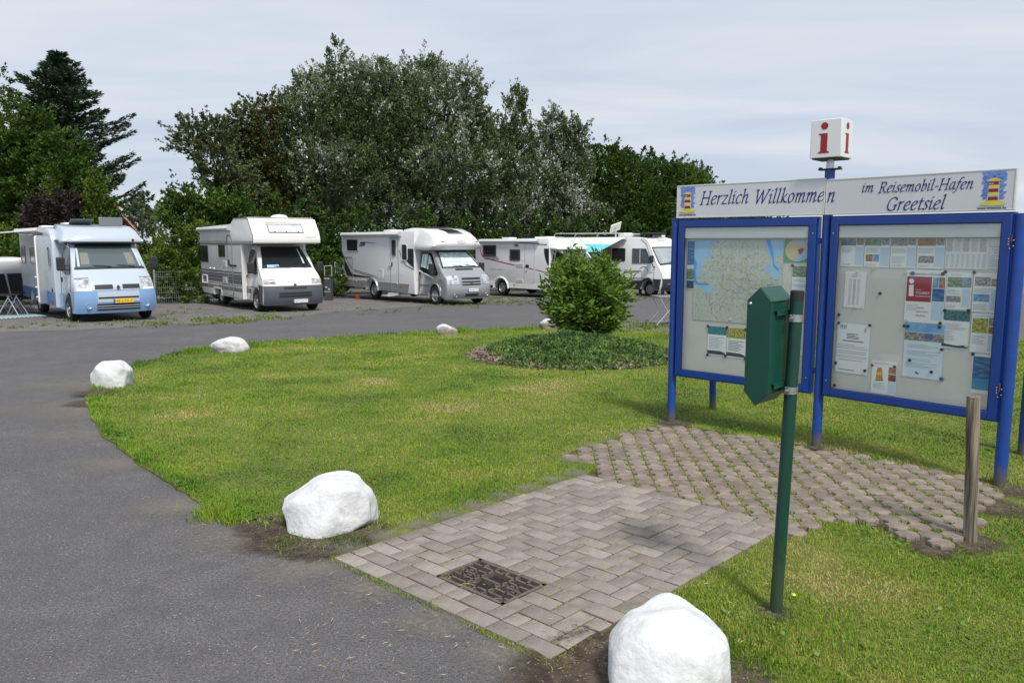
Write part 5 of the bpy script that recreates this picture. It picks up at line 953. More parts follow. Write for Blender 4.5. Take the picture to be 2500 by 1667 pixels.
cab.fpatch('nose_panel', m_ice, V, .88, 1.05, -.60, .60, .012, 3, 10); cab.fpatch('nostril', m_blkp, V, .905, 1.015, -.56, -.12, .022, 2, 4); cab.fpatch('nostril', m_blkp, V, .905, 1.015, .12, .56, .022, 2, 4)
for a, b in ((-.96, -.64), (.64, .96)):
    h_ = cab.fpatch('headlight', m_lamp, V, .86, 1.20, a, b, .014, 4, 5); cab.fpatch('indicator', m_plw, h_, .87, .93, a, b, .020, 1, 5); cab.fpatch('headlight_rim', m_seam, h_, 1.195, 1.21, a, b, .015, 1, 5)
for sd in (-1, 1): MB().lathe([(0, -.005), (.045, -.005), (.06, .008), (.072, .012), (.08, 0)], frame((.80, sd*.72, .47), (0, 1, 0), (0, 0, 1)) @ Matrix.Translation((0, 0, .10)), 20).build('fog_lamp', m_lblu, V, True)
MB().prism([(0, -.065), (.05, 0), (0, .065), (-.05, 0)], .012, frame((.965, 0, .955), (0, 1, 0), (0, 0, 1))).build('emblem_rim', m_blkp, V); MB().prism([(0, -.05), (.038, 0), (0, .05), (-.038, 0)], .006, frame((.975, 0, .955), (0, 1, 0), (0, 0, 1))).build('emblem', m_chr, V); MB().prism([(0, -.026), (.018, 0), (0, .026), (-.018, 0)], .004, frame((.981, 0, .955), (0, 1, 0), (0, 0, 1))).build('emblem_core', m_blkp, V)
plate(V, .995, .10, .585, '46-LVX-7', m_ply)
wsh = cab.fpatch('windscreen', m_vg2, V, 1.46, 2.08, lambda z: -.90+.12*(z-1.46), lambda z: .90-.12*(z-1.46), .010, 6, 14); cab.fpatch('screen_surround', m_blkp, wsh, 1.43, 1.475, -.92, .92, .018, 1, 12); cab.fpatch('screen_surround', m_blkp, wsh, 2.02, 2.09, -.84, .84, .014, 1, 12)
for t in (-.62, .62): cab.fpatch('seat_back_seen', mat('beige_seat', (.19, .19, .165), .8), wsh, 1.55, 1.86, t-.12, t+.10, .0115, 3, 4, .001)
for t in (-.80, .84): cab.fpatch('curtain_edge', mat('pale_curtain', (.45, .55, .58), .7), wsh, 1.50, 1.98, t-.035, t+.02, .0115, 3, 2, .001)
wipers(V, cab, 1.47)
cab.spatch('side_window', m_vg, V, [(-.20, 1.28), (.30, 1.32), (.16, 1.60), (-.16, 1.98), (-.62, 2.04), (-.70, 1.98), (-.70, 1.36)], .006)
cab.sline('door_gap', m_seam, V, [(-.74, .72), (-.78, 1.3), (-.76, 2.02), (-.6, 2.10), (-.15, 2.04), (.34, 1.46), (.42, 1.15), (.36, .82)], .014)
cab.spatch('door_handle', m_blkp, V, rrect(-.66, 1.06, -.50, 1.2, .04), .012); cab.spatch('indicator', m_orng, V, rrect(.36, 1.08, .46, 1.15, .02), .012)
mirror_(V, .22, 1.40, .98, (.12, .20, .36))
# box with rounded shoulders
bx = Shell([(-5.35, .42), (-4.25, .42)]+arch(-WB, .44, .34)[::-1]+[(-3.34, .36), (-1.0, .34), (-.98, 1.6), (-1.02, 2.15), (-1.12, 2.38), (-1.35, 2.52), (-2.0, 2.58), (-5.1, 2.58), (-5.32, 2.46)], 1.12, 9, 0, 5, 6, 0, r=.07)
bx.build('living_box', m_ice, V); bx.spatch('side_wall', mat('pale_blue_wall', (.60, .63, .68), .4, col2=(.56, .59, .64), vscale=1), V, [(-5.25, .78), (-1.95, .78), (-1.95, 2.36), (-5.25, 2.36)], .003)
bx.spatch('blue_band', m_mblu, V, [(-5.3, .45), (-4.27, .45), (-4.2, .62), (-4.05, .74), (-3.8, .79), (-3.5, .72), (-3.36, .55), (-3.36, .40), (-1.02, .38), (-1.02, .76), (-5.3, .80)], .005)
for x0, x1, z0, z1 in ((-5.0, -4.5, 1.5, 2.02), (-3.75, -3.1, 1.5, 1.98)): w_ = bx.spatch('window', m_acr, V, rrect(x0, z0, x1, z1, .05), .02); bx.sring('window_frame', m_stl, w_, rrect(x0, z0, x1, z1, .05), .03, .018)
w_ = bx.spatch('window', m_acr, V, rrect(-1.42, 1.50, -1.16, 2.02, .08), .02); bx.sring('window_frame', m_chr, w_, rrect(-1.42, 1.5, -1.16, 2.02, .08), .03, .02)
bx.spatch('entrance', m_blkp, V, rrect(-2.65, .50, -2.02, 2.30, .08), .004)
dr = math.radians(30); dv = Vector((math.cos(dr), -math.sin(dr), 0)); dM = frame((-1.98, -1.14, 0), dv, (0, 0, 1)); do = MB().prism(rrect(0, .42, .60, 2.33, .09), -.045, dM).build('side_door', m_wht, V, bevel=.008)
MB().prism(rrect(.06, 1.45, .5, 2.1, .05), .004, dM).build('door_window', m_acr, do)
for k in range(3): MB().box(.08, .6+.28*k, .0, .5, .64+.28*k, .09, dM).build('door_shelf', m_wht, do, bevel=.01)
aw = awning_box(V, bx, -5.2, -1.9, 2.44); MB().add([(-5.15, -1.24, 2.50), (-1.95, -1.24, 2.50), (-1.95, -3.9, 2.25), (-5.15, -3.9, 2.25), (-5.15, -1.24, 2.48), (-1.95, -1.24, 2.48), (-1.95, -3.9, 2.23), (-5.15, -3.9, 2.23)], [(0, 1, 2, 3), (7, 6, 5, 4), (0, 4, 5, 1), (1, 5, 6, 2), (2, 6, 7, 3), (3, 7, 4, 0)]).build('awning_canvas', mat('awning_cloth', (.55, .55, .56), .8), aw); MB().box(-5.2, -3.96, 2.19, -1.9, -3.88, 2.29).build('awning_rail', m_stl, aw, bevel=.01)
cpf = [(-.12, 2.12), (.02, 2.17), (.02, 2.24), (-.08, 2.38), (-.30, 2.52), (-.8, 2.60)]
cap = Shell(cpf+[(-1.6, 2.66), (-1.6, 2.2), (-.6, 2.2)], 1.09, 2.1, .35, -.8, .1, .16, 4, .10, 2.2, .05, front=cpf); cap.build('roof_cap', m_ice, V); cap.fpatch('cap_shadow_gap', m_blkp, V, 2.10, 2.135, -.9, .9, .0, 1, 12)
for sd in (-1, 1): MB().lathe([(0, .02), (.03, .012), (.035, 0)], frame((-.06, sd*.98, 2.2), (0, 1, 0), (0, 0, 1)), 12).build('marker_light', m_plw, V, True)
MB().lathe([(0, .01), (.035, .008), (.04, 0)], frame((.0, .72, 2.21), (0, 1, 0), (0, 0, 1)), 12).build('badge', m_red, V, True)
MB().box(-.25, -.02, 0, .30, .55, .02, Matrix.Translation((-1.35, -.55, 2.66)) @ Matrix.Rotation(math.radians(-24), 4, 'Y')).box(-.9, -.02, 0, -.25, .55, .02, Matrix.Translation((-1.35, -.55, 2.66)) @ Matrix.Rotation(math.radians(-24), 4, 'Y')).build('skylight_lid', m_vg2, V)
MB().box(-1.0, .12, 2.62, -.96, .75, 2.86).build('skylight_lid', mat('smoked_lid', (.16, .17, .18), .15), V, bevel=.015)
MB().box(-2.7, -.5, 2.56, -2.1, .1, 2.72).build('roof_hatch', m_wht, V, bevel=.03); MB().box(-4.6, -.7, 2.56, -4.1, -.2, 2.66).build('roof_hatch', m_wht, V, bevel=.03)
for x, y, sd in ((0, -1.03, -1), (0, 1.03, 1), (-WB, -.98, -1), (-WB, .98, 1)): wheel(V, x, y, .36, sd, 'cover')
for x, z, m in ((-1.25, .47, m_red), (-1.22, .82, m_blkp)): bx.spatch('side_marker' if m is m_red else 'socket_cover', m, V, rrect(x-.05, z-.05, x+.05, z+.05, .015), .014)

# -- 2: old alcove motorhome
V = van('motorhome', 'cream white alcove motorhome with grey stripes and dark grey front bumper', -7.5, 25.8, -53.5)
WB = 3.75
cabf = [(.80, .25), (.88, .42), (.89, .70), (.86, .84), (.83, .92), (.80, 1.04), (.60, 1.22), (.28, 1.42), (-.05, 1.78), (-.40, 2.12), (-.5, 2.14)]
cab = Shell([(-1.2, .34), (-.47, .34)]+arch(0, .45, .34)[::-1]+[(.47, .30)]+cabf+[(-1.2, 2.14)], .98, 1.15, .17, -.2, .9, .17, 4, .03, .95, .035, front=cabf)
cab.build('cab', m_wht, V); underbody(V, -5, .5)
cab.fpatch('front_bumper', m_gryp, V, .25, .86, -1, 1, .025, 6, 18)
for sd in (-1, 1): cab.spatch('bumper_corner', m_gryp, V, [(.45, .28), (.76, .26), (.82, .86), (.36, .90), (.42, .62), (.47, .40)], .014, side=sd)
cab.fpatch('grille', m_blkp, V, .76, .82, -.38, .38, .034, 1, 8); cab.fpatch('grille', m_blkp, V, .50, .66, -.55, .55, .034, 2, 10); cab.fpatch('grille_bar', m_gryp, V, .575, .59, -.55, .55, .042, 1, 10)
for a, b in ((-.97, -.60), (.60, .97)):
    h_ = cab.fpatch('headlight', m_lamp, V, .93, 1.08, a, b, .012, 3, 6); c_ = (a, a+.13) if a < 0 else (b-.13, b); cab.fpatch('indicator', mat('lens_clear', (.5, .36, .30), .2), h_, .935, 1.075, c_[0], c_[1], .016, 2, 3)
MB().lathe([(0, .01), (.045, .008), (.05, 0)], frame((.865, 0, .89), (0, 1, 0), (0, 0, 1)), 20).build('emblem_rim', m_chr, V, True); MB().lathe([(0, .014), (.034, .012), (.035, 0)], frame((.866, 0, .89), (0, 1, 0), (0, 0, 1)), 20).build('emblem', mat('emblem_blue', (.03, .05, .15), .3), V, True)
plate(V, .915, .14, .37, 'GM·US 27', m_plw); cab.sline('bonnet_gap', m_seam, V, [(.75, 1.07), (.55, 1.20), (.28, 1.40)], .012)
wsh = cab.fpatch('windscreen', m_vg, V, 1.42, 2.10, lambda z: -.90+.14*(z-1.42), lambda z: .90-.14*(z-1.42), .010, 6, 14)
cab.fpatch('paper_on_dash', m_lbl, wsh, 1.44, 1.52, -.72, -.30, .0112, 1, 4, .001); cab.fpatch('curtain_edge', MATS['pale_curtain'], wsh, 1.55, 2.02, .62, .68, .0112, 2, 2, .001); wipers(V, cab, 1.42)
cab.spatch('side_window', m_vg, V, [(-.88, 1.28), (.10, 1.22), (.05, 1.45), (-.30, 1.95), (-.45, 2.02), (-.80, 2.02), (-.88, 1.95)], .006); cab.sline('door_gap', m_seam, V, [(-.95, .45), (-.97, 2.0), (-.85, 2.08), (-.35, 2.08), (.2, 1.45), (.22, .92)], .014)
cab.spatch('door_handle', m_blkp, V, rrect(-.90, 1.08, -.80, 1.18, .02), .012); cab.spatch('side_trim', m_sgry, V, [(-.98, .60), (-.50, .58), (-.47, .72), (-.98, .74)], .008); cab.sline('dashed_line', m_sdk, V, [(-.98, .80), (.3, .79)], .018)
mirror_(V, .12, 1.26, .96, (.12, .22, .34))
bx = Shell([(-5.85, .50), (-5.6, .36), (-4.18, .36), (-4.18, .60), (-3.36, .60), (-3.34, .36), (-.95, .36), (-.95, 2.2), (-.5, 2.20), (.18, 2.20), (.33, 2.24), (.36, 2.33), (.30, 2.50), (-.10, 2.98), (-.25, 3.04), (-1.62, 3.05), (-1.98, 2.86), (-5.80, 2.80)], 1.12, 9, 0, .1, .4, .03, 8, r=.03, front=[(.33, 2.24), (.36, 2.33), (.30, 2.50), (-.10, 2.98)])
bx.build('living_box', m_oldw, V); bx.fpatch('alcove_front', m_cream, V, 2.235, 3.0, -.999, .999, .008, 8, 16, .01); MB().box(-1.5, -1.09, 3.045, -.2, 1.09, 3.056).build('alcove_roof', m_cream, V)
ap = [(-1.62, 3.05), (-.25, 3.04), (-.10, 2.98), (.30, 2.50), (.36, 2.33), (.33, 2.25)]
bx.sline('alcove_edge', m_sdk, V, ap, .022, .0)
aw_ = bx.fpatch('alcove_window', m_blkp, V, 2.54, 2.82, -.52, .52, .018, 2, 8); bx.fpatch('blind', m_blind, aw_, 2.56, 2.80, -.50, .50, .022, 2, 8, .004); bx.fpatch('window_rail', m_stl, aw_, 2.855, 2.87, -.56, .56, .026, 1, 8)
for t in (-.34, 0, .36): bx.fpatch('latch', m_blkp, aw_, 2.555, 2.585, t-.02, t+.02, .028, 1, 1)
t_ = text_obj('AMBIENTE', 1, m_stl, Matrix.Identity(4), V, 'lettering', shear=.25, extrude=.001); t_.data.transform(frame((.372, .56, 2.41), (0, 1, 0), (-.32, 0, .95)) @ Matrix.Diagonal((.085, .075, 1, 1)))
z_ = [(2.155, 2.215, m_sgry), (2.228, 2.24, m_sgry), (2.27, 2.285, m_sdk)]
for a, b, m in z_: bx.spatch('upper_stripe', m, V, [(-5.82, a), (-.96 if a < 2.2 else .30, a), (-.96 if a < 2.2 else .32, b), (-5.82, b)], .004)
for a, b, m in ((1.21, 1.25, m_sdk), (1.165, 1.18, m_sgry), (1.11, 1.145, m_sdk), (1.055, 1.10, m_sgry), (1.0, 1.045, m_sdk), (.945, .99, m_sgry), (.89, .935, m_sdk), (.84, .88, m_sgry), (.62, .72, m_sgry), (.60, .615, m_sdk)): bx.spatch('side_stripe', m, V, [(-5.82, a), (-.96, a), (-.96, b), (-5.82, b)], .004)
for k in range(16): bx.spatch('dash', m_sdk, V, [(-5.6+.29*k, .775), (-5.43+.29*k, .775), (-5.43+.29*k, .80), (-5.6+.29*k, .80)], .004)
for x0, x1, z0, z1 in ((-5.80, -4.78, 1.52, 2.13), (-3.42, -2.68, 1.74, 2.15)): bx.spatch('window', m_acr, V, rrect(x0, z0, x1, z1, .03), .02)
bx.sring('door_frame', m_sgry, V, rrect(-2.40, .44, -1.88, 2.48, .10), .028, .01); bx.spatch('door_latch', m_blkp, V, rrect(-2.33, 1.46, -2.20, 1.66, .02), .02); bx.spatch('door_latch', m_blkp, V, rrect(-2.2, 1.43, -1.45, 1.49, .02), .02)
for x0, x1, z0, z1 in ((-3.02, -2.56, 1.38, 1.60), (-3.06, -2.56, .82, 1.04)): g_ = bx.spatch('vent', m_wht, V, rrect(x0, z0, x1, z1, .02), .014); bx.spatch('vent_grille', m_agrill, g_, rrect(x0+.08, z0+.03, x1-.08, z1-.03, .01), .02)
bx.sring('locker_frame', m_wht, V, rrect(-5.62, .74, -4.98, 1.02, .03), .05, .012)
for x in (-5.7, -3.4, -1.65): bx.spatch('side_marker', m_orng, V, rrect(x-.06, .70, x+.06, .76, .02), .016)
for x in (-4.5, -4.0): MB().lathe([(0, .05), (.03, .045), (.04, 0)], frame((x, -1.13, 1.30), (1, 0, 0), (0, 0, 1)), 10).build('filler_cap', m_wht, V, True)
awning_box(V, bx, -5.75, -2.0, 2.66, m_wht, .14, .13); MB().lathe([(0, .13), (.22, .10), (.30, .02), (.31, 0)], Matrix.Translation((-.75, .15, 3.05)), 20).build('roof_hatch', m_wht, V, True); MB().box(-2.7, -.6, 2.80, -2.3, -.2, 2.95).build('roof_hatch', m_wht, V, bevel=.02)
for x, y, sd in ((0, -1.0, -1), (0, 1.0, 1), (-WB, -1.0, -1), (-WB, 1.0, 1)): wheel(V, x, y, .355, sd)
bx.spatch('wheel_arch_lip', m_oldw, V, band([(-4.25, .37), (-4.22, .62), (-3.32, .62), (-3.28, .37)], .07), .012)

# -- 3: silver cab semi-integrated
V = van('motorhome', 'white motorhome with silver cab, black swoosh stripe and reflective mats behind the windscreen', -2.1, 29.85, -50.5)
WB = 4.55
cabf = [(.84, .25), (.92, .42), (.94, .60), (.92, .80), (.88, 1.02), (.78, 1.12), (.34, 1.42), (-.02, 1.72), (-.38, 2.02), (-.5, 2.04)]
cab = Shell([(-1.3, .34), (-.46, .34)]+arch(0, .45, .36)[::-1]+[(.47, .28)]+cabf+[(-1.3, 2.04)], 1.0, 1.15, .2, -.3, .95, .2, 4, .04, .95, .035, front=cabf)
cab.build('cab', m_slv, V); underbody(V, -6, .5)
cab.fpatch('front_bumper', m_slv, V, .25, .72, -1, 1, .02, 5, 18); cab.fpatch('lower_intake', m_sgry, V, .34, .47, -.66, .66, .03, 2, 10); cab.fpatch('lower_grille', m_blkp, V, .36, .45, -.3, .3, .036, 1, 6)
for sd in (-1, 1): MB().lathe([(0, .0), (.05, 0), (.06, .01), (.07, 0)], frame((.86-.05, sd*.72, .40), (0, 1, 0), (0, 0, 1)) @ Matrix.Translation((0, 0, .10)), 16).build('fog_lamp', m_chr, V, True)
cab.fpatch('grille_surround', m_slv, V, .72, 1.06, -.46, .46, .016, 3, 8)
for a, b in ((.75, .81), (.85, .91), (.965, 1.03)): cab.fpatch('grille', m_blkp, V, a, b, -.42, .42, .024, 1, 8)
MB().prism([(.09*math.cos(k*.393), .045*math.sin(k*.393)) for k in range(16)], .012, frame((.955, 0, .88), (0, 1, 0), (0, 0, 1))).build('emblem_rim', m_chr, V); MB().prism([(.075*math.cos(k*.393), .034*math.sin(k*.393)) for k in range(16)], .006, frame((.966, 0, .88), (0, 1, 0), (0, 0, 1))).build('emblem', MATS['emblem_blue'], V)
for a, b in ((-.97, -.56), (.56, .97)): cab.fpatch('headlight', m_lamp, V, .80, 1.13, (lambda z, a=a, b=b: a if a < 0 else a+.10*(1.13-z)/.33*0), b, .013, 4, 5)
cab.fpatch('bonnet_vent', m_blkp, V, 1.31, 1.365, -.42, .42, .012, 1, 8); plate(V, .965, .04, .58, 'DH·ET 91', m_plw)
wsh = cab.fpatch('windscreen', m_insul, V, 1.43, 1.97, lambda z: -.90+.2*(z-1.43), lambda z: .90-.2*(z-1.43), .010, 6, 14); cab.fpatch('screen_surround', m_blkp, wsh, 1.40, 1.44, -.93, .93, .016, 1, 12); cab.fpatch('screen_surround', m_blkp, wsh, 1.96, 2.03, -.85, .85, .014, 1, 12)
for sgn_ in (-1, 1): cab.fpatch('a_pillar', m_blkp, wsh, 1.42, 2.0, (lambda z, q=sgn_: q*(.93-.2*(z-1.43)) if q < 0 else (.87-.2*(z-1.43))), (lambda z, q=sgn_: -(.87-.2*(z-1.43)) if q < 0 else (.93-.2*(z-1.43))), .018, 4, 2)
wipers(V, cab, 1.43)
cab.spatch('side_window', m_vg, V, [(-1.10, 1.22), (.12, 1.12), (.22, 1.22), (-.45, 1.92), (-.6, 1.95), (-1.10, 1.96)], .006)
for p_ in ([(-1.05, 1.42), (-.66, 1.36), (-.66, 1.90), (-1.05, 1.90)], [(-.60, 1.34), (-.12, 1.30), (-.5, 1.82), (-.60, 1.86)]): cab.spatch('insulating_mat', m_insul, V, p_, .010)
cab.sline('door_gap', m_seam, V, [(-1.16, .40), (-1.18, 1.96), (-.5, 2.0)], .014); cab.spatch('door_handle', m_blkp, V, rrect(-1.12, 1.10, -1.02, 1.22, .02), .012); cab.spatch('side_trim', m_sgry, V, [(-1.15, .68), (-.5, .68), (-.5, .75), (-1.15, .75)], .01)
cab.spatch('side_stripe', m_wht, V, [(-1.14, 1.25), (-.1, .98), (-.1, 1.02), (-1.14, 1.31)], .012); cab.spatch('side_marker', m_orng, V, rrect(.42, .96, .55, 1.02, .02), .014)
for sd in (-1, 1): cab.sring('arch_lip', m_slv, V, arch(0, .47, .36), .07, .0, sd)
mirror_(V, .0, 1.14, .98, (.14, .20, .42))
bx = Shell([(-7.0, .42), (-5.02, .42)]+arch(-WB, .44, .36)[::-1]+[(-4.08, .38), (-1.25, .34), (-1.30, 1.2), (-1.25, 2.2), (-1.25, 2.78), (-6.9, 2.76), (-7.12, 2.70), (-7.22, 2.5), (-7.22, .8), (-7.15, .5)], 1.12, 9, 0, 5, 6, 0, r=.05)
bx.build('living_box', m_wall, V); bx.spatch('grey_skirt', m_gsk, V, [(-7.15, .46), (-5.05, .46), (-5.0, .72), (-7.18, .72)], .006); bx.spatch('grey_skirt', m_gsk, V, [(-4.05, .42), (-1.75, .37), (-1.65, .70), (-4.05, .72)], .006)
MB().path([tuple(bx.pt(x, z, -1)+Vector((0, -.01, 0))) for x, z in arch(-WB, .50, .36)], .055, 8).build('rear_arch_flare', m_slv, V, True)
bx.sline('waist_line', m_stl, V, [(-7.2, .74), (-5.1, .74)], .02); bx.sline('waist_line', m_stl, V, [(-4.0, .74), (-1.6, .72)], .02)
w_ = bx.spatch('window', m_acr, V, rrect(-6.66, 1.98, -5.72, 2.45, .06), .02); bx.sring('window_frame', m_stl, w_, rrect(-6.68, 1.96, -5.70, 2.47, .07), .03, .012)
w_ = bx.spatch('window', m_acr, V, rrect(-2.12, 1.66, -1.76, 2.24, .06), .02); bx.sring('window_frame', m_wht, w_, rrect(-2.14, 1.64, -1.74, 2.26, .07), .03, .014)
bx.sring('door_frame', m_sgry, V, rrect(-3.02, .42, -2.42, 2.50, .09), .022, .006); w_ = bx.spatch('door_window', m_acr, V, rrect(-2.88, 1.84, -2.62, 2.42, .06), .014); bx.sring('window_frame', m_sgry, w_, rrect(-2.90, 1.82, -2.60, 2.44, .06), .03, .012)
MB().prism([(-.38, 0), (.38, 0), (.25, .05), (-.25, .05)], .06, frame((-2.72, -1.13, 2.52), (1, 0, 0), (0, 0, 1))).build('door_canopy', m_stl, V); bx.spatch('door_handle', m_wht, V, rrect(-3.12, 1.42, -2.95, 1.54, .02), .05); bx.spatch('door_handle', m_blkp, V, rrect(-2.93, 1.40, -2.85, 1.56, .02), .03)
g_ = bx.spatch('service_flap', m_wht, V, rrect(-4.02, .86, -3.62, 1.27, .03), .012); bx.sring('flap_seam', m_stl, g_, rrect(-3.94, .93, -3.70, 1.20, .02), .015, .014)
bx.spatch('badge_plate', m_blkp, V, [(-5.62, 2.16), (-5.14, 2.19), (-5.02, 2.36), (-5.45, 2.35)], .006); side_text(V, bx, '691', -5.52, -5.18, 2.20, .10, m_stl, .2); bx.spatch('badge_line', mat('dark_wine', (.07, .02, .03), .5), V, [(-5.05, 2.33), (-4.2, 2.30), (-4.15, 2.31), (-5.02, 2.36)], .006)
bx.spatch('swoosh', m_blkp, V, [(-7.22, 2.02), (-6.95, 1.68), (-6.88, 1.55), (-6.35, 1.02), (-6.0, .96), (-4.45, .90), (-4.32, .87), (-4.45, .86), (-6.3, .86), (-6.75, .90), (-7.05, 1.28), (-7.22, 1.45)], .005)
bx.spatch('swoosh_line', m_sdk, V, band([(-6.85, 1.72), (-6.55, 1.42), (-6.2, 1.18), (-5.2, 1.06), (-4.4, .97), (-4.1, .88)], .022), .006); bx.spatch('swoosh_line', m_sdk, V, band([(-6.1, 1.10), (-5.2, 1.0), (-4.6, .94), (-4.3, .86)], .022), .006)
bx.spatch('front_swoosh', m_sdk, V, band([(-2.34, 2.05), (-2.1, 1.62), (-1.9, 1.46), (-1.3, 1.30)], .03), .005); bx.spatch('front_swoosh', m_blkp, V, [(-1.73, 2.1), (-1.30, 2.1), (-1.30, 1.36), (-1.6, 1.5), (-1.8, 1.62)], .004)
bx.sring('garage_door', m_sgry, V, rrect(-7.0, .50, -6.2, 1.70, .06), .028, .008)
for x in (-7.1, -5.4, -2.2): bx.spatch('side_marker', m_orng, V, rrect(x-.07, .60, x+.07, .68, .02), .016)
for x in (-6.2, -5.9, -2.5): bx.spatch('skirt_catch', m_wht, V, rrect(x-.03, .68, x+.03, .73, .01), .016)
awning_box(V, bx, -7.0, -2.2, 2.60, m_wht, .16, .14)
cpf = [(-.30, 2.04), (.16, 2.10), (.27, 2.19), (.30, 2.32), (.24, 2.46), (.05, 2.62), (-.30, 2.76), (-.9, 2.86)]
cap = Shell(cpf+[(-1.7, 2.90), (-2.3, 2.84), (-2.3, 2.5), (-1.3, 2.2), (-1.25, 2.06)], 1.12, 2.2, .28, -.9, .3, .22, 4, .12, 2.2, .06, front=cpf); cap.build('roof_cap', m_wht, V)
cap.fpatch('roof_window', m_vg, V, 2.66, 2.84, -.34, .34, .014, 3, 6); 
for a, b in ((-.80, -.68), (.70, .82)): cap.fpatch('marker_light', m_blkp, V, 2.40, 2.43, a, b, .01, 1, 2)
t_ = text_obj('LMC', 1, m_stl, Matrix.Identity(4), V, 'lettering', extrude=.001); t_.data.transform(frame((.30, -.10, 2.36), (0, 1, 0), (-.3, 0, .95)) @ Matrix.Diagonal((.10, .085, 1, 1))); MB().path([tuple(Vector((.30, 0, 2.39))+Vector((-.3*.07*math.sin(a), .19*math.cos(a), .07*math.sin(a)))) for a in np.linspace(0, 6.283, 20)], .006, 5).build('badge_ring', m_stl, V)
MB().box(-4.6, -.5, 2.76, -4.0, .1, 2.86).build('roof_hatch', m_wht, V, bevel=.03); MB().box(-1.6, -.7, 2.90, -1.0, .5, 2.93).build('solar_panel', m_sdk, V)
for x, y, sd in ((0, -1.03, -1), (0, 1.03, 1), (-WB, -1.04, -1), (-WB, 1.04, 1)): wheel(V, x, y, .365, sd)
st = MB(); st.box(-2.95, -1.62, .22, -2.45, -1.32, .26); st.box(-2.9, -1.35, .24, -2.86, -1.0, .34); st.box(-2.54, -1.35, .24, -2.5, -1.0, .34); st.build('entrance_step', m_stl, V, bevel=.005)

# -- 4: white motorhome with the red line
V = van('motorhome', 'white motorhome with a thin red line, partly hidden behind the round shrub', 3.0, 34.3, -46)
WB = 3.9
cabf = [(.86, .28), (.93, .5), (.94, .7), (.90, .95), (.70, 1.12), (.30, 1.40), (-.10, 1.80), (-.42, 2.12), (-.5, 2.14)]
cab = Shell([(-1.0, .36), (-.47, .36)]+arch(0, .45, .34)[::-1]+[(.47, .3)]+cabf+[(-1.0, 2.16)], 1.02, 1.15, .18, -.2, .95, .22, 4, .04, .95, .035, front=cabf)
cab.build('cab', m_wht, V); underbody(V, -5, .5); cab.fpatch('lower_grille', m_blkp, V, .40, .62, -.6, .6, .02, 2, 8); cab.fpatch('nose_panel', m_blkp, V, .76, .86, -.5, .5, .02, 1, 8)
for a, b in ((-.97, -.7), (.7, .97)): cab.fpatch('headlight', m_lamp, V, .84, 1.14, a, b, .013, 4, 4)
wsh = cab.fpatch('windscreen', mat('windscreen_grey', (.13, .15, .16), .08), V, 1.40, 2.10, lambda z: -.90+.14*(z-1.42), lambda z: .90-.14*(z-1.42), .010, 6, 14); wipers(V, cab, 1.41)
cab.spatch('side_window', m_vg, V, [(-.66, 1.30), (.20, 1.22), (.12, 1.45), (-.25, 1.95), (-.5, 2.06), (-.66, 2.04)], .006); cab.spatch('door_window_trim', m_vg, V, [(-.80, 1.46), (-.72, 1.46), (-.72, 2.08), (-.80, 2.08)], .006); cab.sline('door_gap', m_stl, V, [(-.70, .45), (-.72, 2.05), (-.5, 2.10), (-.2, 2.04), (.28, 1.42), (.3, .85)], .02)
cab.spatch('door_handle', m_blkp, V, rrect(-.64, 1.10, -.52, 1.30, .03), .014); mirror_(V, .10, 1.25, .98, (.13, .2, .34))
bx = Shell([(-5.4, .42), (-4.40, .42)]+arch(-WB, .46, .34)[::-1]+[(-3.40, .36), (-.82, .36), (-.82, 2.2), (-.9, 2.62), (-5.35, 2.60), (-5.58, 2.52), (-5.70, 2.3), (-5.72, .8), (-5.6, .5)], 1.12, 9, 0, 5, 6, 0, r=.05)
bx.build('living_box', m_wall, V); bx.spatch('white_skirt', m_wht, V, [(-5.68, .46), (-4.45, .46), (-4.40, .62), (-5.70, .64)], .01); bx.spatch('white_skirt', m_wht, V, [(-3.36, .38), (-.86, .38), (-.86, .60), (-3.36, .60)], .01)
MB().path([tuple(bx.pt(x, z, -1)+Vector((0, -.008, 0))) for x, z in arch(-WB, .50, .34)], .045, 8).build('rear_arch_flare', m_wht, V, True)
for x0, x1, z0, z1 in ((-5.14, -4.22, 1.80, 2.32), (-3.30, -2.62, 1.62, 2.13)): w_ = bx.spatch('window', m_acr, V, rrect(x0, z0, x1, z1, .06), .02); bx.sring('window_frame', m_sgry, w_, rrect(x0+.06, z0+.05, x1-.06, z1-.05, .05), .014, .02)
bx.spatch('front_window', m_vg, V, [(-1.13, 2.18), (-.84, 2.18), (-.84, 1.46), (-.90, 1.46), (-1.05, 1.75), (-1.12, 2.0)], .01)
bx.spatch('red_line', mat('line_red', (.38, .01, .015), .4), V, band([(-5.42, 2.34), (-5.28, 1.95), (-5.18, 1.80), (-5.0, 1.71), (-4.0, 1.56), (-2.98, 1.42)], .045), .006); bx.spatch('red_line', MATS['line_red'], V, band([(-2.36, 1.35), (-1.78, 1.26)], .035), .006); bx.spatch('red_line', MATS['line_red'], V, band([(-1.66, 1.25), (-.85, 1.12)], .03), .006)
for a, b in ((1.75, .0), (1.70, .04), (1.65, .08)): bx.spatch('side_stripe', m_sdk, V, [(-4.95, a), (-4.1+b, a), (-4.1+b, a+.022), (-4.98, a+.022)], .005)
for x0, x1, z0, z1 in ((-2.92, -2.42, 1.33, 1.50), (-2.90, -2.42, .62, .78)): g_ = bx.spatch('vent', m_wht, V, rrect(x0, z0, x1, z1, .015), .012); bx.spatch('vent_grille', m_agrill, g_, rrect(x0+.03, z0+.02, x1-.03, z1-.02, .01), .018)
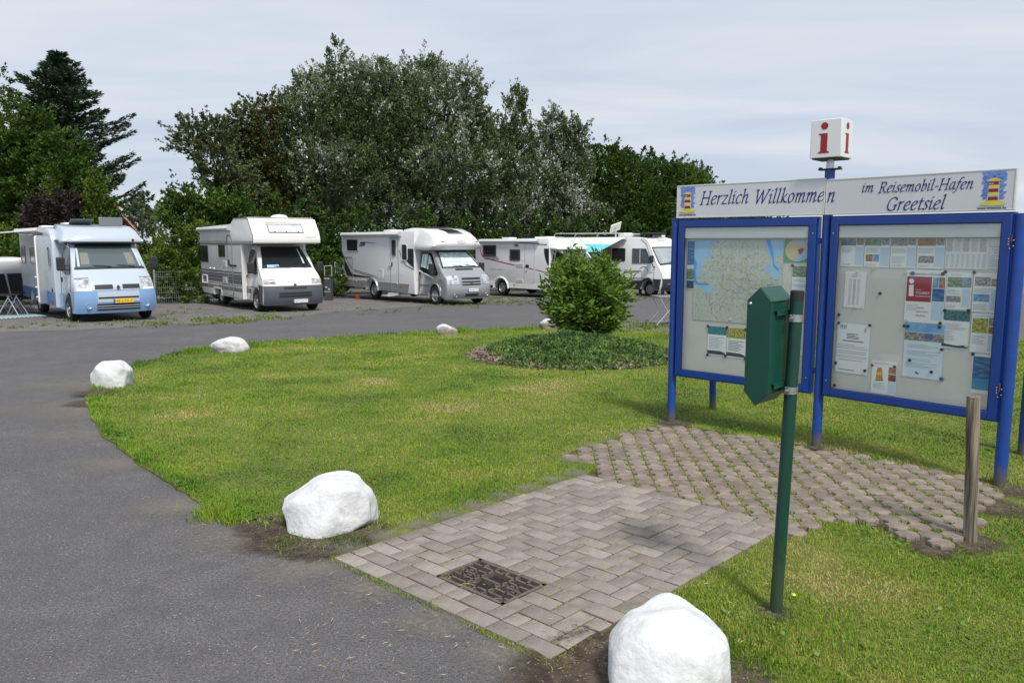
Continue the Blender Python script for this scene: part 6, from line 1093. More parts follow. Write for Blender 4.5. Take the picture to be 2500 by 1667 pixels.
bx.sring('door_frame', m_stl, V, rrect(-2.32, .60, -1.72, 2.42, .2), .018, .005); bx.spatch('door_handle', m_blkp, V, rrect(-2.28, 1.34, -2.06, 1.46, .05), .014); bx.spatch('key_plate', m_sgry, V, rrect(-2.26, 1.12, -2.20, 1.2, .01), .014)
bx.sline('roof_stripe', m_sdk, V, [(-2.9, 2.44), (-.95, 2.36)], .03, .003); bx.spatch('porch_lamp', m_sgry, V, [(-3.0, 2.27), (-2.72, 2.27), (-2.76, 2.36), (-2.86, 2.39), (-2.96, 2.36)], .03); bx.sring('garage_door', m_stl, V, rrect(-5.68, .66, -5.0, 1.5, .06), .014, .005)
for x in (-3.0, -1.25): bx.spatch('side_marker', m_orng, V, rrect(x-.06, .50, x+.06, .55, .01), .016)
side_text(V, bx, 'SUNLIGHT', -4.65, -3.72, 1.17, .06, m_sgry, 0, 1.5); awning_box(V, bx, -5.3, -1.45, 2.44, m_wht, .15, .13)
cpf = [(-.35, 2.12), (-.20, 2.15), (-.20, 2.22), (-.35, 2.36), (-.6, 2.50), (-1.0, 2.60)]
cap = Shell(cpf+[(-1.9, 2.70), (-1.9, 2.3), (-.9, 2.16)], 1.09, 2.2, .3, -1.2, -.2, .2, 4, .12, 2.2, .05, front=cpf); cap.build('roof_cap', m_wht, V)
t_ = text_obj('Dethleffs', 1, m_red, Matrix.Identity(4), V, 'lettering', shear=.2, extrude=.001); t_.data.transform(frame((-.20, .02, 2.25), (0, 1, 0), (-.7, 0, .72)) @ Matrix.Diagonal((.11, .10, 1, 1)))
for x, y, l, w, h, m in ((-4.6, -.4, .5, .5, .06, m_wht), (-3.2, -.5, .9, .6, .04, m_sdk), (-2.2, -.4, .6, .5, .09, m_wht)): MB().box(x, y, 2.6, x+l, y+w, 2.62+h).build('roof_hatch' if m is m_wht else 'solar_panel', m, V, bevel=.015)
for x, y, sd in ((0, -1.03, -1), (0, 1.03, 1), (-WB, -1.04, -1), (-WB, 1.04, 1)): wheel(V, x, y, .365, sd)

# -- 5: fully integrated motorhome with turquoise awning
V = van('motorhome', 'white fully integrated motorhome with turquoise awning and satellite dish, farthest right', 7.1, 36.9, -44)
WB = 3.9
cabf = [(.90, .30), (1.02, .5), (1.04, .80), (1.0, 1.10), (.84, 1.40), (.62, 1.62), (.18, 2.22), (.10, 2.34), (-.10, 2.58), (-.40, 2.72)]
cab = Shell([(-6.3, .42), (-4.36, .42)]+arch(-WB, .45, .34)[::-1]+[(-3.44, .38), (-.48, .38)]+arch(0, .47, .34)[::-1]+[(.5, .32)]+cabf+[(-.9, 2.76), (-6.2, 2.76), (-6.45, 2.6), (-6.5, .9), (-6.4, .5)], 1.12, 9, 0, -.3, 1.0, .28, 4, .06, 1.0, .06, front=cabf)
cab.build('living_box', m_wall, V); cab.fpatch('front_shell', m_wht, V, .84, 2.70, -1, 1, .008, 14, 18, .01); cab.fpatch('front_bumper', m_anth, V, .32, .86, -1, 1, .02, 4, 16); underbody(V, -5, .5)
for sd in (-1, 1):
    cab.spatch('dark_skirt', m_anth, V, [(-6.45, .46), (-4.4, .46), (-4.4, .72), (-6.5, .72)], .012, side=sd); cab.spatch('dark_skirt', m_anth, V, [(-3.4, .42), (-.50, .40), (-.48, .52), (-.30, .76), (-3.4, .72)], .012, side=sd); cab.spatch('dark_skirt', m_anth, V, [(.46, .36), (.86, .34), (.95, .84), (.40, .84), (.48, .6)], .012, side=sd)
    MB().path([tuple(cab.pt(x, z, sd)+Vector((0, sd*.0, 0))) for x, z in arch(0, .50, .36)], .05, 8).build('arch_flare', m_anth, V, True)
wsh = cab.fpatch('windscreen', mat('windscreen_pale', (.36, .40, .42), .12, col2=(.26, .30, .32), vscale=2), V, 1.56, 2.26, -.90, .90, .016, 6, 14); cab.fpatch('screen_surround', m_blkp, wsh, 1.50, 1.575, -.93, .93, .022, 1, 12); cab.fpatch('screen_surround', m_blkp, wsh, 2.25, 2.30, -.92, .92, .022, 1, 12); cab.fpatch('screen_surround', m_blkp, wsh, 1.52, 2.28, -.93, -.89, .022, 4, 1); wipers(V, cab, 1.58)
for sd in (-1, 1):
    mb = MB(); mb.lathe([(0, .0), (.08, 0), (.095, .015), (.11, 0)], frame((.86, sd*.78, 1.0), (.35, .93*1, 0) if sd < 0 else (-.35, .93, 0), (0, 0, 1)) @ Matrix.Translation((0, 0, .03)), 20); mb.build('headlight', m_lamp, V, True)
    cab.fpatch('fog_lamp', m_chr, V, .58, .66, sd*.78-.06, sd*.78+.06, .03, 1, 2)
w_ = cab.spatch('window', m_acr, V, rrect(-2.12, 1.62, -1.34, 2.24, .06), .012)
w_ = cab.spatch('cab_window', m_vg2, V, [(-.90, 1.56), (.18, 1.60), (-.02, 2.02), (-.18, 2.20), (-.90, 2.20)], .012); cab.sline('window_frame', m_sdk, w_, [(-.92, 1.55), (.20, 1.59), (-.16, 2.22), (-.92, 2.22), (-.92, 1.55)], .022, .012); cab.sline('window_bar', m_wht, w_, [(-.50, 1.56), (-.50, 2.2)], .03, .014)
cab.sring('locker_frame', m_sgry, V, rrect(-.94, .72, -.36, 1.20, .08), .02, .006); cab.sline('side_stripe', m_sgry, V, [(-1.4, 1.15), (-.5, 1.15)], .03); cab.sline('side_stripe', m_sgry, V, [(-.05, 1.14), (.45, 1.14)], .012); cab.sline('side_arc', m_sdk, V, [(-.26+.26*math.cos(a)+.0, 1.18+.22*math.sin(a)) for a in np.linspace(0, 2.7, 9)], .022); side_text(V, cab, 'Hymermobil', -1.4, -.98, 1.20, .05, m_sgry, .2)
cab.sline('front_seam', m_stl, V, [(-.45, 2.68), (-.12, 2.45), (.0, 2.2), (.5, 1.35), (.48, .88)], .03); cab.spatch('side_marker', m_orng, V, rrect(-1.15, .64, -1.02, .70, .01), .02)
for sd in (-1, 1): o = MB().box(.18, sd*1.30-.10, 1.60, .32, sd*1.30+.10, 1.92).build('wing_mirror', m_blkp, V, bevel=.03); MB().path([(.25, sd*1.30, 1.62), (.28, sd*1.2, 1.42), (.35, sd*1.1, 1.38)], .02, 6).build('mirror_arm', m_blkp, o)
aw = awning_box(V, cab, -5.6, -1.30, 2.62, m_wht, .12, .12)
m_cream2 = mat('awning_cream', (.66, .64, .58), .8); m_turq = mat('awning_turquoise', (.10, .48, .52), .8, col2=(.20, .55, .56), vscale=3)
def canvas(x0, x1, s0, s1, m, nm):
    f = lambda x, s: (x, -1.24-1.9*s, 2.70-.62*s); MB().add([f(x0, s0), f(x1, s0), f(x1, s1), f(x0, s1)]+[tuple(Vector(f(a, b))-Vector((0, 0, .012))) for a, b in ((x0, s0), (x1, s0), (x1, s1), (x0, s1))], [(0, 1, 2, 3), (7, 6, 5, 4), (0, 4, 5, 1), (1, 5, 6, 2), (2, 6, 7, 3), (3, 7, 4, 0)]).build(nm, m, aw)
canvas(-5.5, -1.40, 0, .42, m_cream2, 'awning_canvas'); canvas(-5.5, -1.40, .42, 1, m_turq, 'awning_canvas')
for x in (-5.4, -1.5): MB().path([(x, -1.24, 1.2), (x, -3.1, 2.08)], .018, 6).path([(x, -3.1, 2.08), (x, -3.12, .0)], .016, 6).build('awning_leg', m_stl, aw)
MB().box(-2.6, -1.16, .5, -2.15, -1.13, 2.3).build('door_curtain', mat('tan_curtain', (.42, .30, .18), .8, .3), V); MB().box(-3.2, -1.15, .5, -2.62, -1.125, 2.35).build('entrance', m_blkp, V)
rk = MB(); rk.path([(-5.9, -.9, 2.95), (-1.8, -.9, 2.95)], .025, 6).path([(-5.9, .7, 2.95), (-1.8, .7, 2.95)], .025, 6)
for x in (-5.9, -4.5, -3.1, -1.8): rk.path([(x, -.9, 2.95), (x, .7, 2.95)], .018, 6).path([(x, -.9, 2.95), (x-.1, -.95, 2.76)], .018, 6)
rk.build('roof_rack', m_stl, V)
MB().box(-.30, -.30, 0, .30, .30, .05, frame((-2.6, -.2, 3.22), (.55, -.55, .6), (.4, .8, .3))).build('satellite_dish', m_cream, V, bevel=.03); MB().tube((-2.6, -.2, 2.76), (-2.62, -.18, 3.3), .04).build('dish_mast', m_stl, V)
MB().box(-2.1, -.7, 2.76, -1.2, -.1, 2.96).build('roof_hatch', m_cream, V, bevel=.05); MB().box(-1.15, -.85, 2.92, -.2, .6, 2.96).build('solar_panel', m_sdk, V); MB().box(-.1, -.3, 2.72, .0, .3, 2.74).box(-1.0, .62, 2.76, -.5, .95, 2.86).build('roof_box', m_wht, V)
for x, y, sd in ((0, -.98, -1), (0, .98, 1), (-WB, -.98, -1), (-WB, .98, 1)): wheel(V, x, y, .36, sd)
for x in (-.62, .62): MB().box(x-.04, -.95, 0, x+.04, -.8, .45).build('levelling_jack', m_blkp, V)

# ---------------- camping gear, fences, small things ----------------
m_alu = mat('aluminium', (.60, .61, .62), .35, .8); m_dcl = mat('dark_chair_cloth', (.035, .037, .042), .8, .3)
def at(px_, py_, dz=0): p = P(px_, py_); return p+Vector((0, 0, dz))
for (px_, py_, rz, lb) in ((30, 768, 1.35, 'dark grey folding camping chair, the left one in front of the blue motorhome'), (62, 762, 1.15, 'dark grey folding camping chair beside the side wall of the blue motorhome')):
    c = at(px_, py_); o = empty('camping_chair', tuple(c), rz); tag(o, lb, 'chair', 'folding camping chairs')
    MB().box(-.24, -.22, .44, .24, .24, .47).build('seat', m_dcl, o, bevel=.01); MB().box(-.23, 0, 0, .23, .04, .80, Matrix.Translation((0, .22, .46)) @ Matrix.Rotation(-.22, 4, 'X')).build('backrest', m_dcl, o, bevel=.015)
    for x in (-.26, .26):
        for a, b in (((x, -.24, .0), (x, .22, .47)), ((x, .30, 0), (x, -.22, .47))): MB().tube(a, b, .012, n=8).build('leg', m_alu, o)
        MB().box(x-.025, -.24, .64, x+.025, .22, .67).build('armrest', m_blkp, o, bevel=.005)
c = at(-5, 772); o = empty('folding_table', tuple(c), .1); tag(o, 'low folding table with splayed white legs by the camping chairs', 'table'); MB().box(-.55, -.3, .62, .55, .3, .65).build('table_top', m_sdk, o, bevel=.005)
for x in (-.42, .42):
    for a, b in (((x-.3, -.27, 0), (x+.05, -.22, .62)), ((x+.32, -.27, 0), (x, -.22, .62)), ((x-.3, .27, 0), (x+.05, .22, .62)), ((x+.32, .27, 0), (x, .22, .62))): MB().tube(a, b, .016, n=8).build('leg', m_alu, o)
# striped mat
mt = [tuple(P(*q)[:2]) for q in ((-60, 775), (60, 766), (118, 772), (-20, 781))]; mo = None
a0, a1, a2, a3 = [Vector((x, y, zg(y)+.012)) for x, y in mt]
mo = empty('striped_mat', tuple(a0)); tag(mo, 'turquoise and white striped mat lying on the gravel', 'mat')
for k in range(26):
    t0, t1 = k/26, (k+1)/26; q = [a0.lerp(a1, t0), a0.lerp(a1, t1), a3.lerp(a2, t1), a3.lerp(a2, t0)]; mb = MB(); mb.add([v-a0 for v in q]+[v-a0+Vector((0, 0, .012)) for v in q], [(3, 2, 1, 0), (4, 5, 6, 7), (0, 1, 5, 4), (1, 2, 6, 5), (2, 3, 7, 6), (3, 0, 4, 7)]); mb.build('stripe', mat('mat_teal', (.02, .25, .32), .8) if k % 2 else m_plw, mo)
# trailer behind the chairs
tp_ = HZ(10, 755, 25.2); o = empty('box_trailer', (tp_.x-.6, 26.0, zg(26)), math.radians(-50)); tag(o, 'white box trailer with a blue lower band behind the camping chairs', 'trailer')
MB().box(-1.3, -.7, .45, 1.2, .7, 1.75).build('trailer_body', m_wall, o, bevel=.12, seg=4); MB().box(-1.29, -.712, .5, 1.19, -.70, .80).build('blue_band', m_mblu, o); MB().box(.1, -.71, 1.25, .6, -.703, 1.4).build('window', m_blkp, o); wheel(o, 0, -.62, .28, -1)
# camping table at the right
c = P(1612, 794); o = empty('folding_table', tuple(c), .15); tag(o, 'grey folding camping table on crossed legs beside the left blue post', 'table'); MB().box(-.16, -.3, .72, .85, .35, .75).build('table_top', m_sgry, o, bevel=.006)
for y in (-.28, .33):
    for a, b in (((-.22, y, 0), (.42, y, .72)), ((.30, y, 0), (-.12, y, .72)), ((.9, y, 0), (.3, y, .72))): MB().tube(a, b, .014, n=8).build('leg', m_alu, o)
MB().tube((.06, -.28, .32), (.7, -.28, .36), .012).build('crossbar', m_blkp, o)
# mesh fences: posts and wire panels
m_galv = mat('galvanised_wire', (.36, .38, .38), .5, .6)
def fence(label, p0, p1, h, post_at, num=None):
    a = Vector((p0.x, p0.y, zg(p0.y))); b = Vector((p1.x, p1.y, zg(p1.y))); L = (b-a).length; d = (b-a).normalized(); o = empty('mesh_fence', tuple(a), 0); tag(o, label, 'fence', 'grey wire mesh fences behind the bays')
    Mf = frame((0, 0, 0), d, (0, 0, 1)); n = int(L/.075); mb = MB()
    for i in range(n+1): mb.box(i*.075-.003, .05, -.003, i*.075+.003, h, .003, Mf)
    for k in range(int(h/.2)+1): mb.box(0, h-.02-.2*k, .003, L, h-.01-.2*k, .008, Mf)
    mb.build('wire_mesh', m_galv, o)['kind'] = 'stuff'
    for t in post_at: MB().box(t-.03, 0, -.05, t+.03, h+.06, -.005, Mf).build('post', m_galv, o)
    if num:
        t, z, s = num; sg_ = MB().box(t-.12, z-.09, .012, t+.12, z+.09, .016, Mf).build('number_sign', m_plw, o); tx_ = text_obj(s, .18, m_inkd, Mf @ Matrix.Translation((t-.02*len(s)-.04, z-.062, .017)), sg_, 'lettering')
fence('grey wire mesh fence with the small 51 sign beside the alcove motorhome', HZ(378, 700, 29.5), HZ(560, 700, 31), 1.25, (0, 1.55, 2.75), (1.15, .62, '51'))
fence('grey wire mesh fence with the small 4 sign behind the silver cab motorhome', HZ(817, 700, 36), HZ(1010, 700, 37), 1.55, (0.05, 2.4), (.42, .95, '4'))
# hookup pedestal
c = HZ(803, 726, 32.5); o = empty('hookup_pedestal', (c.x, c.y, zg(c.y)), -.3); tag(o, 'dark grey electric hookup pedestal with a bracket on top, between two motorhomes', 'pedestal'); MB().box(-.15, -.1, 0, .15, .1, .95).build('cabinet', mat('pedestal_grey', (.06, .06, .07), .6), o, bevel=.01)
MB().box(-.17, -.12, .95, .17, .12, 1.02).build('lid', m_blkp, o, bevel=.01); MB().path([(-.17, 0, 1.0), (-.17, 0, 1.42), (.17, 0, 1.45), (.17, 0, 1.0)], .016, 6).build('bracket', m_stl, o); MB().box(-.14, -.105, .91, .12, -.101, .945).build('label_strip', m_plw, o); MB().box(-.15, -.108, .36, .15, -.101, .39).build('door_ledge', m_stl, o)
for i in range(2): MB().lathe([(0, .02), (.04, .018), (.045, 0)], frame((-.05+.12*i, -.10, .55-.08*i), (1, 0, 0), (0, 0, 1)), 12).build('socket', m_stl, o, True)
c = HZ(872, 727, 33.5); o = MB().lathe([(0, 0), (.10, 0), (.12, .19), (.13, .19), (.12, .2), (.11, .18)], None, 18).build('bucket', mat('bucket_orange', (.28, .04, .015), .6), smooth=True); o.location = (c.x, c.y, zg(c.y)); tag(o, 'orange red bucket on the gravel under the rear of a motorhome', 'bucket')
# bicycle on the rear of the alcove motorhome
ca, sa = math.cos(math.radians(-53.5)), math.sin(math.radians(-53.5)); bxp = (-7.5+ca*-6.15-sa*0, 25.8+sa*-6.15); o = empty('bicycle', (bxp[0], bxp[1], zg(bxp[1])+.75), math.radians(-53.5)); tag(o, 'dark bicycle carried upright on the rear of the alcove motorhome', 'bicycle')
for y in (-.92, .12): MB().path([(0, y+.34*math.cos(a), .34*math.sin(a)) for a in np.linspace(0, 6.283, 25)], .022, 6).build('wheel', m_rub, o); mb = MB(); [mb.tube((0, y, 0), (0, y+.33*math.cos(a), .33*math.sin(a)), .003, n=4) for a in np.linspace(0, 5.8, 12)]; mb.build('spokes', m_alu, o)['kind'] = 'stuff'
MB().path([(0, -.92, 0), (0, -.78, .55), (0, -.25, .45), (0, -.42, -.02), (0, .12, 0), (0, -.25, .45)], .018, 6).path([(0, -.78, .5), (0, -.42, -.02)], .018, 6).build('frame', m_rust, o); MB().path([(0, -.78, .55), (0, -.74, .72), (.2, -.66, .74)], .014, 6).build('handlebar', m_blkp, o); MB().box(-.06, -.38, .6, .06, -.12, .65).build('saddle', m_blkp, o, bevel=.02)

# ---------------- trees and shrubs ----------------
m_bark1 = mat('poplar_bark', (.20, .19, .165), .9, col2=(.09, .08, .065), vscale=5, bump=.4, bscale=20); m_bark2 = mat('dark_bark', (.07, .05, .038), .9, .4, bump=.4, bscale=20)
LM = {'poplar': blade_mat('poplar_leaf', [(.05, (.035, .058, .018)), (.30, (.070, .105, .034)), (.50, (.115, .155, .062)), (.66, (.21, .25, .16)), (.82, (.60, .63, .57))], .45, .15),
      'willow': blade_mat('willow_leaf', [(.05, (.035, .05, .018)), (.35, (.075, .10, .035)), (.6, (.13, .16, .07)), (.85, (.22, .24, .14))], .5, .2),
      'rust': blade_mat('rusty_leaf', [(.05, (.045, .045, .014)), (.4, (.095, .090, .022)), (.8, (.16, .17, .045))], .5, .2),
      'green': blade_mat('green_leaf', [(.05, (.020, .048, .008)), (.35, (.048, .10, .015)), (.6, (.085, .155, .025)), (.9, (.15, .23, .042))], .5, .25),
      'bright': blade_mat('bright_leaf', [(.05, (.03, .06, .008)), (.35, (.08, .135, .018)), (.6, (.15, .22, .035)), (.9, (.24, .31, .07))], .8, .3),
      'purple': blade_mat('purple_leaf', [(.05, (.018, .012, .012)), (.5, (.048, .032, .030)), (.9, (.085, .062, .056))], .8, .1),
      'thuja': blade_mat('thuja_leaf', [(.05, (.03, .055, .006)), (.5, (.085, .13, .014)), (.9, (.16, .21, .03))], 1.2, .1),
      'fir': blade_mat('fir_needles', [(.05, (.012, .026, .012)), (.5, (.030, .058, .026)), (.9, (.060, .098, .045))], .6, .05),
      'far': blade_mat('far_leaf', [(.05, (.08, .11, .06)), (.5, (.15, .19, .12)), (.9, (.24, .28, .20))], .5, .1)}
def limb(mb, a, b, r0, r1, sag=.0, n=5):
    a = Vector(a); b = Vector(b); c = (a+b)/2+Vector((random.uniform(-.2, .2), random.uniform(-.2, .2), (b-a).length*sag)); prev = a
    for i in range(1, n+1):
        t = i/n; q = a.lerp(c, t).lerp(c.lerp(b, t), t); mb.tube(prev, q, r0+(r1-r0)*(i-1)/n, r0+(r1-r0)*t, n=7, caps=False); prev = q
def tree(name, label, kind, lobes, Y, N, ls, base_px=None, spray=(.55, .16), pale=0.0, up=.5, cat='tree', group=None, trunk=True, fill=.22, dens=34, bark=None, shoots=.0, tone0=.38, depth=.9, spread=1.0):
    L = []
    for (px_, py_, rx, ry) in lobes:
        c = HZ(px_, py_, Y); k = Y/F_PX; L.append((c+Vector((0, random.uniform(-.5, .5)*rx*k*depth, 0)), Vector((rx*k, rx*k*depth, ry*k))))
    bx_ = HZ(base_px, 700, Y).x if base_px else sum(c.x for c, r in L)/len(L); g0 = zg(Y); root = empty(name, (bx_, Y, g0)); tag(root, label, cat, group)
    O = Vector((bx_, Y, g0)); w = np.array([r.x*r.z for c, r in L]); w = w/w.sum(); ns = max(3, int(N/dens)); C = []; D = []; T = []
    ch = rng.choice(len(L), ns, p=w)
    for i in ch:
        c, r = L[i]; d = Vector(rng.normal(0, 1, 3)); d.normalize()
        if d.y > .35: d.y *= -.6                           # more sprays where the sun and eye reach, still all round
        rad = random.uniform(.72, 1.06) if random.random() > fill else random.uniform(.15, .75)
        rad *= 1+.22*mnoise.noise(Vector((d.x*2.2+i, d.z*2.2, d.y*2)))
        p = c+Vector((d.x*r.x, d.y*r.y, d.z*r.z))*rad
        if p.z < g0+.05: continue
        axis = (Vector((d.x, d.y, d.z*.5))*(1-up)+Vector((random.gauss(0, .2), random.gauss(0, .2), 1))*up).normalized()
        ln = spray[0]*random.uniform(.6, 1.4)*(1.5 if rad > .95 and random.random() < shoots else 1); th = spray[1]*random.uniform(.7, 1.3)
        sd_ = axis.orthogonal().normalized(); sd2 = axis.cross(sd_); n = int(dens*random.uniform(.6, 1.4)); t = rng.random(n)**.8; a = rng.uniform(0, 6.283, n); q = np.abs(rng.normal(0, 1, n))*th*(1.15-t)
        pts = np.array(p)[None]+np.outer(t*ln, axis)+np.outer(q*np.cos(a), sd_)+np.outer(q*np.sin(a), sd2)
        pn = mnoise.noise(Vector((p.x*.33, p.y*.33, p.z*.33+7)))
        isp = pale and rad > .8 and random.random() < pale*max(0, min(1, .45+1.6*pn+.25*d.z))
        tn = rng.normal(tone0+.18*mnoise.noise(Vector((p.x*.7, p.y*.7, p.z*.7))), .12, n)
        if isp: tn = np.where(rng.random(n) < .75, rng.uniform(.75, 1.3, n), tn)
        elif pale: tn = np.where(rng.random(n) < .02*pale, 1.0, tn)
        C.append(pts); T.append(tn); D.append(np.tile(np.array(axis), (n, 1)))
    C = np.concatenate(C)-np.array(O); D = np.concatenate(D); T = np.clip(np.concatenate(T), 0, 1.3)
    o = leaf_obj('crown', C, ls, LM[kind], T, asp=.62, fold=.3, dirs=D*.7*spread, parent=root)
    if trunk:
        mb = MB(); top = max(L, key=lambda q: q[0].z)[0]-O; fork = Vector((top.x*.25, 0, top.z*.30)); hgt_ = top.z; r0 = .035*hgt_+.02
        limb(mb, (0, 0, -.2), fork, r0, r0*.75)
        for c, r in L:
            e_ = c-O+Vector((0, 0, r.z*.35)); 
            if e_.z < fork.z*.8: continue
            limb(mb, fork, e_, r0*.5, .02, .08)
            for k in range(3): f_ = c-O+Vector((random.uniform(-.7, .7)*r.x, random.uniform(-.7, .7)*r.y, random.uniform(-.2, .9)*r.z)); limb(mb, fork.lerp(e_, random.uniform(.3, .7)), f_, r0*.2, .012, .05, 4)
        mb.build('trunk', bark or m_bark2, root, True)
    return root
PG = 'tall white poplars behind the motorhomes'
tree('white_poplar', 'tallest silvery poplar with a narrow spire at its left top', 'poplar', [(822, 150, 15, 38), (838, 235, 80, 55), (745, 225, 24, 32), (775, 310, 95, 75), (880, 290, 80, 85), (712, 395, 95, 80), (820, 420, 120, 90), (665, 470, 60, 60), (760, 520, 120, 60), (915, 195, 45, 35), (905, 400, 70, 90)], 44, 120000, .13, 790, pale=.34, up=.5, shoots=.3, group=PG, bark=m_bark1, spray=(.5, .2))
tree('white_poplar', 'broad silvery poplar with bright pale leaf patches in the middle of the tree group', 'poplar', [(1040, 195, 60, 42), (1115, 225, 60, 42), (975, 245, 60, 60), (1050, 300, 110, 90), (1150, 320, 45, 70), (985, 400, 115, 90), (1100, 420, 110, 90), (1010, 515, 120, 60), (1130, 520, 90, 60)], 46, 120000, .13, 1040, pale=.62, up=.5, shoots=.3, group=PG, bark=m_bark1, spray=(.5, .2))
tree('white_poplar', 'slim poplar with a loose pointed top right of the broadest one', 'poplar', [(1262, 270, 20, 45), (1205, 330, 32, 38), (1262, 345, 38, 50), (1205, 400, 60, 55), (1265, 440, 70, 55), (1220, 510, 100, 60)], 47, 42000, .13, 1235, pale=.6, up=.6, shoots=.5, group=PG, bark=m_bark1, spray=(.5, .17))
tree('white_poplar', 'rightmost silvery poplar, leaning limbs showing through its loose crown', 'poplar', [(1350, 310, 26, 38), (1398, 345, 34, 36), (1340, 390, 50, 50), (1395, 410, 45, 50), (1350, 470, 80, 55), (1390, 540, 90, 50), (1300, 540, 60, 50)], 48, 56000, .13, 1330, pale=.6, up=.55, shoots=.5, group=PG, bark=m_bark1, spray=(.5, .18))
tree('willow', 'small olive green tree with a round detached top left of the poplars', 'willow', [(478, 345, 33, 28), (530, 350, 36, 38), (545, 410, 42, 50), (580, 470, 50, 45), (560, 530, 50, 40)], 40, 15000, .15, 575, up=.3, shoots=.3, fill=.1, bark=m_bark1)
tree('birch', 'brownish green tree leaning against the left side of the poplars', 'rust', [(640, 290, 45, 50), (610, 340, 50, 50), (640, 400, 50, 70), (620, 480, 60, 60), (650, 540, 70, 40)], 42, 16000, .15, 630, up=.35)
tree('willow', 'grey green weeping willow top beside the brownish tree', 'willow', [(585, 320, 28, 42), (605, 300, 26, 34), (590, 380, 34, 50)], 41.3, 6000, .14, 600, up=-.2, fill=.1)
tree('dark_tree', 'dark green bushy tree right of the poplars above the white motorhomes', 'green', [(1490, 390, 40, 36), (1440, 440, 50, 60), (1510, 450, 70, 60), (1470, 530, 90, 60), (1560, 520, 80, 70), (1540, 440, 50, 50)], 50, 46000, .16, 1500, up=.35, shoots=.5, tone0=.36)
tree('dark_tree', 'dark green tree sloping down behind the left notice board', 'green', [(1600, 430, 36, 34), (1630, 460, 50, 50), (1600, 530, 70, 60), (1680, 490, 50, 60), (1690, 560, 80, 50), (1770, 530, 60, 50)], 51, 36000, .16, 1630, up=.3, shoots=.6, tone0=.36)
tree('birch', 'feathery olive tree top just above the left end of the welcome sign', 'willow', [(1665, 435, 34, 26), (1700, 450, 30, 28)], 53, 3500, .16, 1680, up=.7, shoots=.9, fill=.1)
SG = 'shrubs of the dark undergrowth behind the bays'
under = [(700, 560, 80, 70), (640, 640, 70, 70), (780, 600, 60, 80), (800, 690, 50, 50), (880, 590, 80, 70), (980, 590, 80, 70), (1080, 590, 80, 60), (1180, 590, 80, 60), (1280, 590, 80, 60), (1380, 595, 80, 60), (1490, 590, 80, 60), (1600, 600, 80, 70), (1720, 610, 80, 70), (1840, 620, 90, 70)]
wh = ('behind the right rear corner of the alcove motorhome', 'low behind the alcove motorhome', 'in the gap right of the alcove motorhome', 'low in the gap beside the hookup pedestal', 'behind the rear of the silver cab motorhome', 'behind the middle of the silver cab motorhome', 'behind the roof cap of the silver cab motorhome', 'behind the rear of the red line motorhome', 'behind the middle of the red line motorhome', 'behind the front of the red line motorhome', 'behind the turquoise awning', 'behind the farthest right motorhome', 'far right behind the left notice case', 'far right behind the mid blue post')
for i, (a, b, c, d) in enumerate(under): tree('shrub', 'dark green shrub '+wh[i], 'green', [(a, b, c, d), (a-25, b+50, c*.8, d*.8), (a+25, b+40, c*.8, d*.7)], 35.5+max(0, a-700)*.0125+(0 if i % 2 else 1), 5200, .15, None, up=.2, cat='shrub', group=SG, trunk=False, tone0=.25, fill=.4, shoots=.2)
tree('hazel', 'dark leafy hazel bush with upright shoots right of the red gable', 'green', [(425, 525, 20, 22), (462, 500, 26, 28), (510, 515, 36, 28), (565, 525, 40, 28), (600, 570, 50, 35), (485, 555, 65, 20)], 36.5, 16000, .15, 480, up=.5, cat='shrub', shoots=.9, tone0=.4)
HG = 'bright green hedge bushes beside the bays'
for lb, L_l, Yl in (('behind the right side of the blue motorhome', [(362, 628, 36, 34), (360, 670, 40, 46), (372, 705, 28, 34)], 31.5), ('left of the alcove motorhome, upper part in sun', [(445, 590, 38, 26), (465, 615, 40, 40), (405, 625, 38, 34), (495, 580, 40, 28)], 33), ('low along the foot of the wire fence', [(395, 700, 40, 42), (440, 690, 45, 35), (485, 700, 40, 40), (520, 710, 50, 30)], 30.6), ('overgrowing the fence between the two left motorhomes', [(400, 650, 32, 30), (470, 655, 25, 30)], 31.2)):
    tree('hedge_bush', 'bright green bush '+lb, 'bright', L_l, Yl, 7500, .11, None, up=.2, cat='bush', group=HG, trunk=False, spray=(.35, .14), fill=.3, tone0=.36)
tree('hedge_bush', 'leafy bush beside the dark hookup pedestal', 'bright', [(775, 690, 22, 26), (825, 700, 22, 26), (800, 650, 30, 20), (790, 718, 40, 12)], 34, 2600, .11, None, up=.5, cat='bush', group=HG, trunk=False, spray=(.3, .1), tone0=.3)
tree('maple', 'large dark green broadleaf tree at the left edge below the fir', 'green', [(20, 320, 75, 65), (95, 345, 60, 48), (160, 385, 55, 45), (60, 410, 110, 75), (180, 450, 62, 60), (90, 490, 110, 70), (20, 530, 80, 60), (-60, 400, 90, 120), (215, 500, 50, 60)], 33, 60000, .13, 60, up=.1, tone0=.42, spray=(.5, .2))
tree('thuja', 'yellow green thuja column next to the red gable', 'thuja', [(232, 455, 14, 26), (234, 500, 28, 46), (236, 560, 34, 46), (246, 620, 38, 40)], 30.5, 12000, .10, 238, up=.8, cat='conifer', group='thuja columns on the left', spray=(.3, .07), fill=.15, trunk=False)
tree('thuja', 'small yellow green thuja tip above the purple shrub', 'thuja', [(132, 440, 14, 22), (136, 475, 26, 30), (140, 520, 30, 40)], 31.6, 5000, .10, 136, up=.8, cat='conifer', group='thuja columns on the left', spray=(.3, .07), fill=.15, trunk=False)
tree('thuja', 'light green thuja top above the awning at the left edge', 'thuja', [(22, 570, 26, 26), (22, 610, 34, 40), (-20, 620, 40, 50)], 30, 6000, .10, 20, up=.8, cat='conifer', group='thuja columns on the left', spray=(.3, .07), fill=.15, trunk=False)
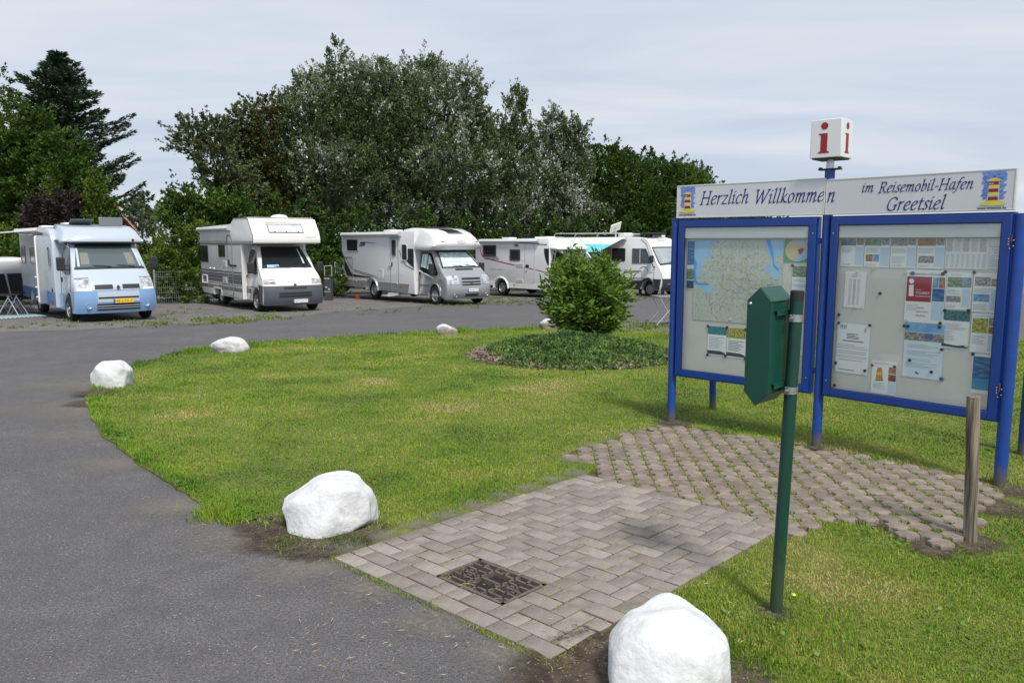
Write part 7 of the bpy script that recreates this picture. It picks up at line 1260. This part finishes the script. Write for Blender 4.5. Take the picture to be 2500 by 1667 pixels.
tree('purple_shrub', 'dark purple leaved shrub between the thujas behind the blue motorhome', 'purple', [(150, 512, 38, 30), (115, 528, 30, 30), (175, 540, 34, 36), (135, 575, 55, 35)], 31, 8500, .12, 150, up=.3, cat='shrub', trunk=False)
for lb, L_l, Yl, nm in (('at the left edge under the awning', [(10, 640, 60, 50), (60, 650, 40, 60), (-60, 650, 60, 70), (30, 700, 80, 40)], 29, 7500), ('behind the roof of the blue motorhome', [(110, 620, 60, 50), (200, 630, 60, 50), (290, 610, 50, 50), (150, 690, 90, 50), (260, 690, 80, 50)], 31, 8000)):
    tree('hedge_bush', 'mid green hedge bush '+lb, 'green', L_l, Yl, nm, .12, None, up=.2, cat='bush', group=HG, trunk=False, tone0=.5, spray=(.35, .14), fill=.35)
tree('far_tree', 'pale far tree with a rounded top in the gap left of the hazel', 'far', [(350, 500, 16, 30), (352, 530, 22, 30), (350, 565, 30, 25)], 95, 3500, .34, 350, up=.5, group='pale trees far beyond the gap')
tree('far_tree', 'lower pale far tree beside the red gable', 'far', [(318, 510, 16, 22), (322, 545, 24, 28)], 92, 2500, .34, 320, up=.5, group='pale trees far beyond the gap')
tree('far_tree', 'small thin far tree against the sky just left of the hazel', 'far', [(376, 530, 8, 20), (378, 560, 18, 20)], 99, 1500, .34, 377, up=.5, group='pale trees far beyond the gap')
# dark undergrowth that closes the view between the trunks
C = []
for px_ in range(560, 1900, 12):
    for _ in range(9):
        Yc = random.uniform(50, 56)+max(0, px_-1300)*.006; c = HZ(px_+random.gauss(0, 14), random.uniform(455, 640) if px_ < 1500 else random.uniform(500, 640), Yc)
        C.append(np.array(c)[None]+rng.normal(0, 1, (34, 3))*np.array([.45, .4, .4]))
C = np.concatenate(C); C = C[C[:, 2] > -1.0]
leaf_obj('undergrowth', C, .26, LM['green'], np.clip(rng.normal(.22, .12, len(C)), 0, 1), asp=.7, dirs=rng.normal(0, 1, (len(C), 3)), label='dark undergrowth closing the view between the tree trunks', kind='stuff')
# tall fir
fy = 36.0; fb = HZ(150, 700, fy); ft = HZ(142, 130, fy); root = empty('fir_tree', (fb.x, fy, zg(fy))); tag(root, 'tall dark fir with spiky branch tips rising above the maple', 'conifer'); Hh = ft.z-zg(fy)
mb = MB(); mb.tube((0, 0, -.2), (ft.x-fb.x, 0, Hh), .22, .02, n=8); C = []; D = []; T = []
z = Hh-.1
while z > Hh*.22:
    f = (Hh-z)/Hh; Lb = .12+1.55*min(1, f/.26)+1.5*f; nb = 8
    a0 = random.uniform(0, 6.28)
    for k in range(nb):
        a = a0+6.283*k/nb+random.gauss(0, .25); l = Lb*random.choice((.55, .75, .9, 1.05, 1.25, 1.4))*random.uniform(.9, 1.1); d = Vector((math.cos(a), math.sin(a), 0)); base_ = Vector(((ft.x-fb.x)*z/Hh, 0, z)); pts = [base_+d*l*t+Vector((0, 0, l*(.05*t-.45*t*(1-t)*(.3+f)+.16*t*t))) for t in np.linspace(0, 1, 8)]
        if f > .12: mb.path(pts[:7], .02, 4)
        sd_ = Vector((-d.y, d.x, 0)); n = int(60+90*l)
        for _ in range(n):
            t = random.random()**.75; i = min(6, int(t*7)); q = pts[i].lerp(pts[i+1], t*7-i); wd_ = .42*l*(1-t)**.8*.55+.05; s = random.uniform(-1, 1); C.append(q+sd_*s*wd_+Vector((0, 0, random.gauss(0, .05)-.05*abs(s)))); dd = (d*.8+sd_*s*1.0+Vector((0, 0, .25))); D.append(dd.normalized()*1.6); T.append(random.gauss(.4+.25*t, .2))
    z -= .24+.12*f
mb.build('trunk', m_bark2, root); leaf_obj('crown', np.array(C), .20, LM['fir'], np.clip(np.array(T), 0, 1), asp=.28, dirs=np.array(D), parent=root)
tree('dark_tree', 'dark leafy branch tip hanging in at the left edge of the sky', 'green', [(-14, 200, 16, 12)], 34, 500, .14, -40, up=.0, trunk=False)
# house gable
m_bk = mat('red_brick_wall', (.30, .075, .045), .9, col2=(.20, .05, .032), vscale=20); m_tl = mat('red_roof_tile', (.36, .09, .04), .8, col2=(.26, .06, .03), vscale=6)
hy_ = 62.0; pk = HZ(282, 508, hy_); ev_ = HZ(330, 566, hy_); g = zg(hy_); o = empty('brick_house', (pk.x, hy_, g)); o.rotation_euler = (0, 0, math.atan2(968, 1900)); tag(o, 'red brick house gable with a tiled roof seen between thuja and far trees', 'house')
wx_ = ev_.x-pk.x; MB().prism([(-wx_, 0), (wx_, 0), (wx_, ev_.z-g), (0, pk.z-g), (-wx_, ev_.z-g)], -5, frame((0, 0, 0), (1, 0, 0), (0, 0, 1))).build('wall', m_bk, o)
sl_ = (pk.z-ev_.z)/wx_
for sd in (-1, 1): MB().prism([(0, pk.z-g), (sd*wx_*1.12, pk.z-g-sl_*wx_*1.12), (sd*wx_*1.12, pk.z-g-sl_*wx_*1.12+.22), (0, pk.z-g+.24)], -5.5, frame((0, -.3, 0), (1, 0, 0), (0, 0, 1))).build('roof', m_tl, o); MB().prism([(0, pk.z-g-.02), (sd*wx_*1.12, pk.z-g-sl_*wx_*1.12-.02), (sd*wx_*1.12, pk.z-g-sl_*wx_*1.12+.06), (0, pk.z-g+.08)], .03, frame((0, -.33, 0), (1, 0, 0), (0, 0, 1))).build('verge_board', m_stl, o)
MB().box(-.3, 2.5, pk.z-g-.3, .3, 3.2, pk.z-g+.5).build('chimney', m_bk, o)
